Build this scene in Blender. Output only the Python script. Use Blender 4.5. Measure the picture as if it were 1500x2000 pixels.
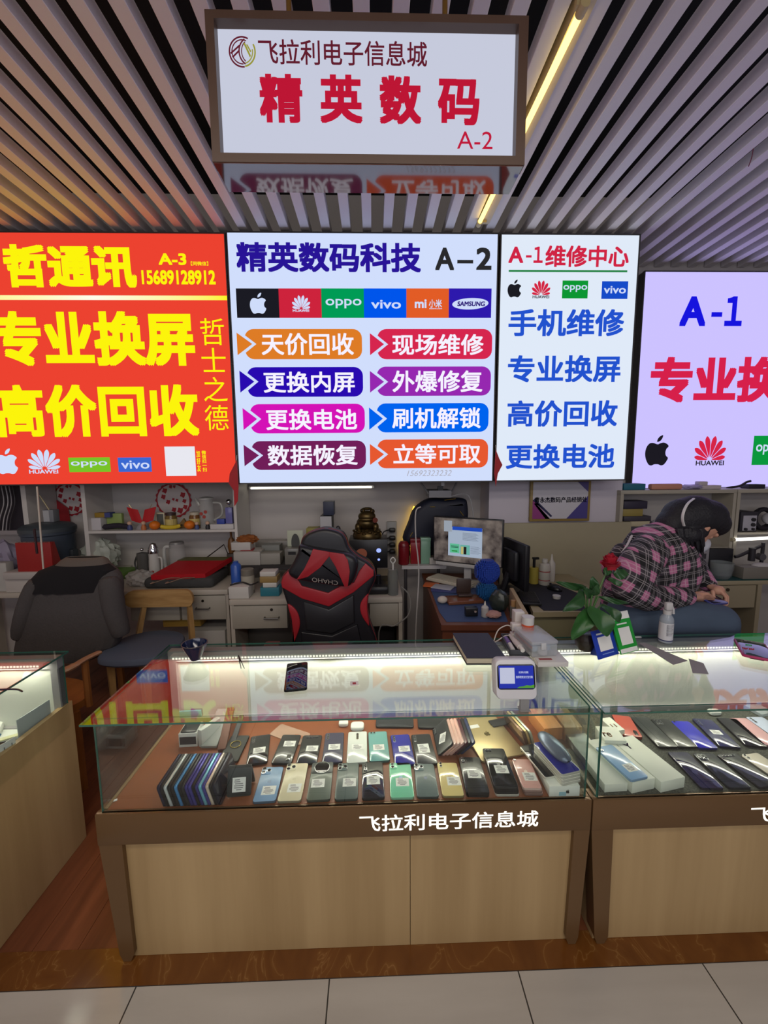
import bpy, bmesh, math, random
from mathutils import Vector, Matrix, Euler
random.seed(7)
for o in list(bpy.data.objects): bpy.data.objects.remove(o)
SC = bpy.context.scene; COL = SC.collection
# ---------------------------------------------------------------- camera
F = 790.0; CAMZ = 1.6; PITCH, YAW, ROLL = 0.1192, 0.02576, 0.00846
FW = Vector((math.sin(YAW)*math.cos(PITCH), math.cos(YAW)*math.cos(PITCH), -math.sin(PITCH)))
R0 = Vector((math.cos(YAW), -math.sin(YAW), 0)); U0 = R0.cross(FW)
RT = math.cos(ROLL)*R0 - math.sin(ROLL)*U0; UP = math.cos(ROLL)*U0 + math.sin(ROLL)*R0
cam = bpy.data.cameras.new('camera'); cam.sensor_fit = 'VERTICAL'; cam.sensor_height = 24; cam.lens = F/2000*24
cam.clip_start = 0.02
co = bpy.data.objects.new('camera', cam); COL.objects.link(co)
mw = Matrix((RT, UP, -FW)).transposed().to_4x4(); mw.translation = (0, 0, CAMZ); co.matrix_world = mw
SC.camera = co
# ---------------------------------------------------------------- world, lamps of the hall, added fill lamp, exposure
SC.view_settings.view_transform = 'Standard'; SC.view_settings.look = 'None'
SC.view_settings.gamma = 1; SC.view_settings.use_curve_mapping = False; SC.view_settings.exposure = 0.0
w = bpy.data.worlds.new('world'); SC.world = w; w.use_nodes = True
w.node_tree.nodes['Background'].inputs[0].default_value = (.75, .72, .8, 1)
w.node_tree.nodes['Background'].inputs[1].default_value = .075
def area(name, loc, rot, sx, sy, power, col):
    l = bpy.data.lights.new(name, 'AREA'); l.shape = 'RECTANGLE'; l.size = sx; l.size_y = sy; l.energy = power; l.color = col
    o = bpy.data.objects.new(name, l); COL.objects.link(o); o.location = loc; o.rotation_euler = rot; return o
area('hall_lamp', (-.6, -.55, 3.3), (math.radians(12), 0, 0), 3.4, .5, 32, (1, .9, .78))
area('hall_lamp', (.6, -2.4, 3.3), (math.radians(25), 0, 0), 4.0, .5, 40, (1, .92, .84))
area('added_soffit_fill', (0, -3.4, 2.1), (math.radians(90), 0, 0), 7, 1.3, 58, (.93, .92, 1))  # unseen fill light added behind the camera to brighten the slat soffits

# ---------------------------------------------------------------- helpers
def W(px, py, ax, val):
    "point of the photograph's pixel ray on the plane x|y|z = val"
    d = FW + (px-750)/F*RT - (py-1000)/F*UP
    i = 'xyz'.index(ax); c = Vector((0, 0, CAMZ)); t = (val-c[i])/d[i]
    return c+t*d
def lin(c):
    r = []
    for v in c[:3]:
        v = v/255.; r.append(v/12.92 if v <= .04045 else ((v+.055)/1.055)**2.4)
    return (*r, 1)
MATS = {}
def M(col, rough=.5, metal=0, coat=0, spec=.5, noise=0, scale=40, bump=0, alpha=1, trans=0, sub=0):
    key = (tuple(col), rough, metal, coat, spec, noise, scale, bump, alpha, trans)
    if key in MATS: return MATS[key]
    m = bpy.data.materials.new('paint'); m.use_nodes = True; nt = m.node_tree; b = nt.nodes['Principled BSDF']
    b.inputs['Base Color'].default_value = lin(col); b.inputs['Roughness'].default_value = rough
    b.inputs['Metallic'].default_value = metal; b.inputs['Coat Weight'].default_value = coat
    b.inputs['Specular IOR Level'].default_value = spec; b.inputs['Alpha'].default_value = alpha
    b.inputs['Transmission Weight'].default_value = trans
    if noise or bump:
        tc = nt.nodes.new('ShaderNodeTexCoord'); n = nt.nodes.new('ShaderNodeTexNoise'); n.inputs['Scale'].default_value = scale
        n.inputs['Detail'].default_value = 4
        nt.links.new(tc.outputs['Object'], n.inputs['Vector'])
        if noise:
            mx = nt.nodes.new('ShaderNodeMix'); mx.data_type = 'RGBA'
            c = lin(col); k = 1-noise
            mx.inputs[6].default_value = (c[0]*k, c[1]*k, c[2]*k, 1); k = 1+noise
            mx.inputs[7].default_value = (min(1, c[0]*k), min(1, c[1]*k), min(1, c[2]*k), 1)
            nt.links.new(n.outputs['Fac'], mx.inputs[0]); nt.links.new(mx.outputs[2], b.inputs['Base Color'])
        if bump:
            bp = nt.nodes.new('ShaderNodeBump'); bp.inputs['Strength'].default_value = bump; bp.inputs['Distance'].default_value = .01
            nt.links.new(n.outputs['Fac'], bp.inputs['Height']); nt.links.new(bp.outputs[0], b.inputs['Normal'])
    MATS[key] = m; return m
def EM(col, s=1., sample=False):
    key = ('e', tuple(col), s, sample)
    if key in MATS: return MATS[key]
    m = bpy.data.materials.new('lit'); m.use_nodes = True; nt = m.node_tree
    nt.nodes.remove(nt.nodes['Principled BSDF']); e = nt.nodes.new('ShaderNodeEmission')
    e.inputs[0].default_value = lin(col); e.inputs[1].default_value = s
    nt.links.new(e.outputs[0], nt.nodes['Material Output'].inputs[0])
    if not sample: m.cycles.emission_sampling = 'NONE'
    MATS[key] = m; return m
def GLASS(tint=(.90, .955, .93), ior=1.5, gain=1.0, rough=0):
    key = ('g', tint, ior, gain, rough)
    if key in MATS: return MATS[key]
    m = bpy.data.materials.new('clear_glass'); m.use_nodes = True; nt = m.node_tree
    nt.nodes.remove(nt.nodes['Principled BSDF'])
    t = nt.nodes.new('ShaderNodeBsdfTransparent'); t.inputs[0].default_value = (*tint, 1)
    g = nt.nodes.new('ShaderNodeBsdfGlossy'); g.inputs['Roughness'].default_value = rough
    f = nt.nodes.new('ShaderNodeFresnel'); ge = nt.nodes.new('ShaderNodeNewGeometry')
    k = nt.nodes.new('ShaderNodeMath'); k.operation = 'MULTIPLY_ADD'; k.inputs[1].default_value = 1/ior-ior; k.inputs[2].default_value = ior
    nt.links.new(ge.outputs['Backfacing'], k.inputs[0]); nt.links.new(k.outputs[0], f.inputs[0])
    mu = nt.nodes.new('ShaderNodeMath'); mu.operation = 'MULTIPLY'; mu.inputs[1].default_value = gain; mu.use_clamp = True
    mx = nt.nodes.new('ShaderNodeMixShader')
    nt.links.new(f.outputs[0], mu.inputs[0]); nt.links.new(mu.outputs[0], mx.inputs[0]); nt.links.new(t.outputs[0], mx.inputs[1])
    nt.links.new(g.outputs[0], mx.inputs[2]); nt.links.new(mx.outputs[0], nt.nodes['Material Output'].inputs[0])
    MATS[key] = m; return m
def tex_mat(name, build, rough=.5, coat=0):
    "procedural principled: build(nt, coords_node) returns a colour socket"
    if name in MATS: return MATS[name]
    m = bpy.data.materials.new(name); m.use_nodes = True; nt = m.node_tree; b = nt.nodes['Principled BSDF']
    tc = nt.nodes.new('ShaderNodeTexCoord')
    c = build(nt, tc); nt.links.new(c, b.inputs['Base Color']); b.inputs['Roughness'].default_value = rough
    b.inputs['Coat Weight'].default_value = coat
    MATS[name] = m; return m
def ramp(nt, fac, stops):
    r = nt.nodes.new('ShaderNodeValToRGB'); el = r.color_ramp.elements
    while len(el) < len(stops): el.new(.5)
    for e, (p, c) in zip(el, stops): e.position = p; e.color = lin(c)
    nt.links.new(fac, r.inputs[0]); return r.outputs[0]
def mapping(nt, sock, sc=(1, 1, 1), rot=(0, 0, 0)):
    mp = nt.nodes.new('ShaderNodeMapping'); mp.inputs['Scale'].default_value = sc; mp.inputs['Rotation'].default_value = rot
    nt.links.new(sock, mp.inputs[0]); return mp.outputs[0]
def wood(name, a, b, sc=(9, 9, .6), rough=.45, coat=0, det=5):
    def f(nt, tc):
        n = nt.nodes.new('ShaderNodeTexNoise'); n.inputs['Scale'].default_value = 1; n.inputs['Detail'].default_value = det
        n.inputs['Roughness'].default_value = .6
        nt.links.new(mapping(nt, tc.outputs['Object'], sc), n.inputs['Vector'])
        return ramp(nt, n.outputs['Fac'], [(.3, a), (.7, b)])
    return tex_mat(name, f, rough, coat)

class B:
    "collects shapes into one bmesh; each shape may carry its own material slot"
    def __init__(s): s.bm = bmesh.new(); s.mats = []; s.mi = 0
    def use(s, m):
        if m not in s.mats: s.mats.append(m)
        s.mi = s.mats.index(m); return s
    def _fin(s, vs, M4=None, faces=None):
        if M4 is not None: bmesh.ops.transform(s.bm, matrix=M4, verts=vs)
        fs = faces if faces is not None else {f for v in vs for f in v.link_faces}
        for f in fs: f.material_index = s.mi
        return vs
    def box(s, a, b, M4=None, bev=0, seg=2):
        r = bmesh.ops.create_cube(s.bm, size=1); vs = r['verts']
        c = [(a[i]+b[i])/2 for i in range(3)]; d = [max(1e-5, abs(b[i]-a[i])) for i in range(3)]
        for v in vs: v.co = Vector([c[i]+v.co[i]*d[i] for i in range(3)])
        if bev:
            es = list({e for v in vs for e in v.link_edges})
            r = bmesh.ops.bevel(s.bm, geom=vs+es, offset=min(bev, min(d)*.49), segments=seg, profile=.5, affect='EDGES')
            vs = list({v for f in r['faces'] for v in f.verts} | {v for v in vs if v.is_valid})
            vs = list({v for v0 in vs for f in v0.link_faces for v in f.verts})
        return s._fin(vs, M4)
    def poly(s, pts, z0, z1, M4=None):
        "prism of a 2-D outline (x, y) between z0 and z1 (flat when equal)"
        b = [s.bm.verts.new((p[0], p[1], z0)) for p in pts]; fs = []
        fs.append(s.bm.faces.new(b))
        if z1 != z0:
            t = [s.bm.verts.new((p[0], p[1], z1)) for p in pts]; n = len(pts)
            fs[0].normal_flip()
            fs.append(s.bm.faces.new(t))
            for i in range(n): fs.append(s.bm.faces.new((b[i], b[(i+1) % n], t[(i+1) % n], t[i])))
            vs = b+t
        else: vs = b
        return s._fin(vs, M4, fs)
    def cyl(s, p, q, r0, r1=None, n=16, cap=True):
        r1 = r0 if r1 is None else r1
        return s.tube([p, q], [r0, r1], n, cap)
    def tube(s, pts, rad, n=8, cap=True, flat=None):
        pts = [Vector(p) for p in pts]; rings = []; fs = []
        if not isinstance(rad, (list, tuple)): rad = [rad]*len(pts)
        up = None
        for i, p in enumerate(pts):
            d = (pts[min(i+1, len(pts)-1)]-pts[max(i-1, 0)]).normalized()
            if up is None: up = Vector((0, 0, 1)) if abs(d.z) < .9 else Vector((1, 0, 0))
            a = d.cross(up).normalized(); b = a.cross(d).normalized(); up = b
            rr = rad[i]; fl = flat or 1
            rings.append([s.bm.verts.new(p+a*rr*math.cos(2*math.pi*k/n)+b*rr*fl*math.sin(2*math.pi*k/n)) for k in range(n)])
        for i in range(len(rings)-1):
            for k in range(n):
                fs.append(s.bm.faces.new((rings[i][k], rings[i][(k+1) % n], rings[i+1][(k+1) % n], rings[i+1][k])))
        if cap:
            fs.append(s.bm.faces.new(rings[0][::-1])); fs.append(s.bm.faces.new(rings[-1]))
        return s._fin([v for r in rings for v in r], None, fs)
    def lathe(s, prof, n=24, M4=None):
        rings = []; fs = []
        for r, z in prof:
            rings.append([s.bm.verts.new((r*math.cos(2*math.pi*k/n), r*math.sin(2*math.pi*k/n), z)) for k in range(n)] if r > 1e-6
                         else [s.bm.verts.new((0, 0, z))])
        for a, b in zip(rings, rings[1:]):
            for k in range(n):
                if len(a) == 1 and len(b) == 1: continue
                if len(a) == 1: f = (a[0], b[k], b[(k+1) % n])
                elif len(b) == 1: f = (a[k], a[(k+1) % n], b[0])
                else: f = (a[k], a[(k+1) % n], b[(k+1) % n], b[k])
                fs.append(s.bm.faces.new(f))
        return s._fin([v for r in rings for v in r], M4, fs)
    def ball(s, c, r, sc=(1, 1, 1), u=16, v=10, M4=None):
        vs = bmesh.ops.create_uvsphere(s.bm, u_segments=u, v_segments=v, radius=r)['verts']
        for x in vs: x.co = Vector((c[0]+x.co.x*sc[0], c[1]+x.co.y*sc[1], c[2]+x.co.z*sc[2]))
        return s._fin(vs, M4)
    def grid(s, fn, nu, nv, close=False):
        vs = [[s.bm.verts.new(fn(i/nu, j/nv)) for j in range(nv+1)] for i in range(nu+1)]; fs = []
        for i in range(nu):
            for j in range(nv): fs.append(s.bm.faces.new((vs[i][j], vs[i+1][j], vs[i+1][j+1], vs[i][j+1])))
        return s._fin([v for r in vs for v in r], None, fs)
    def mesh(s, me, M4=None):
        n0 = len(s.bm.verts); f0 = len(s.bm.faces); s.bm.from_mesh(me); s.bm.verts.ensure_lookup_table(); s.bm.faces.ensure_lookup_table()
        vs = s.bm.verts[n0:]
        return s._fin(vs, M4, s.bm.faces[f0:])
def O(name, b, mat=None, parent=None, loc=None, rot=None, smooth=35, thick=0, subd=0):
    bm = b.bm
    bmesh.ops.recalc_face_normals(bm, faces=bm.faces) if not getattr(b, 'keep', False) else None
    if smooth:
        a = math.radians(smooth)
        for f in bm.faces: f.smooth = True
        for e in bm.edges: e.smooth = not (len(e.link_faces) != 2 or e.calc_face_angle(0) > a)
    me = bpy.data.meshes.new(name); bm.to_mesh(me); bm.free()
    ms = b.mats if b.mats else [mat]
    for m in ms: me.materials.append(m)
    o = bpy.data.objects.new(name, me); COL.objects.link(o)
    if parent: o.parent = parent
    if loc: o.location = loc
    if rot: o.rotation_euler = rot
    if thick:
        md = o.modifiers.new('thickness', 'SOLIDIFY'); md.thickness = thick; md.offset = 0
    if subd:
        md = o.modifiers.new('smooth', 'SUBSURF'); md.levels = subd; md.render_levels = subd
    return o
def T(name, label, cat, loc=(0, 0, 0), rot=0, group=None):
    o = bpy.data.objects.new(name, None); COL.objects.link(o); o.empty_display_size = .05
    o.location = loc; o.rotation_euler = rot if isinstance(rot, (tuple, list, Euler)) else (0, 0, rot)
    return tag(o, label, cat, group)
def tag(o, label, cat, group=None):
    o['label'] = label; o['category'] = cat
    if group: o['group'] = group
    return o
def struct(name, b, m, parent=None):
    o = O(name, b, m, parent)
    if not parent: o['kind'] = 'structure'
    return o
def dup(root, label=None, loc=None, rot=None, mats=None):
    "copy of a thing with its parts and sub-parts"
    r = root.copy(); COL.objects.link(r)
    if label: r['label'] = label
    if loc is not None: r.location = loc
    if rot is not None: r.rotation_euler = rot
    for ch in root.children:
        c = ch.copy(); COL.objects.link(c); c.parent = r
        for g in ch.children:
            d = g.copy(); COL.objects.link(d); d.parent = c
    return r
TX = {}
def text_mesh(s, bold=0., sp=1., line=1., shear=0):
    k = (s, bold, sp, line, shear)
    if k in TX: return TX[k]
    c = bpy.data.curves.new('lettering', 'FONT'); c.body = s; c.size = 1; c.space_character = sp; c.space_line = line
    c.shear = shear; c.align_x = 'CENTER' if '\n' in s else 'LEFT'; c.resolution_u = 4; c.fill_mode = 'FRONT'
    o = bpy.data.objects.new('lettering', c); COL.objects.link(o)
    dg = bpy.context.evaluated_depsgraph_get(); dg.update()
    me = bpy.data.meshes.new_from_object(o.evaluated_get(dg)); bpy.data.objects.remove(o)
    xs = [v.co.x for v in me.vertices]; ys = [v.co.y for v in me.vertices]
    x0, x1, y0, y1 = min(xs), max(xs), min(ys), max(ys)
    dirs = [(0, 0)]
    if bold:
        bold *= .86; q = bold*.999
        dirs += [(sx*q, sy*q) for sx in (-1, 0, 1) for sy in (-1, 0, 1) if (sx or sy) and (bold > .018 or (sx and sy))]
    x0 -= bold; y0 -= bold; x1 += bold; y1 += bold
    bm = bmesh.new()
    for dx, dy in dirs:
        n0 = len(bm.verts); bm.from_mesh(me); bm.verts.ensure_lookup_table()
        for v in bm.verts[n0:]: v.co = ((v.co.x+dx-x0)/(x1-x0), (v.co.y+dy-y0)/(y1-y0), 0)
    bm.to_mesh(me); bm.free()
    TX[k] = me; return me
def XZ(x0, z0, sx, sz, y):
    "unit square (u right, v up) to a wall-plane rectangle facing -Y"
    return Matrix(((sx, 0, 0, x0), (0, 0, -1, y), (0, sz, 0, z0), (0, 0, 0, 1)))
class Board:
    "drawing on a vertical plane facing -Y by photograph rectangles"
    def __init__(s, Y, parent): s.Y = Y; s.p = parent; s.n = 0
    def rect(s, x0, y0, x1, y1):
        xm, ym = (x0+x1)/2, (y0+y1)/2
        a = W(x0, ym, 'y', s.Y).x; b = W(x1, ym, 'y', s.Y).x; t = W(xm, y0, 'y', s.Y).z; d = W(xm, y1, 'y', s.Y).z
        return a, d, b-a, t-d
    def lay(s, k=1): return s.Y-.0012*k
    def text(s, st, r, col, bold=.02, k=2, e=1., sp=1., name='lettering', line=1., shear=0, flip=False):
        b = B(); x, z, w_, h = s.rect(*r); b.keep = True
        b.mesh(text_mesh(st, bold, sp, line, shear), XZ(x, z, w_, h, s.lay(k)))
        return O(name, b, EM(col, e), s.p, smooth=0)
    def shape(s, pts, r, col, k=1, e=1., name='logo', mat=None):
        "outline(s) in unit coordinates"
        b = B(); x, z, w_, h = s.rect(*r); b.keep = True
        for pl in (pts if isinstance(pts[0][0], (tuple, list)) else [pts]):
            b.poly(pl, 0, 0, XZ(x, z, w_, h, s.lay(k)))
        bmesh.ops.triangulate(b.bm, faces=b.bm.faces)
        return O(name, b, mat or EM(col, e), s.p, smooth=0)
SQ = [(0, 0), (1, 0), (1, 1), (0, 1)]
def rrect(w_, h, r, n=6):
    pts = []
    for cx, cy, a in ((w_-r, r, -90), (w_-r, h-r, 0), (r, h-r, 90), (r, r, 180)):
        for i in range(n+1):
            t = math.radians(a+90*i/n); pts.append((cx+r*math.cos(t), cy+r*math.sin(t)))
    return pts
def ell(cx, cy, rx, ry, n=40, rot=0):
    c, s_ = math.cos(rot), math.sin(rot); r = []
    for i in range(n):
        t = 2*math.pi*i/n; x, y = rx*math.cos(t), ry*math.sin(t); r.append((cx+x*c-y*s_, cy+x*s_+y*c))
    return r
def ring(cx, cy, rx, ry, w_, a0=0, a1=360, n=40):
    o = []; i_ = []
    for i in range(n+1):
        t = math.radians(a0+(a1-a0)*i/n)
        o.append((cx+rx*math.cos(t), cy+ry*math.sin(t))); i_.append((cx+(rx-w_)*math.cos(t), cy+(ry-w_*ry/rx)*math.sin(t)))
    return o+i_[::-1]
def bez(p, n=8):
    "closed smooth outline through the points (Catmull-Rom)"
    out = []; m = len(p)
    for i in range(m):
        p0, p1, p2, p3 = p[i-1], p[i], p[(i+1) % m], p[(i+2) % m]
        for j in range(n):
            t = j/n; a = []
            for d in range(len(p1)):
                a.append(.5*(2*p1[d]+(p2[d]-p0[d])*t+(2*p0[d]-5*p1[d]+4*p2[d]-p3[d])*t*t+(3*p1[d]-p0[d]-3*p2[d]+p3[d])*t**3))
            out.append(tuple(a))
    return out
def curve3(p, n=8):
    "open smooth path"
    p = [Vector(q) for q in p]; out = []
    for i in range(len(p)-1):
        p0, p1, p2, p3 = p[max(i-1, 0)], p[i], p[i+1], p[min(i+2, len(p)-1)]
        for j in range(n):
            t = j/n; out.append(.5*(2*p1+(p2-p0)*t+(2*p0-5*p1+4*p2-p3)*t*t+(3*p1-p0-3*p2+p3)*t**3))
    out.append(p[-1]); return out
APPLE = [bez([(.5, .70), (.63, .74), (.76, .755), (.90, .70), (.955, .63), (.88, .55), (.845, .44), (.87, .33), (.96, .245), (.90, .12), (.80, .02), (.69, 0), (.58, .035),
              (.5, .04), (.42, .035), (.31, 0), (.19, .03), (.07, .2), (.02, .40), (.06, .60), (.18, .73), (.33, .745)], 5),
         bez([(.48, .78), (.50, .88), (.58, .96), (.70, 1.0), (.68, .90), (.60, .81)], 5)]
def petals():
    r = []
    for a, L in ((-79, .50), (-56, .60), (-33.5, .655), (-11.2, .68), (11.2, .68), (33.5, .655), (56, .60), (79, .50)):
        t = math.radians(a); d = (math.sin(t), math.cos(t)); n = (d[1], -d[0]); k = math.tan(math.radians(9.6)); pl = []
        prof = [(.16, .6), (.4, .95), (.62, 1.0), (.8, .9), (.92, .62), (1.0, .0)]
        for u, wd in prof: pl.append((u*L, wd*min(u, .74)*L*k*1.02))
        for u, wd in prof[-2::-1]: pl.append((u*L, -wd*min(u, .74)*L*k*1.02))
        q = bez(pl, 3); r.append([(.5+d[0]*x+n[0]*y, .23+(d[1]*x+n[1]*y)*1.08) for x, y in q])
    return r
PETALS = petals()
# ---------------------------------------------------------------- structure
YS, YW, ZC, HT, YF = 2.8, 3.3, 3.1, .85, 1.155      # sign faces, back wall, slat soffits, counter top, counter front
YT = W(750, 1906, 'z', 0).y
def tile_f(nt, tc):
    sx = nt.nodes.new('ShaderNodeSeparateXYZ'); nt.links.new(tc.outputs['Object'], sx.inputs[0])
    x0 = W(636, 2000, 'z', 0).x
    def m(op, a, b):
        n = nt.nodes.new('ShaderNodeMath'); n.operation = op
        for i, v in enumerate((a, b)):
            if isinstance(v, (int, float)): n.inputs[i].default_value = v
            else: nt.links.new(v, n.inputs[i])
        return n.outputs[0]
    def joint(o, off): return m('LESS_THAN', m('ABSOLUTE', m('SUBTRACT', m('MODULO', m('ADD', m('SUBTRACT', o, off), 60*.596+.298), .596), .298), 0), .0022)
    j = m('MAXIMUM', joint(sx.outputs[0], x0), joint(sx.outputs[1], YT))
    n = nt.nodes.new('ShaderNodeTexNoise'); n.inputs['Detail'].default_value = 6; n.inputs['Scale'].default_value = 1
    nt.links.new(mapping(nt, tc.outputs['Object'], (1.6, 9, 1)), n.inputs['Vector'])
    c = ramp(nt, n.outputs['Fac'], [(.3, (176, 170, 163)), (.7, (190, 185, 178))])
    mx = nt.nodes.new('ShaderNodeMix'); mx.data_type = 'RGBA'; nt.links.new(j, mx.inputs[0]); nt.links.new(c, mx.inputs[6]); mx.inputs[7].default_value = lin((60, 58, 56))
    return mx.outputs[2]
TILE = tex_mat('cream floor tile', tile_f, .16)
def marble_f(nt, tc):
    n = nt.nodes.new('ShaderNodeTexNoise'); n.inputs['Scale'].default_value = 5; n.inputs['Detail'].default_value = 3; n.inputs['Distortion'].default_value = 1.6
    nt.links.new(mapping(nt, tc.outputs['Object'], (1.3, .8, 1), (0, 0, .6)), n.inputs['Vector'])
    a = nt.nodes.new('ShaderNodeMath'); a.operation = 'SUBTRACT'; a.inputs[1].default_value = .5; nt.links.new(n.outputs['Fac'], a.inputs[0])
    b = nt.nodes.new('ShaderNodeMath'); b.operation = 'ABSOLUTE'; nt.links.new(a.outputs[0], b.inputs[0])
    return ramp(nt, b.outputs[0], [(0, (142, 100, 56)), (.004, (120, 78, 36)), (.02, (112, 68, 28)), (.2, (100, 58, 22))])
MARBLE = tex_mat('brown marble', marble_f, .2)
b = B(); b.box((-4, -5, -.05), (5, YT, 0)); struct('floor', b, TILE)
b = B(); b.box((-4, YT, -.05), (5, 1.19, .003)); struct('trim_1', b, MARBLE)
WOODF = wood('red brown floorboards', (92, 50, 30), (138, 82, 52), (14, 1.2, 1), .35)
b = B()
for i in range(60): b.box((-4+i*.15, 1.19, -.05), (-4+i*.15+.1485, YW, .002))
struct('floor', b, WOODF)
WALL = M((196, 190, 188), .85, noise=.03, scale=6)
b = B(); b.box((-4, YW, 0), (1.13, YW+.1, 3.6)); b.box((1.13, YW, 0), (5, YW+.1, 3.6)); struct('wall_back', b, WALL)
b = B(); b.box((-4.1, -5, 0), (-4, YW+.1, 3.6)); struct('wall_left', b, WALL)
b = B(); b.box((5, -5, 0), (5.1, YW+.1, 3.6)); struct('wall_right', b, WALL)
b = B(); b.box((-4.1, -5, 3.6), (5.1, YW+.1, 3.7)); ceil = struct('ceiling', b, M((22, 22, 26), .9))
SLAT = M((226, 222, 226), .42, noise=.02, scale=60)
xs = W(725.9, 450, 'z', ZC).x; PS = .1325
sb = B(); sb.box((-.028, .2, ZC), (.028, YW-.005, ZC+.062), bev=.002, seg=1)
s0 = O('slat', sb, SLAT, ceil)
for k in range(-29, 30):
    s = s0 if k == -29 else s0.copy()
    if s is not s0: COL.objects.link(s)
    s.location = (xs-.03+k*PS, 0, 0)
# beam the sign boxes hang on
b = B(); b.box((-4, 2.97, 1.47), (1.62, YW-.002, 2.96)); struct('trim_2', b, M((70, 66, 70), .8))

# ---------------------------------------------------------------- lit shop signs
DARK = M((52, 50, 54), .5); WHITE = (207, 220, 250)
def lightbox(name, label, r, Y, col, e=1.15, depth=.16, edge=(60, 58, 60), grad=None):
    t = T(name, label, 'sign', (0, 0, 0)); bd = Board(Y, t); x, z, w_, h = bd.rect(*r)
    t.location = (x+w_/2, Y+depth, z)
    b = B(); b.box((x-.006, Y+.004, z-.006), (x+w_+.006, Y+depth, z+h+.006)); fr = .007
    for a, c in (((x-.008, z-.008), (x+w_+.008, z)), ((x-.008, z+h), (x+w_+.008, z+h+.008)), ((x-.008, z), (x, z+h)), ((x+w_, z), (x+w_+.008, z+h))):
        b.box((a[0], Y-.004, a[1]), (c[0], Y+.02, c[1]))
    O('housing', b, M(edge, .5), t)
    b = B(); b.box((x, Y, z), (x+w_, Y+.004, z+h)); O('face', b, EM(col, e, True), t)
    for ch in t.children: ch.location = -t.location
    return t, bd
def settle(t):
    for ch in t.children: ch.location = -Vector(t.location)
ES = 1.02
# centre sign
t, bd = lightbox('shop_sign', 'wide white lit wall sign with six coloured logo tiles and eight service bars', (456, 456, 966.5, 941), YS, WHITE, ES)
bd.text('精英数码科技', (461.6, 474, 822.3, 532), (40, 20, 150), .035)
bd.text('A', (850, 484, 887, 528), (42, 42, 44), .03); bd.text('–', (893, 508, 924, 515), (42, 42, 44), .01); bd.text('2', (930, 484, 960, 527.5), (42, 42, 44), .03)
cs = [(27, 27, 35), (205, 35, 60), (0, 155, 85), (0, 85, 235), (226, 92, 38), (45, 25, 172)]
X0, DX = 462, 497.5/6
for i, c in enumerate(cs): bd.shape(SQ, (X0+i*DX, 563.5, X0+(i+1)*DX, 621), c, 1, 1, 'logo_tile')
def apple(bd, r, c, k=2): bd.shape(APPLE, r, c, k)
def huawei(bd, r, c, tc, k=2, word=True):
    x0, y0, x1, y1 = r; bd.shape(PETALS, (x0, y0-(y1-y0)*.02, x1, y0+(y1-y0)*1.08), c, k)
    if word: bd.text('HUAWEI', (x0+(x1-x0)*.04, y0+(y1-y0)*.84, x1-(x1-x0)*.06, y1), tc, .03, k)
apple(bd, (487.5, 572, 521, 613), WHITE); huawei(bd, (570.5, 576, 606, 609.5), WHITE, WHITE)
bd.text('oppo', (636, 584, 706, 602.5), WHITE, .012); bd.text('vivo', (725, 586, 783, 603), WHITE, .02)
bd.text('mi', (810, 585, 833, 602), WHITE, .035); bd.text('小米', (837.5, 585, 863, 601), WHITE, .02)
bd.text('xiaomi.com', (838, 601.5, 863, 604), WHITE, .02)
bd.shape(ell(.5, .5, .5, .30, 40, .12), (883, 575, 954, 612), WHITE, 2); bd.text('SAMSUNG', (893, 589, 947, 598.5), (45, 25, 120), .04, 3, shear=.1)
rows = [('天价回收', (478.5, 642.7, 707, 701.7), (463.4, 650, 500, 694), (511, 651, 691, 694), (222, 124, 38)), ('现场维修', (737, 642.7, 961, 701.7), (722.6, 651, 757, 694), (766, 653, 944, 694), (214, 38, 78)),
        ('更换内屏', (483, 717, 709, 775), (468.8, 724, 504, 767), (515, 726, 693, 767), (40, 10, 175)), ('外爆修复', (736, 716, 958.4, 773), (722.6, 724.6, 757, 767), (766.5, 724, 942, 766), (150, 40, 176)),
        ('更换电池', (489, 789, 712.5, 846), (475, 797, 509.5, 840), (520, 799, 697.4, 839.6), (212, 18, 182)), ('刷机解锁', (736, 787.5, 954, 844), (721, 796, 755, 839.5), (766, 796, 938.6, 837), (0, 98, 238)),
        ('数据恢复', (492, 861, 714.7, 917), (477, 868.5, 513, 910.5), (523, 869, 698.5, 909), (112, 30, 88)), ('立等可取', (737, 858, 953, 914), (722.6, 867, 757, 908), (768.3, 867, 938, 906), (230, 88, 48))]
for st, pr, ar, tr, c in rows:
    w_, h = pr[2]-pr[0], pr[3]-pr[1]; q = [(x/w_, y/h) for x, y in rrect(w_, h, h*.3)]
    bd.shape(q, pr, c, 1, 1, 'service_bar')
    bd.shape([(0, .0), (1, .5), (0, 1)], (ar[0]-2, ar[1]-9, ar[2]+1, ar[3]+9), WHITE, 2, ES, 'chevron')
    bd.shape([(0, 0), (1, .5), (0, 1)], (ar[0], ar[1], ar[2]-7, ar[3]), c, 3, 1, 'chevron')
    bd.text(st, tr, (236, 232, 246), .022, 4, 1.1)
bd.text('15692323232', (794.6, 918.5, 882, 929.6), (176, 176, 188), 0, shear=.3)
settle(t)
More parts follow.
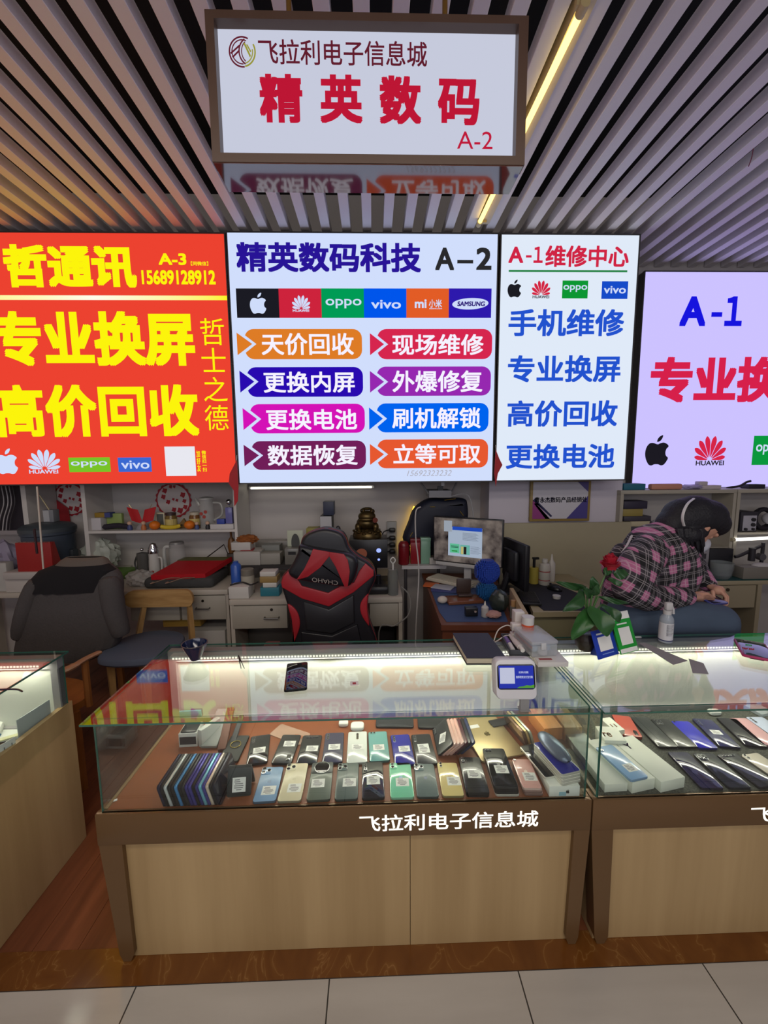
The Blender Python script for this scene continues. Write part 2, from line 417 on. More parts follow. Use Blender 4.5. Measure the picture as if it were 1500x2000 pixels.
# narrow sign
t, bd = lightbox('shop_sign', 'tall narrow white lit wall sign with a green line under its red heading', (974, 459, 1234, 937), YS, (222, 232, 246), ES)
CR = (208, 36, 68)
bd.text('A', (993, 482, 1022, 514), CR, .03); bd.text('-', (1027, 499, 1038, 503.5), CR, .02); bd.text('１', (1042, 482, 1060, 514), CR, .03); bd.text('维修中心', (1065, 480, 1228, 522), CR, .03)
bd.shape(SQ, (993.5, 527.7, 1225, 531.6), (40, 130, 70), 1, 1, 'rule_line')
apple(bd, (990.6, 546.5, 1018.5, 581), (28, 28, 34)); huawei(bd, (1038.5, 547, 1074.5, 583), (212, 36, 66), (40, 40, 44))
bd.shape(SQ, (1098, 548, 1148, 583), (12, 150, 50), 1, 1, 'logo_tile'); bd.text('oppo', (1100, 557, 1146.5, 570.5), WHITE, .015)
bd.shape(SQ, (1175, 549.5, 1226, 584), (22, 75, 200), 1, 1, 'logo_tile'); bd.text('vivo', (1179, 559, 1222, 573.5), WHITE, .02)
for st, r in (('手机维修', (993, 604, 1218.5, 657)), ('专业换屏', (991.7, 694, 1212, 746.7)), ('高价回收', (990.6, 782, 1205.5, 833.5)), ('更换电池', (988, 867, 1200, 915))):
    bd.text(st, r, (34, 82, 206), .028)
settle(t)
# red sign
RED = (232, 60, 44); YEL = (252, 244, 12)
t, bd = lightbox('shop_sign', 'bright red lit wall sign with large yellow lettering and a phone number', (-190, 455, 450, 945), YS, (236, 66, 48), 1.0)
bd.text('哲通讯', (7.8, 478, 266, 562), YEL, .05); bd.text('A-3', (309.6, 495, 364, 518), YEL, .035); bd.text('【同微信】', (373, 511, 407, 519), YEL, .02)
bd.text('15689128912', (277, 528, 421, 556), YEL, .035)
def bar_f(nt, tc):
    sx = nt.nodes.new('ShaderNodeSeparateXYZ'); nt.links.new(tc.outputs['Generated'], sx.inputs[0])
    return ramp(nt, sx.outputs[0], [(0, YEL), (.42, (255, 250, 190)), (.58, (255, 252, 235)), (1, YEL)])
mb = bpy.data.materials.new('yellow white bar'); mb.use_nodes = True; nt = mb.node_tree; nt.nodes.remove(nt.nodes['Principled BSDF'])
e = nt.nodes.new('ShaderNodeEmission'); tc = nt.nodes.new('ShaderNodeTexCoord'); nt.links.new(bar_f(nt, tc), e.inputs[0]); nt.links.new(e.outputs[0], nt.nodes['Material Output'].inputs[0])
bd.shape(SQ, (-190, 577, 446, 586), YEL, 1, 1, 'rule_line', mb)
bd.text('专业换屏', (-14, 607.7, 380, 715), YEL, .045); bd.text('高价回收', (-9, 751, 387.7, 853.7), YEL, .04)
for c_, r in (('哲', (391.7, 621.8, 438, 674.4)), ('士', (394, 679.7, 441, 726.7)), ('之', (398, 736, 444, 784)), ('德', (400.5, 791, 446, 840.5))): bd.text(c_, r, YEL, .0)
apple(bd, (-10, 876, 36, 926), WHITE); huawei(bd, (55, 876.5, 118, 925), WHITE, WHITE)
bd.shape(SQ, (134.7, 893.5, 215.6, 922), (120, 195, 40), 1, 1, 'logo_tile'); bd.text('oppo', (139, 901, 210, 913), WHITE, .015)
bd.shape(SQ, (231, 893.5, 296, 921.7), (58, 104, 208), 1, 1, 'logo_tile'); bd.text('vivo', (237, 899.5, 292, 915.5), WHITE, .015)
bd.shape(SQ, (323, 872, 382, 929.5), (232, 232, 240), 1, 1, 'blank_card')
bd.text('加\n好\n友', (384.5, 880, 391.8, 921), YEL, .02); bd.text('微\n信\n扫\n一\n扫', (394.9, 880, 403.6, 921), YEL, .02)
settle(t)
# right sign, mounted further back
Y4 = 3.22
t, bd = lightbox('shop_sign', 'large lilac white lit wall sign with red lettering above the right shelves', (1247, 532, 1850, 950), Y4, (196, 186, 252), 1.1, .07)
BL_ = (22, 20, 222); bd.text('A', (1328, 579, 1379, 637), BL_, .04); bd.text('-', (1389, 610, 1410, 619), BL_, .03); bd.text('１', (1416, 579, 1450, 637), BL_, .04); bd.text('专业换屏', (1270, 697, 1608, 786), (214, 32, 74), .045)
apple(bd, (1259, 850, 1307, 909), (28, 26, 34)); huawei(bd, (1356, 850, 1417, 909), (214, 36, 70), (40, 38, 44))
bd.shape(SQ, (1470, 851, 1532, 908), (10, 150, 60), 1, 1, 'logo_tile'); bd.text('oppo', (1476, 868, 1526, 888), WHITE, .015)
settle(t)
# hanging sign
YH = 1.33; t = T('hanging_sign', 'white lit box sign in a brown frame hanging from the slatted ceiling', 'sign')
bd = Board(YH+.03, t)
fx0, fx1 = W(431, 180, 'y', YH+.03).x, W(1004, 180, 'y', YH+.03).x; fz0, fz1 = W(715, 301, 'y', YH).z, W(715, 62, 'y', YH+.03).z
ox0, ox1 = W(407, 170, 'y', YH).x, W(1029, 170, 'y', YH).x; oz0, oz1 = W(715, 319, 'y', YH).z, W(715, 24, 'y', YH).z
BRN = M((80, 57, 44), .38)
HD = .13
b = B()
b.box((ox0, YH, oz0), (fx0, YH+.04, oz1)); b.box((fx1, YH, oz0), (ox1, YH+.04, oz1)); b.box((fx0, YH, fz1), (fx1, YH+.04, oz1)); b.box((fx0, YH, oz0), (fx1, YH+.04, fz0))
b.box((ox0, YH+.04, oz0+.004), (ox1, YH+HD, oz1))
O('frame', b, BRN, t)
b = B(); b.box((ox0+.004, YH+.002, oz0-.003), (ox1-.004, YH+HD, oz0+.004)); O('bottom_panel', b, M((96, 62, 52), .06, coat=1, spec=.9), t)
b = B(); b.box((fx0, YH+.03, fz0), (fx1, YH+.039, fz1)); O('face', b, EM((198, 202, 220), 1.0, True), t)
RD = (96, 28, 44)
LR = (447, 71, 500, 133); OLV = (150, 148, 52)
bd.shape([ring(.5, .5, .50, .50, .055, 62, 278), ring(.5, .5, .40, .40, .04, 66, 274)], LR, RD, 1)
bd.shape([ring(.80, .5, .44, .47, .05, 118, 242), ring(.80, .5, .34, .39, .035, 124, 236)], LR, RD, 2)
bd.shape([[(.06, .44), (.10, .40), (.42, .64), (.40, .70)], [(.12, .32), (.16, .28), (.40, .48), (.38, .54)]], LR, RD, 3)
bd.shape([ring(.5, .5, .50, .50, .055, -80, 30), ring(.5, .5, .40, .40, .04, -74, 12)], LR, OLV, 2)
bd.shape([[(.56, .74), (.62, .76), (.82, .36), (.78, .30)], [(.66, .70), (.70, .72), (.84, .50), (.80, .46)]], LR, OLV, 3)
bd.text('飞拉利电子信息城', (505, 80, 834, 129.5), RD, .012)
for c_, r in (('精', (507, 145.5, 591, 241)), ('英', (625, 147, 708, 242)), ('数', (741, 149, 823, 244.5)), ('码', (855, 155.5, 936, 245.7))): bd.text(c_, r, (188, 22, 52), .04)
bd.text('A-2', (892.5, 258, 961.7, 292), (190, 26, 58), 0)
for px in (564, 869):
    x = W(px, 10, 'y', YH+.06).x; b = B(); b.cyl((x, YH+.06, oz1), (x, YH+.06, 3.6), .008); O('hanging_rod', b, M((150, 112, 52), .35, .7), t)
t.location = ((ox0+ox1)/2, YH+HD/2, oz0); settle(t)
# ceiling tube lamp
a = W(1138, 16, 'z', ZC-.02); c = W(936, 436, 'z', ZC-.02)
t = T('tube_lamp', 'long warm fluorescent tube lamp fixed between the ceiling slats', 'lamp', ((a.x+c.x)/2, (a.y+c.y)/2, ZC-.02)); L = Vector(t.location)
b = B(); b.cyl(a-L, c-L, .0125); O('tube', b, EM((255, 218, 120), 3, True), t)
b = B(); b.box((-.03+.03, a.y-.04-L.y, .012), (.055, c.y+.03-L.y, .07)); O('holder', b, M((205, 190, 160), .4), t)
for q in (a, c):
    b = B(); b.cyl(q-L+Vector((0, -.02, 0)), q-L+Vector((0, .02, 0)), .016); b.box((-.01, q.y-L.y-.01, 0), (.03, q.y-L.y+.01, .03)); O('end_cap', b, M((200, 180, 130), .4), t)
# lamp under the centre sign
a = W(490, 953, 'y', 3.24); c = W(726, 952, 'y', 3.24); m_ = (a+c)/2
t = T('strip_lamp', 'slim white strip lamp glowing on the wall just under the wide sign', 'lamp', m_)
b = B(); b.box((a.x-m_.x, -.01, -.007), (c.x-m_.x, .008, .007), bev=.003); O('tube', b, EM((255, 246, 226), 2.6, True), t)
b = B(); b.box((a.x-m_.x-.02, .008, -.008), (c.x-m_.x+.02, .05, .012)); O('holder', b, M((190, 190, 190), .4), t)
# ---------------------------------------------------------------- display counters
PANEL = wood('pale oak veneer', (162, 134, 92), (186, 158, 114), (7, 7, .35), .5)
APR = M((114, 86, 56), .32, .35); EDGE = M((60, 105, 92), .15); ALU = M((176, 174, 176), .35, .35)
PANE = GLASS((.93, .965, .95), 1.5, 1.0); PANETOP = GLASS((.94, .97, .955), 1.55, 1.25)
DECKZ = .532
def pane(name, a, b_, parent, m=PANE, sub=None):
    b = B(); b.keep = True; b.box(a, b_)
    d = [abs(b_[i]-a[i]) for i in range(3)]; thin = d.index(min(d))
    b.mats = [m, EDGE]
    for f in b.bm.faces:
        n = f.normal if f.normal.length else f.calc_center_median(); f.normal_update()
        f.material_index = 0 if abs(f.normal[thin]) > .5 else 1
    return O(name, b, None, parent, smooth=0)
def counter(label, x0, x1, yf, yb, deckmat, legs, split, word=None, apron=True, sidewood=False, led=48, zdeck=DECKZ):
    t = T('display_counter', label, 'counter', ((x0+x1)/2, (yf+yb)/2, 0)); L = Vector(t.location)
    def part(n, m, fn, smooth=35):
        b = B(); fn(b); o = O(n, b, m, t, smooth=smooth); o.location = -L; return o
    part('front_panel', PANEL, lambda b: [b.box((p, yf+.012, .004), (q, yf+.03, zdeck-.02)) for p, q in ((x0+.02, x0+(x1-x0)*.63), (x0+(x1-x0)*.63+.002, x1-.02))])
    part('side_panel', PANEL, lambda b: b.box((x0+.02, yf+.03, .004), (x0+.036, yb-.02, zdeck-.02)))
    part('side_panel', PANEL, lambda b: b.box((x1-.036, yf+.03, .004), (x1-.02, yb-.02, zdeck-.02)))
    part('back_board', PANEL, lambda b: b.box((x0+.036, yb-.04, .02), (x1-.036, yb-.022, zdeck-.02)))
    part('display_deck', deckmat, lambda b: b.box((x0+.012, yf+.014, zdeck-.02), (x1-.012, yb-.02, zdeck)))
    for p in (x0+.002, x1-.012): part('deck_rim', wood('rim wood', (128, 104, 72), (150, 124, 88), (9, 2, 9), .4), lambda b: b.box((p, yf+.014, zdeck-.02), (p+.01, yb-.02, zdeck+.004)))
    if apron:
        part('apron', APR, lambda b: b.box((x0-.014, yf-.007, .428), (x1+.0145, yf+.012, zdeck+.002), bev=.0015))
        for s, X in ((1, x0), (-1, x1)):
            if (s == 1 and 'l' in legs) or (s == -1 and 'r' in legs):
                pts = [(X-.013*s, .43), (X-.013*s, zdeck-.002), (X+.058*s, zdeck-.002), (X+.058*s, .43), (X+.064*s, .03), (X+.052*s, .004), (X+.028*s, .004), (X+.018*s, .03)] if s == 1 else \
                      [(X+.015, .43), (X+.015, zdeck-.002), (X-.036, zdeck-.002), (X-.036, .43), (X-.046, .03), (X-.036, .004), (X-.012, .004), (X-.004, .03)]
                part('leg', APR, lambda b: b.poly(pts, -yf-.045, -yf+.004, Matrix(((1, 0, 0, 0), (0, 0, -1, 0), (0, 1, 0, 0), (0, 0, 0, 1)))))
    if sidewood: part('end_panel', PANEL, lambda b: b.box((x1-.02, yf-.3, .004), (x1, yb, .634)))
    g = .006
    o = pane('glass_front', (x0+.004, yf, zdeck+.002), (x1-.004, yf+g, HT-g), t); o.location = -L
    o = pane('glass_side', (x0, yf+g, zdeck+.002), (x0+g, yb-.02, HT-g), t); o.location = -L
    o = pane('glass_side', (x1-g, yf+g, zdeck+.002), (x1, yb-.02, HT-g), t); o.location = -L
    o = pane('glass_top', (x0-.012, yf-.034, HT-g), (x1+.008, yb, HT), t, PANETOP); o.location = -L
    DW = M((214, 217, 206), .35)
    for k, (p, q) in enumerate(((x0+.03, split+.01), (split-.01, x1-.03))):
        o = part('sliding_door', DW, lambda b: b.box((p, yb-.03-.006*k, zdeck+.018), (q, yb-.025-.006*k, HT-.05)))
    def frame(b):
        b.box((x0+.004, yb-.05, HT-.052), (x1-.004, yb-.018, HT-.007)); b.box((x0+.006, yb-.05, zdeck), (x1-.006, yb-.016, zdeck+.018))
        b.box((x0+.006, yb-.05, zdeck+.018), (x0+.034, yb-.018, HT-.052)); b.box((x1-.034, yb-.05, zdeck+.018), (x1-.006, yb-.018, HT-.052))
    part('door_frame', ALU, frame)
    o = part('light_strip', M((205, 205, 200), .4), lambda b: b.box((x0+.03, yb-.084, HT-.0302), (x1-.03, yb-.05, HT-.012)))
    b = B(); b.box((x0+.05, yb-.074, HT-.034), (x1-.05, yb-.062, HT-.0305)); d = O('light_diffuser', b, EM((255, 247, 226), led, True), o, smooth=0)
    n = int((x1-x0-.08)/.0125); b = B()
    for i in range(n): b.box((x0+.04+i*.0125, yb-.086, HT-.0255), (x0+.0475+i*.0125, yb-.0842, HT-.0185))
    d = O('light_diode_row', b, EM((255, 248, 228), 1.6), o, smooth=0)
    if word:
        bd = Board(yf-.006, t); d = bd.text('飞拉利电子信息城', word, (255, 250, 236), .012, 1, 1.6); d.location = -L
        d['label'] = 'glowing white lettering'
    return t
DECK = M((138, 76, 40), .42, noise=.12, scale=14)
def granite_f(nt, tc):
    n = nt.nodes.new('ShaderNodeTexNoise'); n.inputs['Scale'].default_value = 260; n.inputs['Detail'].default_value = 3
    nt.links.new(tc.outputs['Object'], n.inputs['Vector']); return ramp(nt, n.outputs['Fac'], [(.35, (38, 40, 36)), (.62, (86, 88, 80))])
GRAN = tex_mat('speckled grey cloth', granite_f, .8)
MX0, MX1, MYB = -.855, .668, 1.65
RX0 = .700
counter('middle glass display counter with brown deck, oak front and glowing white lettering', MX0, MX1, YF, MYB, DECK, 'lr', W(685, 1340, 'y', MYB-.03).x, (702, 1587, 1051, 1619))
counter('right glass display counter with speckled grey deck, running out of the frame', RX0, RX0+1.52, YF-.002, MYB, GRAN, 'lr', W(1208, 1320, 'y', MYB-.03).x, (1466, 1570, 1815, 1600))
counter('left glass display counter with plain oak end panel beside the gap', -1.262-1.52, -1.262, 1.13, 1.61, M((60, 40, 34), .5), '', -2.0, None, False, True)
# ---------------------------------------------------------------- phones and boxes in the counters
def slab(b, w_, h, t, r, bev=.0018, M4=None, zoff=0):
    "rounded slab lying in x (centred), y from 0 to h, z from 0 to t"
    b.keep = False; R = []
    for ins, z in ((bev, 0), (bev*.3, bev*.3), (0, bev), (0, t-bev), (bev*.3, t-bev*.3), (bev, t)):
        R.append([b.bm.verts.new((x-w_/2+ins, y+ins, z+zoff)) for x, y in rrect(w_-2*ins, h-2*ins, max(r-ins, .0005), 5)])
    fs = []; n = len(R[0])
    for a, c in zip(R, R[1:]):
        for i in range(n): fs.append(b.bm.faces.new((a[i], a[(i+1) % n], c[(i+1) % n], c[i])))
    f0 = b.bm.faces.new(R[0][::-1]); f1 = b.bm.faces.new(R[-1])
    b._fin([v for q in R for v in q], M4, fs+[f0, f1]); return f0, f1
PAPER = M((236, 236, 234), .6); INK = M((120, 120, 126), .6); LENS = M((14, 14, 18), .04, coat=1); CHROME = M((210, 212, 215), .12, 1)
def sticker(parent, cx, cy, z, w_, h, rot=0):
    b = B(); b.keep = True; b.use(PAPER); m4 = Matrix.Translation((cx, cy, z)) @ Matrix.Rotation(rot, 4, 'Z')
    b.box((-w_/2, -h/2, 0), (w_/2, h/2, .00025), m4); b.use(INK)
    for k, (p, q) in enumerate(((-.34, .05), (-.36, .1), (-.3, .3), (-.36, .34), (-.36, .3), (-.2, .2))):
        y = h*(.34-.135*k); b.box((p*w_, y-h*.032, .00026), (q*w_, y+h*.032, .00034), m4)
    return O('price_label', b, None, parent, smooth=0)
def camera(parent, kind, w_, h, t, col):
    def lens(par, x, y, r, z):
        b = B(); b.use(CHROME); b.cyl((x, y, z), (x, y, z+.0018), r*1.12, n=16); b.use(LENS); b.cyl((x, y, z+.0018), (x, y, z+.0021), r*.92, n=16); O('lens', b, None, par)
    def plate(x, y, pw, ph, r, c, th=.0012):
        b = B(); slab(b, pw, ph, th, r, .0004, Matrix.Translation((x, y-ph/2, t))); return O('camera_module', b, c, parent)
    gl = M(col, .08, coat=1)
    if kind == 'pro3':
        x, y = -w_*.26, h*.88; o = plate(x, y, .034, .034, .008, M([min(255, v+14) for v in col], .15, coat=.6))
        for dx, dy in ((-.0085, .0085), (-.0085, -.0085), (.0085, 0)): lens(o, x+dx, y+dy, .0062, t+.0012)
    elif kind == 'two':
        x, y = -w_*.30, h*.89; o = plate(x, y, .026, .029, .008, M([min(255, v+10) for v in col], .15, coat=.6))
        for dy in (.0068, -.0068): lens(o, x-.004, y+dy, .0052, t+.0012)
    elif kind == 'twov':
        x, y = -w_*.33, h*.91; o = plate(x, y, .012, .026, .006, gl)
        for dy in (.0062, -.0062): lens(o, x, y+dy, .0042, t+.0012)
    elif kind == 'twoh':
        x, y = -w_*.25, h*.94; o = plate(x, y, .024, .010, .005, gl)
        for dx in (.006, -.006): lens(o, x+dx, y, .0036, t+.0012)
    elif kind == 'one':
        x, y = -w_*.36, h*.945; o = plate(x, y, .009, .009, .0045, gl); lens(o, x, y, .0034, t+.0012)
    elif kind == 'circle':
        o = plate(0, h*.83, w_*.97, h*.30, .006, M((70, 76, 74), .3)); b = B(); b.use(CHROME); b.cyl((0, h*.83, t), (0, h*.83, t+.003), .0265, n=40); b.use(M((16, 16, 18), .03, coat=1)); b.cyl((0, h*.83, t+.003), (0, h*.83, t+.0042), .0245, n=40)
        O('lens', b, None, o)
    elif kind == 'strip':
        x, y = -w_*.33, h*.84; o = plate(x, y, .013, .036, .004, gl)
        for k in range(3): lens(o, x, y+.011-.011*k, .0042, t+.0012)
    elif kind == 'mid':
        o = plate(0, h*.83, .009, .036, .004, M((110, 92, 60), .25, .5))
        for k in range(3): lens(o, 0, h*.83+.011-.011*k, .0032, t+.0012)
    elif kind == 'row':
        o = plate(0, h*.92, .05, .008, .003, gl)
        for k in range(4): lens(o, -.018+.012*k, h*.92, .0032, t+.0012)
    elif kind == 'square':
        x, y = -w_*.22, h*.87; o = plate(x, y, .03, .03, .006, gl)
        for dx, dy in ((-.007, .007), (.007, .007), (-.007, -.007), (.007, -.007)): lens(o, x+dx, y+dy, .0048, t+.0012)
def phone(label, loc, rot, w_, h, t=.0085, col=(30, 30, 34), cam_='pro3', lab=None, frame=None, rough=.22, metal=0, r=.009, group=None, logo=None, face=None, name='phone', coat=.4):
    p = T(name, label, 'phone', loc, rot, group)
    b = B(); back = M(col, rough, metal, coat=coat); fr = M(frame or [int(v*.7) for v in col], .25, .5)
    b.use(fr); slab(b, w_, h, t, r); O('body', b, None, p)
    b = B(); b.use(back); slab(b, w_-.003, h-.003, .0004, r-.0015, .0002, Matrix.Translation((0, .0015, t-.0002))); O('screen' if cam_ == 'screen' else 'back_cover', b, None, p)
    if cam_ and cam_ != 'screen': camera(p, cam_, w_, h, t+.0002, col)
    if logo:
        b = B(); b.keep = True
        for pl in APPLE: b.poly([((x-.5)*.013, h*.56+(y-.5)*.015) for x, y in pl], t+.0003, t+.0003)
        bmesh.ops.triangulate(b.bm, faces=b.bm.faces); O('logo', b, M(logo, .3), p, smooth=0)
    if lab: sticker(p, lab[0]*w_, lab[1]*h, t+.0003, lab[2], lab[3], lab[4] if len(lab) > 4 else 0)
    return p
def flat(label, pb, pt, w_, z=DECKZ+.0015, t=.0085, pitch=0, **k):
    "phone lying on a deck, given the pixels of its near and far end middles"
    a = W(*pb, 'z', z+t); c = W(*pt, 'z', z+t); d = c-a; h = d.length
    an = math.atan2(d.y, d.x)-math.pi/2
    sh = max(0, YF+.014-min(a.y+math.sin(an)*q*w_/2 for q in (-1, 1)), .0)
    return phone(label, (a.x, a.y+sh, z), (0, 0, math.atan2(d.y, d.x)-math.pi/2), w_, h, t, **k)
G1 = 'phones on show in the front row of the middle counter'; G2 = 'phones on show in the second row of the middle counter'
S = (.0, .36, .042, .03)
flat('light blue triple-lens phone, leftmost of the front row', (511.7, 1577), (531, 1506.7), .0735, col=(126, 160, 198), lab=(.08, .30, .044, .036), group=G1, logo=(96, 128, 168), coat=.1, rough=.35)
flat('pale gold triple-lens phone in the front row of the middle counter', (561.5, 1576), (580, 1499), .0755, col=(222, 212, 180), lab=(.1, .32, .044, .036), group=G1, logo=(205, 195, 160), coat=.1, rough=.35)
flat('grey green phone with one huge round camera', (619.5, 1574), (629.5, 1497), .0755, col=(96, 106, 94), cam_='circle', lab=(-.1, .42, .044, .036), group=G1, coat=.1, rough=.35)
flat('slate green triple-lens phone right of the round-camera phone', (675, 1573), (680, 1499), .0745, col=(84, 98, 94), lab=(.1, .44, .044, .036), group=G1, logo=(60, 72, 68), coat=.1, rough=.35)
flat('glossy black phone with curved edges in the front row', (729.5, 1571), (727, 1497), .0735, col=(16, 16, 24), cam_='strip', lab=(.02, .47, .044, .036), group=G1, rough=.05, coat=1)
flat('mint green twin-lens phone in the front row', (787, 1569.5), (781.5, 1498), .0757, col=(130, 212, 174), cam_='two', lab=(.05, .42, .044, .036), group=G1, logo=(150, 190, 230), frame=(160, 220, 190), rough=.1)
flat('midnight green triple-lens phone without a price label', (838, 1567.6), (829, 1500.5), .0714, col=(92, 108, 108), group=G1, logo=(60, 80, 120), coat=.1, rough=.35)
flat('glossy gold phone with a tall twin camera in the front row', (888.7, 1566.6), (874.7, 1498.5), .0709, col=(226, 206, 140), cam_='twov', lab=(.15, .42, .044, .036), group=G1, logo=(190, 160, 90), rough=.1)
flat('thick black phone between the gold phone and the black stack', (939, 1565), (920.3, 1491), .0757, t=.016, col=(26, 28, 28), cam_='twov', lab=(.03, .5, .044, .036), group=G1, logo=(40, 40, 44))
flat('black phone with gold ring holder leaning at the left of the back row', (444, 1487), (470, 1436), .0735, col=(44, 46, 44), cam_='one', group=G2, rough=.6, coat=0)
flat('black phone with small twin lens, left of the upside-down one', (501.5, 1491), (509.5, 1435.7), .0735, col=(24, 26, 28), cam_='strip', lab=(.03, .44, .044, .03), group=G2, rough=.08)
p = flat('black phone lying upside down with its camera towards the glass', (548.5, 1491), (570.5, 1434.5), .0735, col=(32, 34, 34), cam_=None, lab=(.06, .66, .044, .03, .05), group=G2)
b = B(); b.use(M((18, 18, 20), .1, coat=1)); slab(b, .016, .032, .0012, .004, .0004, Matrix.Translation((.02, .012, .0088))); cm = O('camera_module', b, None, p)
for k in range(3):
    b = B(); b.use(LENS); b.cyl((.02, .018+.01*k, .01), (.02, .018+.01*k, .0108), .004); O('lens', b, None, cm)
flat('black phone with a row of four lenses across its top', (598, 1491), (611, 1435.7), .0755, col=(28, 29, 30), cam_='row', lab=(.12, .50, .044, .03), group=G2, rough=.12)
flat('dark purple phone with glassy sheen in the second row', (648.5, 1490), (654, 1430.7), .0745, col=(62, 60, 84), cam_='strip', lab=(.04, .5, .044, .03), group=G2, rough=.12)
flat('pearl white phone with a brown camera strip in its middle', (697, 1490), (698.5, 1428.6), .0755, col=(226, 230, 226), cam_='mid', lab=(.02, .48, .044, .03), group=G2, rough=.15)
flat('teal phone with a small camera bar', (742, 1486.4), (737, 1428.6), .0745, col=(112, 168, 166), cam_='twoh', lab=(0, .44, .042, .03), group=G2, rough=.15)
flat('royal blue phone with gradient back in the second row', (791.6, 1494), (780.5, 1434.5), .0745, col=(32, 34, 150), cam_='strip', lab=(.1, .5, .042, .03), group=G2, rough=.1)
flat('black phone beside the royal blue one, last lying flat in its row', (834.7, 1492.7), (821, 1433.7), .0755, col=(26, 27, 28), cam_='strip', lab=(0, .5, .042, .048), group=G2)
# stacks at the right of the front row
def stack(items, pb, pt, w_, z0=DECKZ+.0015, group=None):
    n = len(items); z = z0; t = .0085
    for i, (label, k) in enumerate(items):
        tt = k.pop('t', t); j = (n-1-i)
        flat(label, (pb[0]-1.2*j, pb[1]), (pt[0]-1.5*j, pt[1]), w_, z, tt, group=group, **k); z += tt+.0006
GA = 'pile of dark phones behind the apron lettering'
stack([('silver edged phone at the bottom of the black pile', dict(col=(40, 40, 42), frame=(220, 215, 205), cam_=None)), ('second phone up in the black pile', dict(col=(34, 34, 36), cam_=None)),
       ('third phone up in the black pile', dict(col=(30, 30, 32), cam_=None)), ('glossy black twin-lens phone on top of the black pile', dict(col=(20, 20, 22), cam_='twoh', lab=(.05, .42, .044, .036), logo=(54, 54, 60), frame=(60, 60, 62), rough=.1))],
      (996, 1553), (968, 1474), .078, group=GA)
GB = 'pile of rose gold phones beside the white boxes'
stack([('rose gold phone at the bottom of the pink pile', dict(col=(224, 176, 166), cam_=None, metal=.3)), ('rose gold phone in the middle of the pink pile', dict(col=(228, 182, 172), cam_=None, metal=.3)),
       ('rose gold phone with white end bands on top of the pink pile', dict(col=(224, 172, 164), cam_='one', lab=(.1, .38, .042, .036), logo=(245, 225, 210), frame=(236, 205, 196), rough=.35))],
      (1047, 1553), (1022, 1493), .0625, group=GB)
# row of phones standing on their long edges, far left
def upright(label, x, y, lean, yaw, w_, h, t, col, group, edge=None, z=DECKZ+.0012, **k):
    "phone standing on a long edge: local x -> up, local y -> depth, local z -> right"
    m = Matrix.Rotation(yaw, 4, 'Z') @ Matrix.Rotation(-lean, 4, 'Y') @ Matrix(((0, 0, 1, 0), (0, 1, 0, 0), (-1, 0, 0, 0), (0, 0, 0, 1)))
    # lower edge is local +x ; lift by half the width
    off = (m @ Vector((w_/2, 0, 0))); pos = Vector((x, y, z))-off
    if lean > 0: pos.z += 0
    else: pos.z += t*math.sin(abs(lean))
    return phone(label, pos, m.to_euler(), w_, h, t, col=col, frame=edge or col, group=group, **k)
names = [('navy', (22, 24, 58)), ('black', (20, 20, 24)), ('silver', (205, 212, 214)), ('black', (20, 22, 22)), ('charcoal', (26, 26, 28)), ('bright blue', (70, 140, 200)), ('black', (18, 20, 24)), ('dark grey', (34, 38, 44)),
         ('indigo', (52, 44, 130)), ('violet blue', (64, 58, 150)), ('black', (20, 20, 26)), ('indigo', (50, 46, 128)), ('pale blue', (120, 190, 214)), ('purple', (70, 66, 150)), ('cream', (222, 206, 190)), ('black', (24, 24, 28)), ('midnight blue', (22, 24, 46))]
a = W(318, 1581, 'z', DECKZ+.001); c = W(425, 1581, 'z', DECKZ+.001)
ordn = 'first second third fourth fifth sixth seventh eighth ninth tenth eleventh twelfth thirteenth fourteenth fifteenth sixteenth seventeenth'.split()
for i, (nm, cl) in enumerate(names):
    x = a.x+(c.x-a.x)*i/(len(names)-1)
    upright('%s edged phone standing on edge, %s from the left in the upright row' % (nm, ordn[i]), x, a.y+.004, .26, 0.0, .074, .152, .0088, cl, 'phones standing on edge in a row', cam_=None, metal=.2)
# leaning fan of phones in the middle of the back row
a = W(858, 1480, 'z', DECKZ+.001); c = W(915, 1467, 'z', DECKZ+.001)
fan = [('black phone with a price label leaning at the front of the fan', (30, 32, 34), (.02, .42, .044, .03, 1.2), 'strip'), ('rose gold phone leaning right behind the black fan phone', (226, 184, 172), None, None), ('second rose gold phone in the leaning fan', (228, 188, 176), None, None),
       ('third rose gold phone in the leaning fan', (224, 180, 170), None, None), ('wine red phone in the leaning fan', (84, 34, 46), None, None), ('black phone behind the wine red one in the fan', (26, 26, 30), None, None), ('navy phone at the back of the leaning fan', (36, 50, 92), None, None)]
for i, (lb, cl, st, cm) in enumerate(fan):
    x = a.x+.0137*i; y = a.y+.001*i
    m = Matrix.Rotation(math.radians(-42), 4, 'Y')
    w_ = .072; off = m @ Vector((w_/2, 0, 0))
    phone(lb, Vector((x, y, DECKZ+.002))+off, m.to_euler(), w_, .148, .0085, col=cl, frame=[min(255, v+8) for v in cl], cam_=cm, lab=st, group='fan of phones leaning on each other')
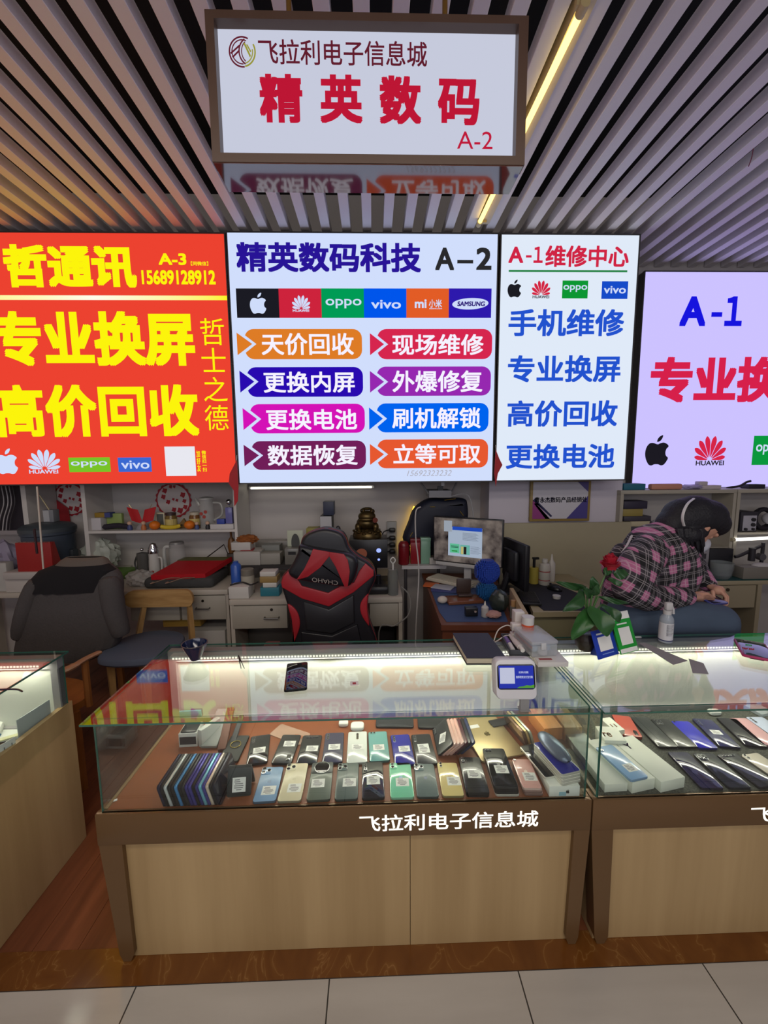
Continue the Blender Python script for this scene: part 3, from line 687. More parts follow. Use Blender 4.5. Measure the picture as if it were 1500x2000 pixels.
# half-folded phone standing like a tent
a = W(466, 1559, 'z', DECKZ+.001); t = T('folding_phone', 'black folding phone standing half open with a price label', 'phone', (a.x, a.y+.006, DECKZ+.0045), .06)
b = B(); slab(b, .076, .084, .008, .006, M4=Matrix.Rotation(math.radians(68), 4, 'X')); o = O('front_half', b, M((38, 42, 42), .4), t)
sticker(o, 0, 0, 0, .042, .042); st = o.children[0]; st.matrix_local = Matrix.Rotation(math.radians(68), 4, 'X') @ Matrix.Translation((0, .034, .0083))
b = B(); slab(b, .076, .082, .008, .006, M4=Matrix.Translation((0, .064, .0)) @ Matrix.Rotation(math.radians(111), 4, 'X')); O('rear_half', b, M((30, 32, 32), .4), t)
b = B(); b.cyl((-.036, .0305, .079), (.036, .0305, .079), .0045); O('hinge', b, M((60, 62, 62), .3, .6), t)
# ring holder
p = [o for o in bpy.data.objects if o.get('label', '').startswith('black phone with gold ring')][0]
b = B(); L = curve3([(0.019*math.cos(q*math.pi/8), .085+.019*math.sin(q*math.pi/8), .0115) for q in range(17)], 2); b.tube(L, .0016, 6); O('ring', b, M((190, 170, 96), .2, 1), p)['label'] = 'gold ring holder'

# ---------------- other things behind the front glass of the middle counter
def boxthing(name, label, cat, px0, px1, d, h, z=DECKZ+.001, col=(236, 236, 230), rot=None, mat=None, bev=.0012, group=None, pbase=True):
    "box whose near bottom edge runs between two pixels on height z"
    a = W(*px0, 'z', z); c = W(*px1, 'z', z); v = c-a; L = v.length; a.y = max(a.y, YF+.012); d = min(d, 1.60-a.y)
    t = T(name, label, cat, a, math.atan2(v.y, v.x) if rot is None else rot, group)
    b = B(); b.box((0, 0, 0), (L, d, h), bev=bev); O('body', b, mat or M(col, .45), t); return t, L
WB = M((232, 234, 228), .4)
t, L = boxthing('carton', 'white phone carton at the right end of the front row', 'box', (1075, 1561), (1135, 1560), .17, .036, mat=WB)
b = B(); b.keep = True
for pl in APPLE: b.poly([(L*.6+(x-.5)*.012, .018+(y-.5)*.014) for x, y in pl], 0, 0, Matrix(((1, 0, 0, 0), (0, 0, -1, -.0005), (0, 1, 0, 0), (0, 0, 0, 1))))
bmesh.ops.triangulate(b.bm, faces=b.bm.faces); O('logo', b, M((30, 30, 30), .5), t, smooth=0)
b = B(); b.box((L*.32, -.0006, .003), (L*.55, -.0001, .016)); O('seal_sticker', b, M((150, 190, 205), .5), t, smooth=0)
zt = DECKZ+.0375
phone('white rimmed phone lying on the white carton, left of the glasses case', (.585, 1.20, zt), (0, 0, .20), .072, .155, .008, col=(24, 24, 26), cam_='screen', frame=(225, 222, 214), rough=.08)
for i in range(4):
    phone(['white phone at the bottom of the pile under the glasses case', 'second white phone up under the glasses case', 'third white phone up under the glasses case', 'cobalt blue backed phone directly under the glasses case'][i], (.628+.0, 1.172+.002*i, zt+.0092*i+(.0)), (0, 0, .22), .074, .155, .0088,
          col=(230, 228, 220) if i < 3 else (34, 40, 150), frame=(222, 220, 210), cam_=None, rough=.12, group='pile of pale phones on the white carton')
b = B()
def gc(u, v):
    a_ = v*2*math.pi; s_ = math.sin(max(.001, min(.999, u))*math.pi)**.33
    return ((.031*s_)*math.cos(a_), -.075+.15*u, .0185+.0185*s_*math.sin(a_)*(1 if math.sin(a_) > 0 else 1))
b.grid(gc, 24, 20); bmesh.ops.remove_doubles(b.bm, verts=b.bm.verts, dist=1e-5)
o = O('glasses_case', b, M((112, 124, 146), .3, .5), None, (.612, 1.275, zt+.0375), (0, 0, .22)); tag(o, 'slate blue oval glasses case on top of the white phones', 'case')
a = W(985, 1492, 'z', DECKZ+.0085)
t = T('tablet', 'gold tablet lying face down behind the black pile', 'tablet', (W(985, 1483, 'z', DECKZ+.001).x, W(985, 1483, 'z', DECKZ+.001).y, DECKZ+.001), .20)
b = B(); slab(b, .175, .245, .0075, .010); O('body', b, M((206, 186, 140), .35, .6), t)
b = B(); b.keep = True
for pl in APPLE: b.poly([((x-.5)*.024, .135+(y-.5)*.028) for x, y in pl], .0078, .0078)
bmesh.ops.triangulate(b.bm, faces=b.bm.faces); O('logo', b, M((120, 104, 66), .2, .8), t, smooth=0)
b = B(); b.cyl((.078, .012, .0075), (.078, .012, .0085), .003); O('lens', b, LENS, t)
b = B(); b.box((-.05, .175, .0077), (-.01, .195, .008)); O('price_label', b, PAPER, t, smooth=0)
a = W(978, 1410, 'z', DECKZ+.012); t = T('leather_card', 'black leather flap with metal lettering lying on the gold tablet', 'card', (a.x, a.y, DECKZ+.0095), .25)
b = B(); b.box((-.045, -.02, 0), (.045, .022, .003), bev=.001); O('flap', b, M((30, 31, 32), .6), t)
# slim books / cartons standing right of the tablet
a = W(1030, 1462, 'z', DECKZ+.001)
for i, (lb, cl, w_) in enumerate((('brown slim phone leaning beside the gold tablet', (110, 84, 64), .009), ('gold slim phone standing next to the brown one', (196, 168, 110), .009), ('silver green slim phone standing next to the orange carton', (176, 186, 170), .009))):
    upright(lb, a.x-.004+i*.014, a.y, .30, .22, .07, .14, w_, cl, 'slim phones standing beside the tablet', cam_=None)
t, L = boxthing('carton', 'orange carton standing at the back by the right glass', 'box', (1062, 1447), (1098, 1444), .13, .05, col=(224, 150, 84))
t, L = boxthing('carton', 'tan carton with gold print behind the glasses case', 'box', (1102, 1447), (1136, 1446), .12, .055, col=(178, 140, 96))
b = B(); b.keep = True; b.mesh(text_mesh('RO', .01), Matrix(((.028, 0, 0, L*.2), (0, .014, 0, .02), (0, 0, 1, .0555), (0, 0, 0, 1)))); O('lettering', b, M((206, 180, 120), .4), t, smooth=0)
# earbud cases, clear case, dark phone bars near the doors
def pebble(name, label, px, w_, d, h, col, cat='earbud case', rot=0):
    a = W(*px, 'z', DECKZ+h*.5); b = B(); b.ball((0, 0, h/2), 1, (w_/2, d/2, h/2), 24, 14)
    for v in b.bm.verts:
        for i, s_ in ((0, w_/2), (1, d/2)): v.co[i] = s_*math.copysign(abs(v.co[i]/s_)**.55, v.co[i])
        v.co.z = h/2+h/2*math.copysign(min(1, abs((v.co.z-h/2)/(h/2)))**.6, v.co.z-h/2)
    o = O(name, b, M(col, .2, coat=.5), None, (a.x, a.y, DECKZ+.001), (0, 0, rot), subd=1); return tag(o, label, cat)
pebble('earbud_case', 'white earbud case lying above the pearl white phone', (698, 1419), .056, .045, .022, (236, 238, 232))
pebble('earbud_case', 'smaller white earbud case half behind, left of the other one', (671, 1413), .04, .03, .018, (232, 234, 228))
flat('dark phone lying sideways behind the teal phone', (771, 1419), (771, 1401), .155, col=(44, 46, 50), cam_=None)
flat('black phone lying sideways behind the leaning fan', (853, 1421), (850, 1402), .15, col=(34, 37, 38), cam_=None)
a = W(575, 1430, 'z', DECKZ+.002); t = T('phone_case', 'clear phone cover with an oval camera hole on the brown deck', 'phone case', (a.x-.01, a.y-.015, DECKZ+.0012), 1.1)
b = B(); slab(b, .074, .15, .0035, .010, M4=Matrix.Translation((0, -.07, 0))); O('shell', b, M((216, 180, 158), .25, alpha=.55), t)
b = B(); b.poly([(x-.008, y-.055) for x, y in rrect(.018, .04, .008)], .0036, .0042); O('camera_hole', b, M((150, 92, 58), .5), t)
# leather phone wallets and stands at the far left
def lean_slab(name, label, cat, pb, pt, w_, t_, col, tilt=20, rough=.5, z=DECKZ+.001):
    a = W(*pb, 'z', z); c = W(*pt, 'z', z+.02); d = c-a; h = Vector((d.x, d.y, 0)).length/math.cos(math.radians(tilt))
    t = T(name, label, cat, (a.x, a.y, z+.001), (math.radians(tilt), 0, math.atan2(d.y, d.x)-math.pi/2))
    b = B(); slab(b, w_, h, t_, .004); O('body', b, M(col, rough), t); return t
lean_slab('phone_wallet', 'grey brushed phone wallet leaning at the back left', 'wallet', (408, 1462), (440, 1400), .06, .012, (150, 152, 150), 16)
lean_slab('phone_wallet', 'brown leather phone wallet leaning beside the grey one', 'wallet', (433, 1468), (452, 1400), .03, .012, (104, 62, 46), 16)
lean_slab('phone_wallet', 'dark phone wallet furthest right of the leaning wallets', 'wallet', (455, 1452), (473, 1405), .02, .01, (46, 50, 54), 14)
t, L = boxthing('phone_stand', 'white stand with a black pad behind the upright row', 'stand', (350, 1460), (386, 1458), .07, .055, col=(206, 208, 204))
b = B(); slab(b, L*.86, .06, .004, .006, M4=Matrix.Translation((L/2, .004, .0555))); O('pad', b, M((24, 24, 26), .2), t)
b = B(); b.box((.004, -.002, .012), (L-.004, -.0004, .042)); O('slot', b, M((26, 26, 28), .4), t)
t, L = boxthing('display_riser', 'pale grey plastic riser leaning beside the white stand', 'stand', (388, 1458), (394, 1462), .09, .07, col=(190, 194, 190), rot=-.5)
t, L = boxthing('small_carton', 'small cyan and purple carton at the back left corner', 'box', (352, 1407), (395, 1405), .05, .045, col=(96, 160, 190))
b = B(); b.box((L*.5, -.001, 0.001), (L+.001, .05, .0455)); O('purple_side', b, M((96, 60, 128), .5), t)
a = W(225, 1564, 'z', DECKZ); b = B(); b.box((-.006, -.004, 0), (.006, .004, .003), bev=.001); tag(O('paper_scrap', b, PAPER, None, (a.x, a.y, DECKZ+.0005), (0, 0, .4)), 'tiny white paper scrap on the brown deck by the left glass', 'scrap')
# ---------------- right counter
z = DECKZ+.001
def carton(label, bl, br, far, h, col=(232, 234, 222), z0=z):
    a = W(*bl, 'z', z0); c = W(*br, 'z', z0); f = W(*far, 'z', z0+h); f0 = W(*bl, 'z', z0)
    t = T('carton', label, 'box', a, 0); dx = c.x-a.x; sh = f.x-a.x; d = max(.08, f.y-a.y); ang = math.atan2(sh, d)
    t.rotation_euler = (0, 0, -ang); b = B(); b.box((0, 0, 0), (dx*math.cos(ang), math.hypot(d, sh), h), bev=.001); O('body', b, M(col, .45), t); return t, dx*math.cos(ang), math.hypot(d, sh)
GC = 'white phone cartons in the right counter'
t1, w1, d1 = carton('white phone carton nearest the left glass of the right counter', (1178, 1548), (1233, 1547), (1186, 1445), .028)
t2, w2, d2 = carton('white phone carton lying under the sky blue phone', (1236, 1553), (1291, 1552), (1196, 1448), .038)
t3, w3, d3 = carton('white phone carton right of the sky blue phone', (1293, 1552), (1350, 1550), (1236, 1445), .038)
for t in (t1, t2, t3): t.rotation_euler = (0, 0, .20 if t is not t1 else .04)
t2.location.x += .0; t1.location.x += .004
for t in (t1, t2, t3): t.location.y = max(t.location.y, YF+.014)
b = B(); b.keep = True; b.mesh(text_mesh('Y', .03), Matrix(((.024, 0, 0, w3*.2), (0, .028, 0, d3*.72), (0, 0, 1, .0385), (0, 0, 0, 1)))); O('lettering', b, M((124, 100, 160), .5), t3, smooth=0)
ph = phone('sky blue phone lying on the white carton in the right counter', (t2.location.x+.036-.008, t2.location.y+.006, z+.0395), (0, 0, .2), .071, .158, .008, col=(142, 180, 222), cam_='twov', lab=(.1, .30, .036, .034), frame=(150, 186, 224))
t, w_, d_ = carton('white carton with orange print behind the left glass of the right counter', (1180, 1470), (1214, 1462), (1166, 1422), .05)
b = B(); b.keep = True; b.mesh(text_mesh('re', .02), Matrix(((.03, 0, 0, w_*.1), (0, .024, 0, .02), (0, 0, 1, .0505), (0, 0, 0, 1)))); O('lettering', b, M((214, 138, 70), .5), t, smooth=0)
t, w_, d_ = carton('narrow white carton left of the coral red phone', (1200, 1442), (1221, 1440), (1183, 1415), .03)
b = B(); b.keep = True; b.mesh(text_mesh('11', .03), Matrix(((.02, 0, 0, w_*.2), (0, .02, 0, .02), (0, 0, 1, .0305), (0, 0, 0, 1)))); O('lettering', b, M((220, 110, 60), .5), t, smooth=0)
phc = flat('coral red twin-lens phone lying upside down in the right counter', (1236, 1438), (1212, 1397), .072, z=z, t=.012, col=(190, 78, 62), cam_=None)
b = B(); slab(b, .014, .03, .001, .006, .0003, Matrix.Translation((.018, .008, .0122))); O('camera_module', b, M((30, 26, 26), .1), phc)
GR = 'phones lying in the right counter'
for lb, pb, pt, w_, k in (('black phone leftmost in the far row of the right counter', (1306, 1459), (1247, 1400), .074, dict(col=(40, 44, 46), cam_=None)), ('black square-camera phone second in the far row of the right counter', (1345, 1459), (1287, 1404), .075, dict(col=(36, 38, 40), cam_='square')),
        ('vivid blue phone third in the far row of the right counter', (1384, 1461), (1327, 1408), .074, dict(col=(44, 44, 190), cam_='one', rough=.08)), ('navy phone with two stickers in the far row of the right counter', (1427, 1459), (1370, 1404), .076, dict(col=(34, 36, 92), cam_='strip', lab=(.05, .5, .036, .026), rough=.1)),
        ('black mirror-glossy phone right of the navy one', (1478, 1457), (1418, 1402), .076, dict(col=(30, 28, 40), cam_=None, rough=.04)), ('iridescent pink phone at the right of the far row', (1512, 1456), (1440, 1402), .074, dict(col=(222, 170, 176), cam_=None, rough=.12)),
        ('pale lilac phone with a dark camera block at the frame edge', (1545, 1450), (1472, 1400), .074, dict(col=(196, 206, 232), cam_='strip', rough=.12)),
        ('dark indigo curved-edge phone leftmost in the near row of the right counter', (1395, 1542), (1325, 1470), .075, dict(col=(38, 34, 74), cam_=None, rough=.05)), ('black square-camera phone in the near row of the right counter', (1448, 1540), (1374, 1472), .076, dict(col=(36, 40, 56), cam_='square', rough=.08)),
        ('dark grey glossy phone third in the near row of the right counter', (1508, 1539), (1420, 1474), .077, dict(col=(52, 52, 62), cam_='row', rough=.06)), ('cream phone with twin lenses in the near row of the right counter', (1550, 1530), (1462, 1472), .075, dict(col=(226, 216, 200), cam_='twov', rough=.12))):
    flat(lb, pb, pt, w_, z=z, group=GR, **k)
pebble('earbud_case', 'white earbud case at the back of the right counter', (1395, 1391), .05, .03, .02, (236, 238, 232))
b = B(); a = W(1500, 1399, 'z', z); slab(b, .07, .09, .014, .006); tag(O('clear_box', b, M((190, 200, 206), .1, alpha=.5), None, (a.x, a.y, z), (0, 0, .2)), 'small clear plastic box at the back of the right counter', 'box')
# ---------------- left counter
zl = DECKZ+.001
a = W(82, 1418, 'y', 1.46)
def standing(name, label, cat, x, y, w_, h, t_, rz, col, tilt=0, z0=zl):
    t = T(name, label, cat, (x, y, z0), (0, 0, rz)); b = B(); b.box((0, 0, 0), (w_, t_, h), bev=.0008); O('panel', b, M(col, .4), t); return t
standing('acrylic_card', 'frosted card standing against the oak end panel of the left counter', 'card', -1.30, 1.40, .13, .155, .004, 1.45, (176, 184, 184))
t = standing('price_card', 'white printed price card standing in the left counter', 'card', -1.285, 1.285, .07, .125, .003, 1.35, (224, 226, 224))
b = B(); b.use(INK)
for k in range(5): b.box((.008+.012*k, -.0006, .03), (.011+.012*k, -.0001, .11-.015*(k % 2)))
O('print_lines', b, None, t, smooth=0)
for nm, lb, ct, px, w_, d, h, cl, rot in (('mouse', 'white rounded mouse box lying in the left counter', 'mouse', (18, 1430), .06, .09, .04, (232, 232, 228), .5), ('blue_tool', 'blue handled tool lying in the left counter', 'tool', (8, 1462), .03, .12, .02, (40, 96, 140), .4)):
    a = W(*px, 'z', zl+h/2); b = B(); slab(b, w_, d, h, min(w_, d)*.3, h*.35); tag(O(nm, b, M(cl, .3), None, (a.x-.05, a.y-.03, zl), (0, 0, rot)), lb, ct)
for k, (px, w_, d, h, cl, rot, lb) in enumerate((((62, 1420), .09, .14, .012, (226, 230, 222), .3, 'white flat cable packet behind the price card'), ((40, 1475), .08, .16, .006, (206, 206, 196), .7, 'stack of pale paper cards by the oak panel of the left counter'), ((30, 1442), .02, .16, .006, (214, 214, 168), -1.0, 'pale yellow stick lying in the left counter'), ((8, 1500), .05, .08, .02, (176, 60, 50), .2, 'red packet at the frame edge in the left counter'))):
    a = W(*px, 'z', zl+.02); b = B(); slab(b, w_, d, h, .004); tag(O('packet', b, M(cl, .5), None, (a.x-.05, a.y-d*.4, zl+(.0, .0, .042, .0)[k]), (0, 0, rot)), lb, 'packet')
a = W(0, 1354, 'y', 1.50); c = W(47, 1350, 'y', 1.50)
t = T('eyeglasses', 'black glasses temple arm lying on the left counter top', 'glasses', (W(25, 1290, 'z', HT).x, W(25, 1290, 'z', HT).y, HT+.001))
t.location = (W(20, 1352, 'z', HT).x, W(20, 1352, 'z', HT).y, HT+.001)
b = B(); b.tube(curve3([(-.12, 0, .006), (-.02, .004, .007), (.02, .004, .006), (.045, -.006, .004)], 5), .003, 6); O('temple_arm', b, M((36, 32, 48), .25), t)
# ---------------------------------------------------------------- furniture and clutter behind the counters
CAB = M((178, 170, 158), .5, noise=.04, scale=8); SHELFW = M((206, 202, 198), .5); DRW = M((160, 154, 142), .5)
DZ = .75
def px_x(px, py, Y): return W(px, py, 'y', Y).x
def px_z(px, py, Y): return W(px, py, 'y', Y).z
def pbox(name, label, cat, r, Y, d, col, z0=None, rot=0, bev=.003, mat=None, group=None, rough=.5, bare=False):
    "box whose front face fills a photograph rectangle at distance Y; rests on z0"
    x0, y0, x1, y1 = r; xa, xb = px_x(x0, (y0+y1)/2, Y), px_x(x1, (y0+y1)/2, Y); zt = px_z((x0+x1)/2, y0, Y)
    zb = px_z((x0+x1)/2, y1, Y) if z0 is None else z0
    w_, h = xb-xa, max(.004, zt-zb); b = B(); b.box((-w_/2, 0, 0), (w_/2, d, h), bev=bev)
    if bare: o = O(name, b, mat or M(col, rough), None, ((xa+xb)/2, Y, zb), (0, 0, rot)); return tag(o, label, cat, group), w_, h
    t = T(name, label, cat, ((xa+xb)/2, Y, zb), rot, group); O('body', b, mat or M(col, rough), t); return t, w_, h
def plathe(name, label, cat, r, Y, prof, col, z0=None, n=24, mat=None, group=None, rough=.4, part='body', bare=False, **k):
    x0, y0, x1, y1 = r; xa, xb = px_x(x0, (y0+y1)/2, Y), px_x(x1, (y0+y1)/2, Y); zt = px_z((x0+x1)/2, y0, Y)
    zb = px_z((x0+x1)/2, y1, Y) if z0 is None else z0
    R_, h = (xb-xa)/2, max(.01, zt-zb); b = B(); b.lathe([(p*R_, q*h) for p, q in prof], n)
    m = mat or M(col, rough, **k)
    if bare: return tag(O(name, b, m, None, ((xa+xb)/2, Y, zb)), label, cat, group), R_, h
    t = T(name, label, cat, ((xa+xb)/2, Y, zb), 0, group); O(part, b, m, t); return t, R_, h
def add(t, name, m, fn, smooth=35, **k):
    b = B(); fn(b); return O(name, b, m, t, smooth=smooth, **k)
CYL = [(0, 0), (.94, 0), (1, .02), (1, .98), (.94, 1), (0, 1)]
# --- desks
def desk(label, pl, pr, yfront, Y, d, z=DZ, top=.035, col=CAB, drawers=(), legs=True, name='desk'):
    xa, xb = px_x(pl, yfront, Y), px_x(pr, yfront, Y); t = T(name, label, 'desk', ((xa+xb)/2, Y+d/2, 0)); w_ = xb-xa
    add(t, 'desktop', col, lambda b: b.box((-w_/2, -d/2, z-top), (w_/2, d/2, z), bev=.003))
    for s in (-1, 1): add(t, 'side_panel', col, lambda b: b.box((s*(w_/2-.012)-.012, -d/2+.01, .003), (s*(w_/2-.012)+.012, d/2-.01, z-top)))
    for p, q, h, hp in drawers:
        x0 = px_x(p, yfront+20, Y)-t.location.x; x1 = px_x(q, yfront+20, Y)-t.location.x
        dr = add(t, 'drawer', DRW, lambda b: b.box((x0, -d/2+.004, z-top-.008-h), (x1, -d/2+.4, z-top-.008), bev=.003))
        if hp:
            hx = px_x(hp, yfront+20, Y)-t.location.x; zz = z-top-.008-h*.5
            add(dr, 'handle', M((110, 108, 104), .3, .8), lambda b: b.tube([(hx-.045, -d/2+.004, zz), (hx-.045, -d/2-.02, zz), (hx+.045, -d/2-.02, zz), (hx+.045, -d/2+.004, zz)], .005, 8))
            add(dr, 'lock', M((60, 56, 52), .3, .8), lambda b: b.cyl((hx, -d/2+.006, zz+.05), (hx, -d/2, zz+.05), .009))
    return t
YA, YB = 2.72, 2.50
desk('long cream desk at the left, behind the jacketed chair', -160, 444, 1146, YA, YW-YA-.02, drawers=((252, 348, .17, None), (352, 440, .17, 395)))
desk('cream desk behind the red and black chair', 447, 786, 1168, YB, .72, drawers=((452, 560, .15, 530), (722, 778, .15, None)))
# --- shelf unit at the left
YSH = 2.98; ZS = px_z(300, 1036, YSH)
t = T('wall_shelf', 'white open shelf unit with fruit and keepsakes above the left desk', 'shelf', (0, 0, DZ)); L = Vector(t.location)
xl0, xl1, xr0, xr1 = px_x(161, 1000, YSH), px_x(169, 1000, YSH), px_x(456.5, 1000, YSH), px_x(462, 1000, YSH)
for xa, xb in ((xl0, xl1), (xr0, xr1)): add(t, 'side_panel', SHELFW, lambda b: b.box((xa, YSH, DZ+.001), (xb, YW-.012, 1.468))).location = -L
add(t, 'shelf_board', SHELFW, lambda b: b.box((xl1, YSH, ZS-.018), (xr0, YW-.012, ZS))).location = -L
add(t, 'back_panel', M((196, 190, 186), .7), lambda b: b.box((xl0, YW-.012, DZ+.001), (xr1, YW-.004, 1.468))).location = -L
t = T('wall_panel', 'narrow white upright board left of the papercut', 'panel', (px_x(50, 1000, 3.0), 3.0, DZ+.001)); add(t, 'board', SHELFW, lambda b: b.box((-.02, 0, 0), (.015, .28, .715)))
# papercut discs
def papercut(label, cx, cy, rad, Y, cut=None):
    c = W(cx, cy, 'y', Y); r = W(cx+rad, cy, 'y', Y).x-c.x; t = T('papercut', label, 'decoration', c, 0, 'round papercuts'); RED_ = M((170, 30, 44), .6)
    sc = [((r*(1+.035*math.cos(20*a)))*math.cos(a), (r*(1+.035*math.cos(20*a)))*math.sin(a)) for a in [k*2*math.pi/120 for k in range(120)]]
    V = Matrix(((1, 0, 0, 0), (0, 0, -1, 0), (0, 1, 0, 0), (0, 0, 0, 1)))
    add(t, 'sheet', RED_, lambda b: b.poly(sc, 0, .001, V), 0)
    add(t, 'white_field', M((214, 204, 200), .6), lambda b: b.poly(ell(0, 0, r*.9, r*.9, 48), .0012, .0016, V), 0)
    def flowers(b):
        b.keep = True; rr = random.Random(3)
        for q, w_, s in ((-.45, .55, .17), (-.55, .2, .16), (-.3, -.1, .15), (.0, -.55, .16), (.2, .0, .1), (.55, .3, .18), (.62, -.05, .14), (.35, -.6, .2), (.65, -.4, .16), (-.1, .78, .12), (.1, .78, .1), (.0, .05, .09)):
            n = 9; b.poly(bez([(r*q+r*s*(1 if k % 2 else .7)*math.cos(k*math.pi*2/n), r*w_+r*s*(1 if k % 2 else .7)*math.sin(k*math.pi*2/n)) for k in range(n)], 3), .0018, .0018, V)
    add(t, 'flowers', RED_, flowers, 0); return t
papercut('round red papercut on the wall above the mandarins', 339, 977, 34.5, YW-.02)
papercut('round red papercut left of the shelf unit', 137, 975, 33, YW-.004)
# items on the shelf
def item(name, label, cat, r, col, dy=.06, d=.08, kind='box', rough=.5, group=None, z0=None, **k):
    Y = YSH+dy; z = ZS+.0005 if z0 is None else z0
    if kind == 'box': return pbox(name, label, cat, r, Y, d, col, z, rough=rough, group=group, bare=True, **k)
    return plathe(name, label, cat, r, Y, kind, col, z, rough=rough, group=group, bare=True, **k)
item('carton', 'white carton with pale print at the left end of the shelf', 'box', (171, 1012, 197, 1033), (196, 192, 196), .04, .12)
t, w_, h = pbox('carton', 'flat yellow and blue box on top of the white carton', 'box', (184, 997, 214, 1006), YSH+.07, .06, (150, 120, 40), None); add(t, 'blue_end', M((60, 70, 130), .5), lambda b: b.box((w_*.15, -.001, 0), (w_*.52, .0605, h+.0005)))
t.location.z = [o for o in bpy.data.objects if o.get('label', '').startswith('white carton with pale')][0].dimensions.z+ZS+.001
item('carton', 'green and white box leaning behind the folded umbrella', 'box', (208, 1003, 238, 1030), (140, 160, 90), .10, .03)
b = B(); a = W(200, 1028, 'y', YSH+.05); c = W(252, 1018, 'y', YSH+.05); b.tube(curve3([(a.x, YSH+.05, ZS+.02), ((a.x+c.x)/2, YSH+.06, ZS+.03), (c.x, YSH+.05, ZS+.022)], 5), [.006]+[.02]*9+[.012], 8)
tag(O('folded_umbrella', b, M((40, 34, 46), .8)), 'black folded umbrella lying on the shelf', 'umbrella')
# desk flags in a stand
c = W(278, 1033, 'y', YSH+.08); t = T('flag_stand', 'pair of small red desk flags crossing in a clear stand', 'flags', (c.x, YSH+.08, ZS+.0005))
add(t, 'stand', M((180, 176, 180), .15, alpha=.6), lambda b: b.lathe([(0, 0), (.045, 0), (.035, .02), (.012, .045), (0, .045)], 16))
for s, nm in ((-1, 'left'), (1, 'right')):
    pl = add(t, 'flagpole', M((190, 170, 120), .3, .6), lambda b: b.tube([(0, 0, .04), (s*.085, 0, .185)], .002, 6))
    add(pl, 'flag', M((186, 24, 32), .7), lambda b: b.grid(lambda u, v: (s*(.02+.085*u)-s*.03*v+(s > 0)*.01, -.002-.004*math.sin(5*u), .165-.105*v+(.022*u if s > 0 else .022*u)-.02), 8, 6), thick=.0008)
def figurine(label, px, py, shirt, sz=22):
    c = W(px, 1033, 'y', YSH+.03); h = px_z(px, py, YSH+.03)-ZS; t = T('figurine', label, 'figurine', (c.x, YSH+.03, ZS+.0005), 0, 'tiny figurines along the shelf edge')
    add(t, 'body', M(shirt, .5), lambda b: b.lathe([(0, 0), (h*.26, 0), (h*.28, h*.3), (h*.16, h*.58), (0, h*.6)], 14)); add(t, 'head', M((206, 170, 144), .5), lambda b: b.ball((0, 0, h*.76), h*.25, (1, 1, .95)))
for lb, px, py, cl in (('tiny figurine in blue, leftmost on the shelf edge', 254, 1018, (60, 70, 120)), ('tiny figurine in orange left of the mandarins', 281, 1018, (186, 110, 60)), ('tiny figurine in blue right of the second mandarin', 385, 1019, (70, 84, 130)), ('tiny figurine in black below the glass jug', 406, 1018, (36, 34, 38))): figurine(lb, px, py, cl)
for lb, px in (('orange mandarin left of the banana', 302), ('orange mandarin right of the banana', 370)):
    c = W(px, 1022, 'y', YSH+.04); r = .038; t = T('mandarin', lb, 'fruit', (c.x, YSH+.04, ZS), 0, 'mandarins on the shelf')
    add(t, 'fruit', M((222, 116, 24), .45, bump=.2, scale=300), lambda b: b.ball((0, 0, r*.86), r, (1, 1, .86))); add(t, 'stem', M((70, 90, 40), .6), lambda b: b.cyl((0, 0, r*1.68), (0, 0, r*1.8), .004))
c = W(333, 1028, 'y', YSH+.03); t = T('banana', 'yellow banana lying between the two mandarins', 'fruit', (c.x, YSH+.03, ZS+.0005))
add(t, 'fruit', M((210, 180, 40), .5), lambda b: b.tube(curve3([(-.075, 0, .024), (-.03, .005, .016), (.03, .005, .018), (.075, 0, .03)], 5), [.006]+[.015]*13+[.012, .006], 10)); add(t, 'tip', M((60, 46, 24), .7), lambda b: b.cyl((.072, 0, .0285), (.086, 0, .034), .006))
t, w_, h = pbox('photo_frame', 'small framed picture leaning behind the banana', 'frame', (304, 1001, 321, 1018), YSH+.12, .012, (200, 190, 160), ZS+.001); add(t, 'picture', M((90, 92, 88), .3), lambda b: b.box((-w_*.38, -.001, h*.1), (w_*.38, .001, h*.9)))
JAR = [(0, 0), (.95, 0), (1, .06), (1, .72), (.82, .82), (.82, .84)]
for lb, r, cl, lid in (('dark lidded jar of sauce beside the framed picture', (323, 1001, 345, 1022), (120, 96, 50), (60, 40, 40)), ('amber honey jar with white label right of the mandarin', (370, 1000, 391, 1022), (120, 78, 40), (190, 180, 160))):
    t, R_, h = plathe('jar', lb, 'jar', r, YSH+.10, JAR+[(0, .84)], cl, ZS+.001, rough=.15); add(t, 'lid', M(lid, .4), lambda b: b.lathe([(R_*.88, h*.83), (R_*.88, h), (0, h)], 20)); add(t, 'paper_label', M((200, 180, 110), .6), lambda b: b.lathe([(R_*1.01, h*.2), (R_*1.01, h*.6)], 20))
b = B(); c = W(357, 1018, 'y', YSH+.09); b.poly([(-.05, 0), (.05, 0), (.01, .075)], 0, .02, Matrix(((1, 0, 0, c.x), (0, 0, -1, YSH+.1), (0, 1, 0, ZS+.001), (0, 0, 0, 1)))); tag(O('paper_pouch', b, M((120, 90, 46), .6)), 'brown triangular paper pouch between the jars', 'pouch')
GL2 = M((196, 196, 194), .08, alpha=.38)
t, R_, h = plathe('glass_jug', 'clear glass water jug with red flowers and a tall handle', 'jug', (390, 973, 418, 1031), YSH+.10, [(0, 0), (.9, 0), (1, .04), (.98, .75), (.92, .9), (1.0, .96), (.96, 1.0)], (0, 0, 0), ZS+.001, mat=GL2)
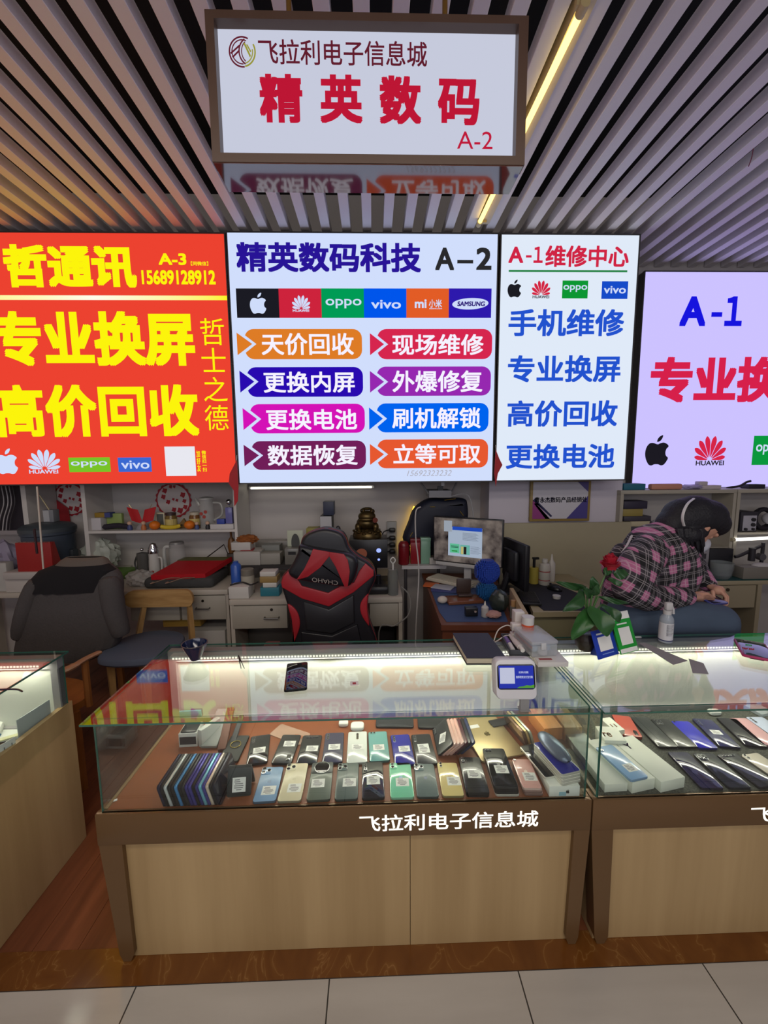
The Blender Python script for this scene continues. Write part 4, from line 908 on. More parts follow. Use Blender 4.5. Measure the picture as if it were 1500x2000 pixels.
add(t, 'lid', M((190, 190, 186), .3), lambda b: b.lathe([(R_*1.0, h*.97), (R_, h*1.01), (R_*.4, h*1.05), (0, h*1.06)], 20)); add(t, 'handle', M((190, 190, 186), .2, alpha=.7), lambda b: b.tube(curve3([(R_*.95, 0, h*.85), (R_*2.0, 0, h*.8), (R_*2.1, 0, h*.45), (R_*.98, 0, h*.25)], 6), .008, 8))
add(t, 'spout', M((190, 190, 186), .2, alpha=.7), lambda b: b.tube([(-R_*.9, 0, h*.75), (-R_*1.5, 0, h*1.0)], [.016, .007], 8))
add(t, 'flower_print', M((166, 60, 50), .5), lambda b: [b.cyl((q, -R_*.99, h*w_), (q, -R_*1.02, h*w_), .013, n=10) for q, w_ in ((-.02, .5), (.012, .56), (.0, .4))])
t, w_, h = pbox('bottle', 'small lavender bottle with a silver ball top at the right end of the shelf', 'bottle', (440, 988, 453, 1020), YSH+.05, .035, (110, 110, 170), ZS+.05, rough=.2); add(t, 'ball', CHROME, lambda b: b.ball((0, .018, h+.04), .022)); add(t, 'neck', CHROME, lambda b: b.cyl((0, .018, h), (0, .018, h+.02), .004)); t.location.z = ZS+.045
item('carton', 'low white carton at the right end of the shelf under the lavender bottle', 'box', (410, 1024, 456, 1033), (200, 196, 196), .02, .10)
b = [o for o in bpy.data.objects if o.get('label', '').startswith('low white carton')][0]; t.location.z = ZS+b.dimensions.z+.001
pbox('soap_box', 'blue and white small boxes on the low white carton', 'box', (423, 1014, 438, 1024), YSH+.03, .04, (50, 70, 160), ZS+b.dimensions.z+.001, bare=True)
# things on the left desk
YD = 2.98
t = T('tote_bag', 'grey felt tote bag lying on the left desk with cream straps', 'bag', (W(372, 1132, 'z', DZ).x, 2.80, DZ+.001))
add(t, 'body', M((62, 62, 62), .9, bump=.3, scale=80), lambda b: b.box((-.22, -.05, 0), (.26, .28, .075), bev=.03, seg=3))
for q in (-.10, .0): add(t, 'strap', M((186, 160, 140), .7), lambda b: b.tube(curve3([(q-.05, -.045, .05), (q-.02, -.11, .06), (q+.08, -.1, .09), (q+.13, -.04, .075)], 6), .009, 6, flat=.3))
t = T('gift_bag', 'bright red paper gift bag lying on the grey tote', 'bag', (W(375, 1100, 'y', 2.9).x, 2.86, DZ+.084), (math.radians(9), 0, .06))
add(t, 'body', M((184, 22, 34), .5), lambda b: b.poly([(-.22, -.10), (.14, -.10), (.24, .2), (-.12, .22)], 0, .035)); add(t, 'printed_panel', M((96, 96, 60), .5, noise=.5, scale=30), lambda b: b.poly([(-.145, .15), (.2, .13), (.235, .195), (-.12, .215)], .036, .038))
t, R_, h = plathe('glass_kettle', 'glass kettle with a white handle on the left desk', 'kettle', (331, 1062, 362, 1104), 3.06, [(0, 0), (.9, 0), (1, .1), (.98, .8), (.86, .95), (.86, 1)], (0, 0, 0), DZ+.001, mat=GL2)
add(t, 'lid', M((120, 120, 120), .3), lambda b: b.lathe([(R_*.9, h), (R_*.8, h*1.06), (0, h*1.08)], 20)); add(t, 'handle', M((196, 196, 192), .4), lambda b: b.tube(curve3([(-R_*.9, 0, h*.92), (-R_*1.6, 0, h*.85), (-R_*1.6, 0, h*.3), (-R_*.95, 0, h*.12)], 6), .013, 8))
t, R_, h = plathe('ceramic_cruet', 'white ceramic cruet with chrome lid on the left desk', 'cruet', (290, 1074, 311, 1106), 3.0, [(0, 0), (.85, 0), (1, .1), (.92, .6), (.8, .85), (.8, .92), (0, .92)], (206, 204, 200), DZ+.001, rough=.2)
add(t, 'lid', CHROME, lambda b: b.lathe([(R_*.95, h*.9), (R_*.95, h*1.02), (R_*.5, h*1.2), (0, h*1.24)], 20)); add(t, 'handle', M((206, 204, 200), .2), lambda b: b.tube(curve3([(R_*.8, 0, h*.75), (R_*1.4, 0, h*.7), (R_*1.35, 0, h*.35), (R_*.95, 0, h*.25)], 6), .007, 8)); add(t, 'red_mark', M((170, 50, 50), .5), lambda b: b.cyl((.004, -R_*.9, h*.3), (.004, -R_*1.0, h*.3), .01))
t, R_, h = plathe('tea_pot', 'small smoky glass pot with a steel knob beside the white cruet', 'pot', (268, 1080, 289, 1103), 3.0, [(0, 0), (.9, 0), (1, .1), (1, .9), (.95, 1), (0, 1.05)], (90, 90, 88), DZ+.001, rough=.15); add(t, 'knob', CHROME, lambda b: b.ball((0, 0, h*1.13), .012)); add(t, 'handle', M((60, 60, 60), .4), lambda b: b.tube(curve3([(-R_, 0, h*.9), (-R_*1.5, 0, h*.6), (-R_, 0, h*.2)], 5), .006, 6))
def crumple(name, label, cat, loc, sx, sy, sz, col, seed=1, alpha=1, rough=.5, amp=.3):
    b = B(); b.ball((0, 0, 0), 1, u=28, v=16); rr = random.Random(seed); ph = [rr.uniform(0, 6.3) for _ in range(9)]; fq = [rr.uniform(2.5, 6) for _ in range(9)]
    for v in b.bm.verts:
        n = 1+amp*(math.sin(fq[0]*v.co.x*2+ph[0])*math.sin(fq[1]*v.co.y*2+ph[1])+.6*math.sin(fq[2]*v.co.z*3+ph[2]+fq[3]*v.co.x*2))*.5
        z = v.co.z*n; v.co = Vector((v.co.x*n*sx, v.co.y*n*sy, max(0, (z*.5+.5))*sz))
    return tag(O(name, b, M(col, rough, alpha=alpha), None, loc), label, cat)
crumple('plastic_bag', 'crumpled clear plastic bag on the left desk before the teapot', 'bag', (W(275, 1120, 'y', 2.85).x, 2.85, DZ+.001), .10, .07, .11, (190, 186, 182), 2, .55)
crumple('snack_bag', 'green and white plastic snack bag at the left of the desk shelf', 'bag', (W(192, 1080, 'y', 3.08).x, 3.08, DZ+.001), .13, .09, .24, (186, 192, 182), 5, .85)
t, w_, h = pbox('snack_tray', 'green tray under the snack bag and papers', 'tray', (180, 1085, 235, 1095), 3.0, .2, (92, 130, 50), DZ+.001)
t.location.z = DZ+.001; t.location.y = 2.93; t.scale.z = .25; t.scale.y = 1.4; bpy.data.objects['snack_bag'].location.z = DZ+.05; bpy.data.objects['snack_bag'].location.y = 3.10
for i, (lb, x0, y0, w_, d, cl, rz) in enumerate((('stack of pale paper sheets on the left desk', 225, 1112, .22, .2, (190, 188, 176), .3), ('dark red booklet under the paper sheets', 215, 1122, .16, .14, (130, 24, 30), .15))):
    a = W(x0, y0, 'z', DZ+.03); b = B(); b.box((-w_/2, -d/2, 0), (w_/2, d/2, .02), bev=.002); tag(O('paper_stack', b, M(cl, .7), None, (a.x, a.y, DZ+.024 if i == 0 else DZ+.001), (0, 0, rz)), lb, 'papers')
t = T('wire_rack', 'black wire rack with a triangular handle at the right of the left desk', 'rack', (W(423, 1082, 'y', 3.1).x, 3.1, DZ+.1))
add(t, 'tray', M((30, 28, 32), .4), lambda b: b.box((-.10, -.06, 0), (.10, .06, .03), bev=.006)); add(t, 'handle', M((40, 30, 30), .4), lambda b: b.tube([(-.09, 0, .03), (.06, 0, .14), (.1, 0, .03)], .005, 6)); add(t, 'foot', M((30, 28, 32), .4), lambda b: b.box((-.03, -.04, -.099), (.03, .04, .0)))
plathe('brown_vase', 'brown gourd vase in the corner by the shelf post', 'vase', (445, 1056, 460, 1084), 3.12, [(0, 0), (.7, 0), (1, .3), (.8, .6), (.3, .75), (.25, .95), (.4, 1), (0, 1)], (112, 74, 34), DZ+.10, bare=True)[0]
t, w_, h = pbox('carton', 'carton under the brown vase', 'box', (443, 1082, 458, 1100), 3.08, .08, (60, 52, 46), DZ+.001); bpy.data.objects['brown_vase'].location.z = DZ+h+.002
# left end of the left desk: bucket, calendar, boxes, bags
t, R_, h = plathe('bucket', 'large dark blue grey lidded bucket on the left desk', 'bucket', (53, 1020, 141, 1100), 3.0, [(0, 0), (.86, 0), (.92, .05), (.97, .8), (1.02, .82), (1.02, .88), (0, .88)], (62, 72, 86), DZ+.001, rough=.4); add(t, 'lid', M((66, 74, 80), .45), lambda b: b.lathe([(R_*1.05, h*.86), (R_*1.05, h*.92), (R_*.9, h*.97), (R_*.5, h*1.0), (0, h*1.0)], 28)); add(t, 'handle', M((50, 56, 62), .5), lambda b: b.box((R_*.92, -.03, h*.35), (R_*1.12, .03, h*.55), bev=.01))
zl = t.location.z+h
t, w_, h2 = pbox('tea_tin', 'grey box holding a chopstick on the bucket lid', 'tin', (84, 996, 104, 1019), 3.0, .06, (126, 128, 134), zl+.001); add(t, 'chopstick', M((196, 180, 140), .5), lambda b: b.tube([(0, .02, h2*.9), (-.045, .0, h2*2.2)], .004, 6)); add(t, 'white_face', M((178, 180, 184), .4), lambda b: b.box((-w_*.48, -.001, h2*.05), (w_*.1, .0, h2*.95)))
b = B(); c = W(93, 995, 'y', 3.2); b.poly([(-.10, -.13), (.11, -.15), (.1, .0), (-.04, .11)], 0, .003, Matrix(((1, 0, 0, c.x), (0, 0, -1, 3.28), (0, 1, 0, c.z), (0, 0, 0, 1)))); tag(O('red_paper', b, M((160, 26, 36), .6)), 'red folded paper hanging on the wall behind the grey tin', 'decoration')
t, w_, h = pbox('desk_calendar', 'red spiral desk calendar standing on white boxes at the left', 'calendar', (32, 1060, 101, 1117), 2.72, .02, (158, 34, 32), None, rough=.5)
add(t, 'spiral', M((150, 120, 110), .4, .5), lambda b: [b.cyl((-w_*.46+w_*.92*k/24, .004, h-.004), (-w_*.46+w_*.92*k/24, .004, h+.006), .002, n=6) for k in range(25)]); add(t, 'rear_leaf', M((150, 40, 36), .5), lambda b: b.poly([(0, 0), (.07, 0), (.016, h), (.0, h)], -w_/2, w_/2, Matrix(((0, 0, 1, 0), (1, 0, 0, .02), (0, 1, 0, 0), (0, 0, 0, 1)))))
zc = t.location.z
pbox('carton', 'flat white carton under the red calendar', 'box', (5, 1118, 90, 1128), 2.70, .12, (180, 174, 170), zc-.045, bare=True)[0].dimensions
bpy.data.objects['carton.010' if False else bpy.context.scene.objects[-1].name]
t, w_, h = pbox('carton', 'second flat carton under the white one at the desk edge', 'box', (10, 1133, 80, 1146), 2.73, .1, (190, 184, 178), DZ+.001)
t.scale.z = (zc-.047-DZ-.001)/h
crumple('plastic_bag', 'large lilac white plastic bag at the left frame edge', 'bag', (W(2, 1090, 'y', 2.95).x, 2.95, DZ+.001), .14, .1, .30, (150, 142, 164), 8, .9)
pbox('keyboard_box', 'white carton at the left frame edge on the left desk', 'box', (-30, 1100, 12, 1122), 2.76, .06, (176, 174, 170), DZ+.001, bare=True)
t = T('server_cabinet', 'dark open cabinet with cables at the left frame edge', 'cabinet', (px_x(15, 985, 3.05), 3.05, 1.12)); cx = t.location.x
add(t, 'body', M((34, 28, 38), .6), lambda b: b.box((-.4, .02, .01), (.09, .2, .345))); add(t, 'bottom_rail', M((150, 144, 146), .5), lambda b: b.box((-.4, -.02, -.02), (.11, .2, .01))); add(t, 'bracket', M((150, 144, 146), .5), lambda b: b.box((.07, .1, -.369), (.10, .2, -.02)))
for k, (q, c_) in enumerate(((.0, (180, 176, 178)), (.025, (150, 146, 150)), (.05, (60, 56, 60)), (-.03, (170, 166, 168)))): add(t, 'cable', M(c_, .5), lambda b: b.tube(curve3([(q, .0, .34), (q+.015, -.012, .22), (q-.03, -.01, .1), (q-.05, -.01, .01)], 6), .004, 6))
a = W(72, 950, 'y', 2.6); c = W(76, 1111, 'y', 2.6)
t = T('flag_pole', 'thin white pole standing before the red calendar', 'pole', (c.x, 2.6, 0)); add(t, 'pole', M((206, 198, 186), .5), lambda b: b.cyl((0, 0, .003), (a.x-c.x, 0, 1.475), .005, n=8)); add(t, 'grip', M((50, 24, 30), .6), lambda b: b.cyl((-.0005, 0, c.z+.10), (-.001, 0, c.z+.26), .0068, n=8))
# --- cream desk: riser shelf and tools
YR = 2.85
t = T('desk_riser', 'dark low riser on the middle desk carrying boxes', 'riser', (px_x(540, 1100, YR), YR, DZ)); w_ = px_x(620, 1100, YR)-px_x(465, 1100, YR)
add(t, 'board', M((50, 46, 46), .6), lambda b: b.box((-w_/2, 0, .115), (w_/2, .3, .135)))
for s in (-1, 1): add(t, 'leg', M((50, 46, 46), .6), lambda b: b.box((s*(w_/2-.012)-.012, .02, .001), (s*(w_/2-.012)+.012, .28, .115)))
ZR = DZ+.136
t, w_, h = pbox('carton', 'white carton with a red card on top, on the dark riser', 'box', (456, 1078, 508, 1098), YR+.0, .16, (170, 166, 160), ZR); add(t, 'red_card', M((150, 40, 46), .5), lambda b: b.poly([(-w_*.3, .03), (w_*.2, .03), (w_*.12, .13), (-w_*.25, .13)], h, h+.004))
z2 = t.location.z+h
pbox('carton', 'grey carton pair beside the red card carton', 'box', (509, 1081, 547, 1097), YR+.01, .1, (150, 146, 138), ZR, bare=True)
pbox('carton', 'grey open box standing on the grey carton behind', 'box', (511, 1065, 546, 1080), YR+.12, .1, (120, 122, 118), ZR, bare=True)
pbox('book', 'white thick book lying behind the red card carton', 'book', (463, 1053, 499, 1064), YR+.18, .10, (190, 186, 182), z2+.001, bare=True)[0].location.y = YR+.05
bpy.context.view_layer.update()
crumple('work_gloves', 'orange brown knitted gloves on the white book', 'gloves', (W(483, 1048, 'y', YR+.1).x, YR+.1, z2+.04), .075, .05, .065, (140, 78, 26), 4, 1, .8)
b = B(); b.box((-.14, 0, 0), (.14, .1, .13), bev=.012); tag(O('clear_tub', b, M((140, 136, 128), .2, alpha=.5), None, (W(530, 1040, 'y', YR+.2).x, YR+.24, ZR)), 'large smoky clear tub behind the cartons on the riser', 'tub')
t, w_, h = pbox('portrait_card', 'upright card with a grey portrait print beside the red black chair', 'card', (561, 1036, 592, 1071), YR+.1, .006, (190, 196, 176), ZR+.001)
add(t, 'portrait_print', M((74, 76, 76), .6), lambda b: [b.poly([(p*w_, q*h) for p, q in ell(0.02, .6, .26, .3, 24)], .0065, .007, Matrix(((1, 0, 0, 0), (0, 0, -1, 0), (0, 1, 0, 0), (0, 0, 0, 1)))), b.poly([(p*w_, q*h) for p, q in [(-.45, .02), (.45, .02), (.3, .32), (-.3, .32)]], .0065, .007, Matrix(((1, 0, 0, 0), (0, 0, -1, 0), (0, 1, 0, 0), (0, 0, 0, 1))))], 0)
t, w_, h = pbox('parts_box', 'clear parts box with a dark slot beside the chair', 'box', (553, 1075, 581, 1102), YR-.05, .1, (120, 118, 112), DZ+.135, rough=.2); add(t, 'slot', M((30, 28, 30), .5), lambda b: b.box((-w_*.25, -.001, h*.62), (w_*.3, .0, h*.82))); t.location.y = YR+.0; t.location.z = ZR
pbox('tape_box', 'yellow and grey box behind the chair headrest', 'box', (598, 1032, 622, 1048), YR+.2, .1, (150, 140, 60), ZR, bare=True)
t, R_, h = plathe('spray_can', 'blue spray can at the left of the middle desk', 'can', (451, 1096, 471, 1132), YB+.16, [(0, 0), (.95, 0), (1, .03), (1, .86), (.7, .93), (.5, .95), (.5, 1), (0, 1)], (44, 84, 168), DZ+.001, rough=.3); add(t, 'white_label', M((196, 200, 206), .5), lambda b: b.box((-R_*.4, -R_*1.02, h*.12), (R_*.2, -R_*.9, h*.34)))
t, R_, h = plathe('tin', 'round grey tin with a white label on the middle desk', 'tin', (471, 1111, 496, 1135), YB+.14, CYL, (112, 106, 96), DZ+.001, rough=.4); add(t, 'paper_label', M((160, 154, 140), .6), lambda b: b.lathe([(R_*1.01, h*.15), (R_*1.01, h*.75)], 24))
zz = DZ+.001; hs = []
for lb, r, cl in (('teal packet at the bottom of the little pile by the chair', (508, 1143, 545, 1160), (30, 108, 124)), ('white phone box on the teal packet', (513, 1134, 540, 1143), (196, 194, 188)), ('brown box second from the top of the little pile', (507, 1124, 541, 1136), (150, 124, 74)), ('white box on top of the little pile by the chair', (507, 1113, 538, 1122), (200, 196, 190))):
    o, w_, h = pbox('carton', lb, 'box', r, YB+.06, .09, cl, zz, bare=True); h2 = px_z(520, r[1], YB+.06)-px_z(520, r[3], YB+.06); o.scale.z = h2/h; zz += h2+.0008
t, w_, h = pbox('paper_tray', 'low white tray of leads at the front of the middle desk', 'tray', (437, 1147, 476, 1165), YB+.02, .12, (194, 190, 184), DZ+.001); add(t, 'test_leads', M((40, 40, 40), .5), lambda b: b.tube(curve3([(-.06, .03, h+.006), (.0, .08, h+.008), (.07, .03, h+.006), (.1, .09, h+.006)], 6), .005, 6))
t.location.x += .03
# bench power supply, blue box, heat gun
t, w_, h = pbox('power_supply', 'white faced bench power supply behind the chair top', 'instrument', (625, 1008, 648, 1033), YR+.15, .16, (34, 34, 38), ZR+.12); add(t, 'face_plate', M((186, 186, 190), .5), lambda b: b.box((-w_*.48, -.003, .002), (w_*.48, .0, h-.002)))
for q, s in ((-.25, .3), (.25, .5), (.25, .25)): add(t, 'dial', M((30, 30, 32), .4), lambda b: b.cyl((q*w_, -.003, h*s), (q*w_, -.014, h*s), .0095 if q < 0 else .006))
t.location.z = ZR+.001; t.scale.z = (px_z(636, 1008, YR+.15)-ZR)/h; zt = px_z(636, 1008, YR+.15)
pbox('carton', 'navy box standing on the bench power supply', 'box', (631, 980, 652, 1007), YR+.17, .1, (46, 52, 76), zt+.003, bare=True)
t = T('heat_gun', 'dark heat gun hanging in its holder right of the power supply', 'tool', (px_x(660, 1010, YR+.2), YR+.2, ZR)); add(t, 'barrel', M((60, 58, 64), .35, .4), lambda b: b.lathe([(0, .02), (.03, .02), (.036, .12), (.03, .19), (.014, .24), (0, .25)], 16)); add(t, 'post', M((44, 42, 48), .5), lambda b: b.cyl((0, 0, 0), (0, 0, .03), .02))
# black amplifier with orange cone, carrying the toad
t, w_, h = pbox('loudspeaker', 'black wooden speaker box with an orange cone and two blue lights', 'speaker', (682, 1054, 757, 1104), YB+.28, .2, (26, 26, 30), DZ+.10, rough=.35)
hh = px_z(720, 1054, YB+.28); t.location.z = DZ+.12
t.scale.z = (hh-t.location.z)/h; h = h
add(t, 'cone', M((168, 96, 70), .6), lambda b: b.cyl((-w_*.18, 0, h*.52), (-w_*.18, -.006, h*.52), w_*.145, n=28)); 
for q, r_ in ((.62, .017), (.3, .009)): add(t, 'blue_lamp', EM((150, 170, 255), 1.3), lambda b: b.ball((w_*.27, -.002, h*q), r_, (1, .4, 1)))
tz = hh
st = T('monitor_stand', 'small black pedestal stand under the black speaker box', 'stand', (t.location.x+.03, YB+.36, DZ+.001)); add(st, 'base', M((24, 24, 28), .4), lambda b: b.box((-.15, -.1, 0), (.12, .08, .02), bev=.005)); add(st, 'post', M((24, 24, 28), .4), lambda b: b.cyl((0.0, 0, .02), (0.0, 0, .119), .03, n=16))
GOLD = M((96, 80, 50), .36, .85, noise=.4, scale=30)
tx = T('toad_statue', 'bronze money toad statue on coins, set on the black speaker box', 'statue', (px_x(717, 1030, YB+.36), YB+.37, tz+.001)); k = (px_z(717, 991, YB+.36)-tz)/.26
add(tx, 'base', GOLD, lambda b: [b.lathe([(0, 0), (.12*k, 0), (.125*k, .02*k), (.115*k, .05*k), (.085*k, .075*k), (0, .08*k)], 28)]+[b.ball((.105*k*math.cos(a), .105*k*math.sin(a), .045*k+.014*k*(i % 2)), .022*k, (1, 1, .6), 10, 6) for i, a in enumerate([j*2*math.pi/14 for j in range(14)])])
add(tx, 'coins', M((140, 128, 100), .25, .95), lambda b: [b.cyl((.1*k*math.cos(a), .1*k*math.sin(a), .066*k), (.104*k*math.cos(a), .104*k*math.sin(a), .074*k), .014*k, n=12) for a in [j*2*math.pi/18+.2 for j in range(18)]])
def toad(b):
    b.ball((-.005*k, 0, .125*k), .082*k, (1.05, .95, .75)); b.ball((-.0*k, -.035*k, .185*k), .068*k, (1.1, .95, .72)); b.ball((-.035*k, -.03*k, .232*k), .022*k); b.ball((.045*k, -.03*k, .226*k), .022*k)
    b.ball((-.005*k, -.085*k, .165*k), .045*k, (1.35, .6, .32)); b.ball((-.075*k, -.035*k, .095*k), .035*k, (.8, 1.1, 1.1)); b.ball((.072*k, -.035*k, .095*k), .035*k, (.8, 1.1, 1.1)); b.ball((.0, .01, .245*k), .03*k, (1.5, 1, .45))
add(tx, 'body', GOLD, toad); add(tx, 'eye', M((30, 24, 16), .2), lambda b: b.ball((-.04*k, -.052*k, .236*k), .009*k)); add(tx, 'eye', M((30, 24, 16), .2), lambda b: b.ball((.05*k, -.052*k, .23*k), .009*k)); add(tx, 'red_coin', M((112, 50, 36), .3, .5), lambda b: b.cyl((.066*k, -.075*k, .16*k), (.07*k, -.1*k, .16*k), .022*k, n=16))
# black arm with round base at the desk's right, glass bottle
t = T('desk_mic_stand', 'black upright stand on a wide base right of the chair', 'stand', (px_x(739, 1150, YB+.1), YB+.13, DZ+.001)); add(t, 'base', M((22, 22, 26), .4), lambda b: b.box((-.1, -.08, 0), (.07, .07, .1), bev=.02)); add(t, 'post', M((22, 22, 26), .35), lambda b: b.cyl((0, 0, .1), (.0, 0, .20), .02, n=14))
t.scale.z = .55
t, R_, h = plathe('water_bottle', 'smoky glass bottle with a white strap cap at the desk end', 'bottle', (757, 1112, 778, 1158), YB+.06, [(0, 0), (.95, 0), (1, .03), (1, .8), (.9, .95), (.9, 1), (0, 1)], (120, 124, 120), DZ+.001, mat=M((120, 124, 122), .1, alpha=.6)); add(t, 'strap', M((206, 206, 202), .5), lambda b: [b.tube([(0, -.01, h), (.0, -.012, h+.045)], .006, 8), b.tube(curve3([(0, -.012, h+.04), (-.016, -.012, h+.062), (0, -.012, h+.082), (.016, -.012, h+.062), (0, -.012, h+.04)], 5), .004, 6)])
# things under the middle desk
pbox('storage_crate', 'grey wire crate of oddments under the middle desk', 'crate', (485, 1210, 572, 1252), YB+.25, .3, (76, 72, 66), .003, bare=True)
pbox('toolbox', 'dark box under the right end of the middle desk', 'box', (728, 1206, 770, 1255), YB+.25, .3, (40, 38, 42), .003, bare=True)
# pile beneath the left desk
pbox('magazine_box', 'white open box of magazines under the left desk', 'box', (368, 1232, 440, 1262), YA+.05, .3, (170, 166, 160), .003, bare=True)
t, w_, h = pbox('striped_bag', 'cream and dark red striped bag under the left desk', 'bag', (328, 1205, 418, 1255), YA+.06, .22, (176, 160, 146), .003, bev=.03); t.location.z = .003
mm = tex_mat('red cream stripes', lambda nt, tc: ramp(nt, (lambda wv: (wv.inputs.__getitem__('Scale').__setattr__('default_value', 9), setattr(wv, 'bands_direction', 'Z'), nt.links.new(tc.outputs['Object'], wv.inputs['Vector']), wv.outputs['Fac'])[-1])(nt.nodes.new('ShaderNodeTexWave')), [(.35, (98, 40, 52)), (.6, (190, 176, 160))]), .8)
t.children[0].data.materials[0] = mm
t.location.y = YA+.38; 
pbox('yellow_parcel', 'yellow paper parcel hanging under the desk behind the wooden chair', 'parcel', (318, 1206, 392, 1224), YA+.1, .1, (176, 140, 62), None, bare=True)
# --- white column, lilac panel and framed poster
PW = M((206, 200, 212), .7)
b = B(); xa, xb = px_x(955, 980, 3.05), px_x(1214, 980, 3.05); b.box((xa, 3.05, px_z(1080, 1021, 3.05)), (xb, YW-.002, 1.5)); struct('wall_panel_column', b, PW)
b.bm if False else None
bpy.data.objects['wall_panel_column'].name = 'wall_column'
xa, xb = px_x(977, 1060, 2.98), px_x(1231, 1060, 2.98); t = T('desk_partition', 'plain beige partition board behind the black monitor', 'partition', ((xa+xb)/2, 2.98, 0)); zt = px_z(1100, 1021, 2.98)
add(t, 'board', M((166, 158, 132), .6, noise=.03, scale=20), lambda b: b.box((-(xb-xa)/2, 0, .004), ((xb-xa)/2, .025, zt), bev=.003))
t, w_, h = pbox('framed_notice', 'gold framed notice with purple corners and one line of print', 'picture', (1035.5, 938, 1153, 1018), 3.02, .02, (150, 126, 70), None, bev=.002); bd = Board(3.018, t); i_ = Vector(t.location)
for nm, args in (('sheet', (SQ, (1040.5, 941, 1148, 1013), (206, 204, 214))),):
    o = bd.shape(*args, 1, 1, nm, M(args[2], .5)); o.location = -i_
for pts, c in (([(0, 0), (.32, 0), (0, .52)], (150, 60, 130)), ([(.62, 0), (1, 0), (1, .62)], (74, 66, 140)), ([(.8, 1), (1, 1), (1, .72)], (88, 80, 140)), ([(0, .5), (.03, .56), (.36, .08), (.34, .04)], (40, 40, 84)), ([(.02, .42), (.09, .44), (.33, 0), (.24, 0)], (196, 170, 206))):
    o = bd.shape(pts, (1040.5, 941, 1148, 1013), c, 2, 1, 'print_shape', M(c, .5)); o.location = -i_
b = B(); b.keep = True; x, z, ww, hh = bd.rect(1044, 970.5, 1146, 981.5); b.mesh(text_mesh('曹永杰数码产品经销处', .02), XZ(x, z, ww, hh, bd.lay(4))); o = O('lettering', b, M((44, 40, 92), .5), t, smooth=0); o.location = -i_
# red pennants hanging by the sign edges
for lb, pts in (('red pennant hanging at the lower right corner of the red sign', [(463, 898), (449, 925), (447, 944), (457, 958), (458, 989), (465, 978), (466, 950)]), ('red pennant hanging between the wide and the narrow sign', [(968, 878), (975, 896), (981, 908), (972, 925), (968, 950), (965, 925)])):
    Y = 2.755; c = W(*pts[0], 'y', Y); t = T('pennant', lb, 'flag', c, 0, 'small red pennants'); q = [((p-c).x, (p-c).z) for p in (W(x, y, 'y', Y) for x, y in pts)]
    add(t, 'cloth', M((176, 26, 38), .6), lambda b: b.poly(q, 0, .004, Matrix(((1, 0, 0, 0), (0, 0, -1, 0), (0, 1, 0, 0), (0, 0, 0, 1))))); add(t, 'stick', M((196, 190, 180), .4), lambda b: b.tube([(0, 0, .03), (q[2][0]*.3, 0, q[2][1])], .002, 6))
# ---------------------------------------------------------------- chairs
VXZ = Matrix(((1, 0, 0, 0), (0, 0, -1, 0), (0, 1, 0, 0), (0, 0, 0, 1)))
OAK = wood('light chair wood', (150, 112, 66), (184, 146, 94), (5, 30, 30), .4); OAKV = wood('light chair wood upright', (150, 112, 66), (182, 144, 92), (30, 30, 4), .4)
# wooden chair with grey seat
ZSE = .50; seat_px = [(190, 1284), (203, 1268), (232, 1249), (268, 1236), (310, 1230), (345, 1232), (360, 1240), (356, 1254), (332, 1272), (300, 1284), (262, 1289), (215, 1290)]
cw = [W(x, y, 'z', ZSE) for x, y in seat_px]; cc = sum(cw, Vector())/len(cw)
t = T('wooden_chair', 'light wooden chair with a grey blue padded seat and curved backrest', 'chair', (cc.x, cc.y, 0))
out = bez([((p-cc).x, (p-cc).y) for p in cw], 4)
def cushion(b):
    rings = []
    for s, z in ((.93, ZSE-.05), (1, ZSE-.035), (1, ZSE-.012), (.97, ZSE-.002), (.85, ZSE+.004), (.5, ZSE+.008)): rings.append([b.bm.verts.new((x*s, y*s, z)) for x, y in out])
    n = len(out)
    for a, c in zip(rings, rings[1:]):
        for i in range(n): b.bm.faces.new((a[i], a[(i+1) % n], c[(i+1) % n], c[i]))
    b.bm.faces.new(rings[-1]); b.bm.faces.new(rings[0][::-1])
add(t, 'seat', M((84, 92, 110), .9, bump=.2, scale=500), cushion)
YB2 = W(368, 1240, 'z', ZSE).y+.03; xa, xb = px_x(275, 1200, YB2), px_x(367, 1200, YB2); z0, z1 = px_z(310, 1187, YB2), px_z(310, 1154, YB2)
xl, xr = px_x(243, 1170, YB2), px_x(378, 1170, YB2); xm = (xl+xr)/2-cc.x; hw = (xr-xl)/2
def backrest(b):
    ol = [(x-hw, z+z0) for x, z in rrect(2*hw, z1-z0, (z1-z0)*.49, 8)]
    F_ = [b.bm.verts.new((x+xm, YB2-cc.y-.012-.05*(1-(x/hw)**2)*-1, z)) for x, z in ol]; K = [b.bm.verts.new((x+xm, YB2-cc.y+.012+.05*(1-(x/hw)**2), z)) for x, z in ol]; n = len(ol)
    b.bm.faces.new(F_); b.bm.faces.new(K[::-1])
    for i in range(n): b.bm.faces.new((F_[i], K[i], K[(i+1) % n], F_[(i+1) % n]))
add(t, 'backrest', OAK, backrest)
for px, bx in ((279, 268), (366, 372)):
    x1_ = px_x(px, 1190, YB2)-cc.x; x0_ = px_x(bx, 1240, YB2)-cc.x
    add(t, 'rear_post', OAKV, lambda b: b.tube([(x0_, YB2-cc.y+.02, .003), (x0_, YB2-cc.y+.02, ZSE), (x1_, YB2-cc.y+.03, z0+.03)], [.016, .022, .018], 4))
for px, py in ((208, 1288), (278, 1288)):
    q = W(px, py, 'z', ZSE-.05); add(t, 'front_leg', OAKV, lambda b: b.tube([(q.x-cc.x, q.y-cc.y+.03, .003), (q.x-cc.x, q.y-cc.y+.03, ZSE-.05)], [.018, .026], 4))
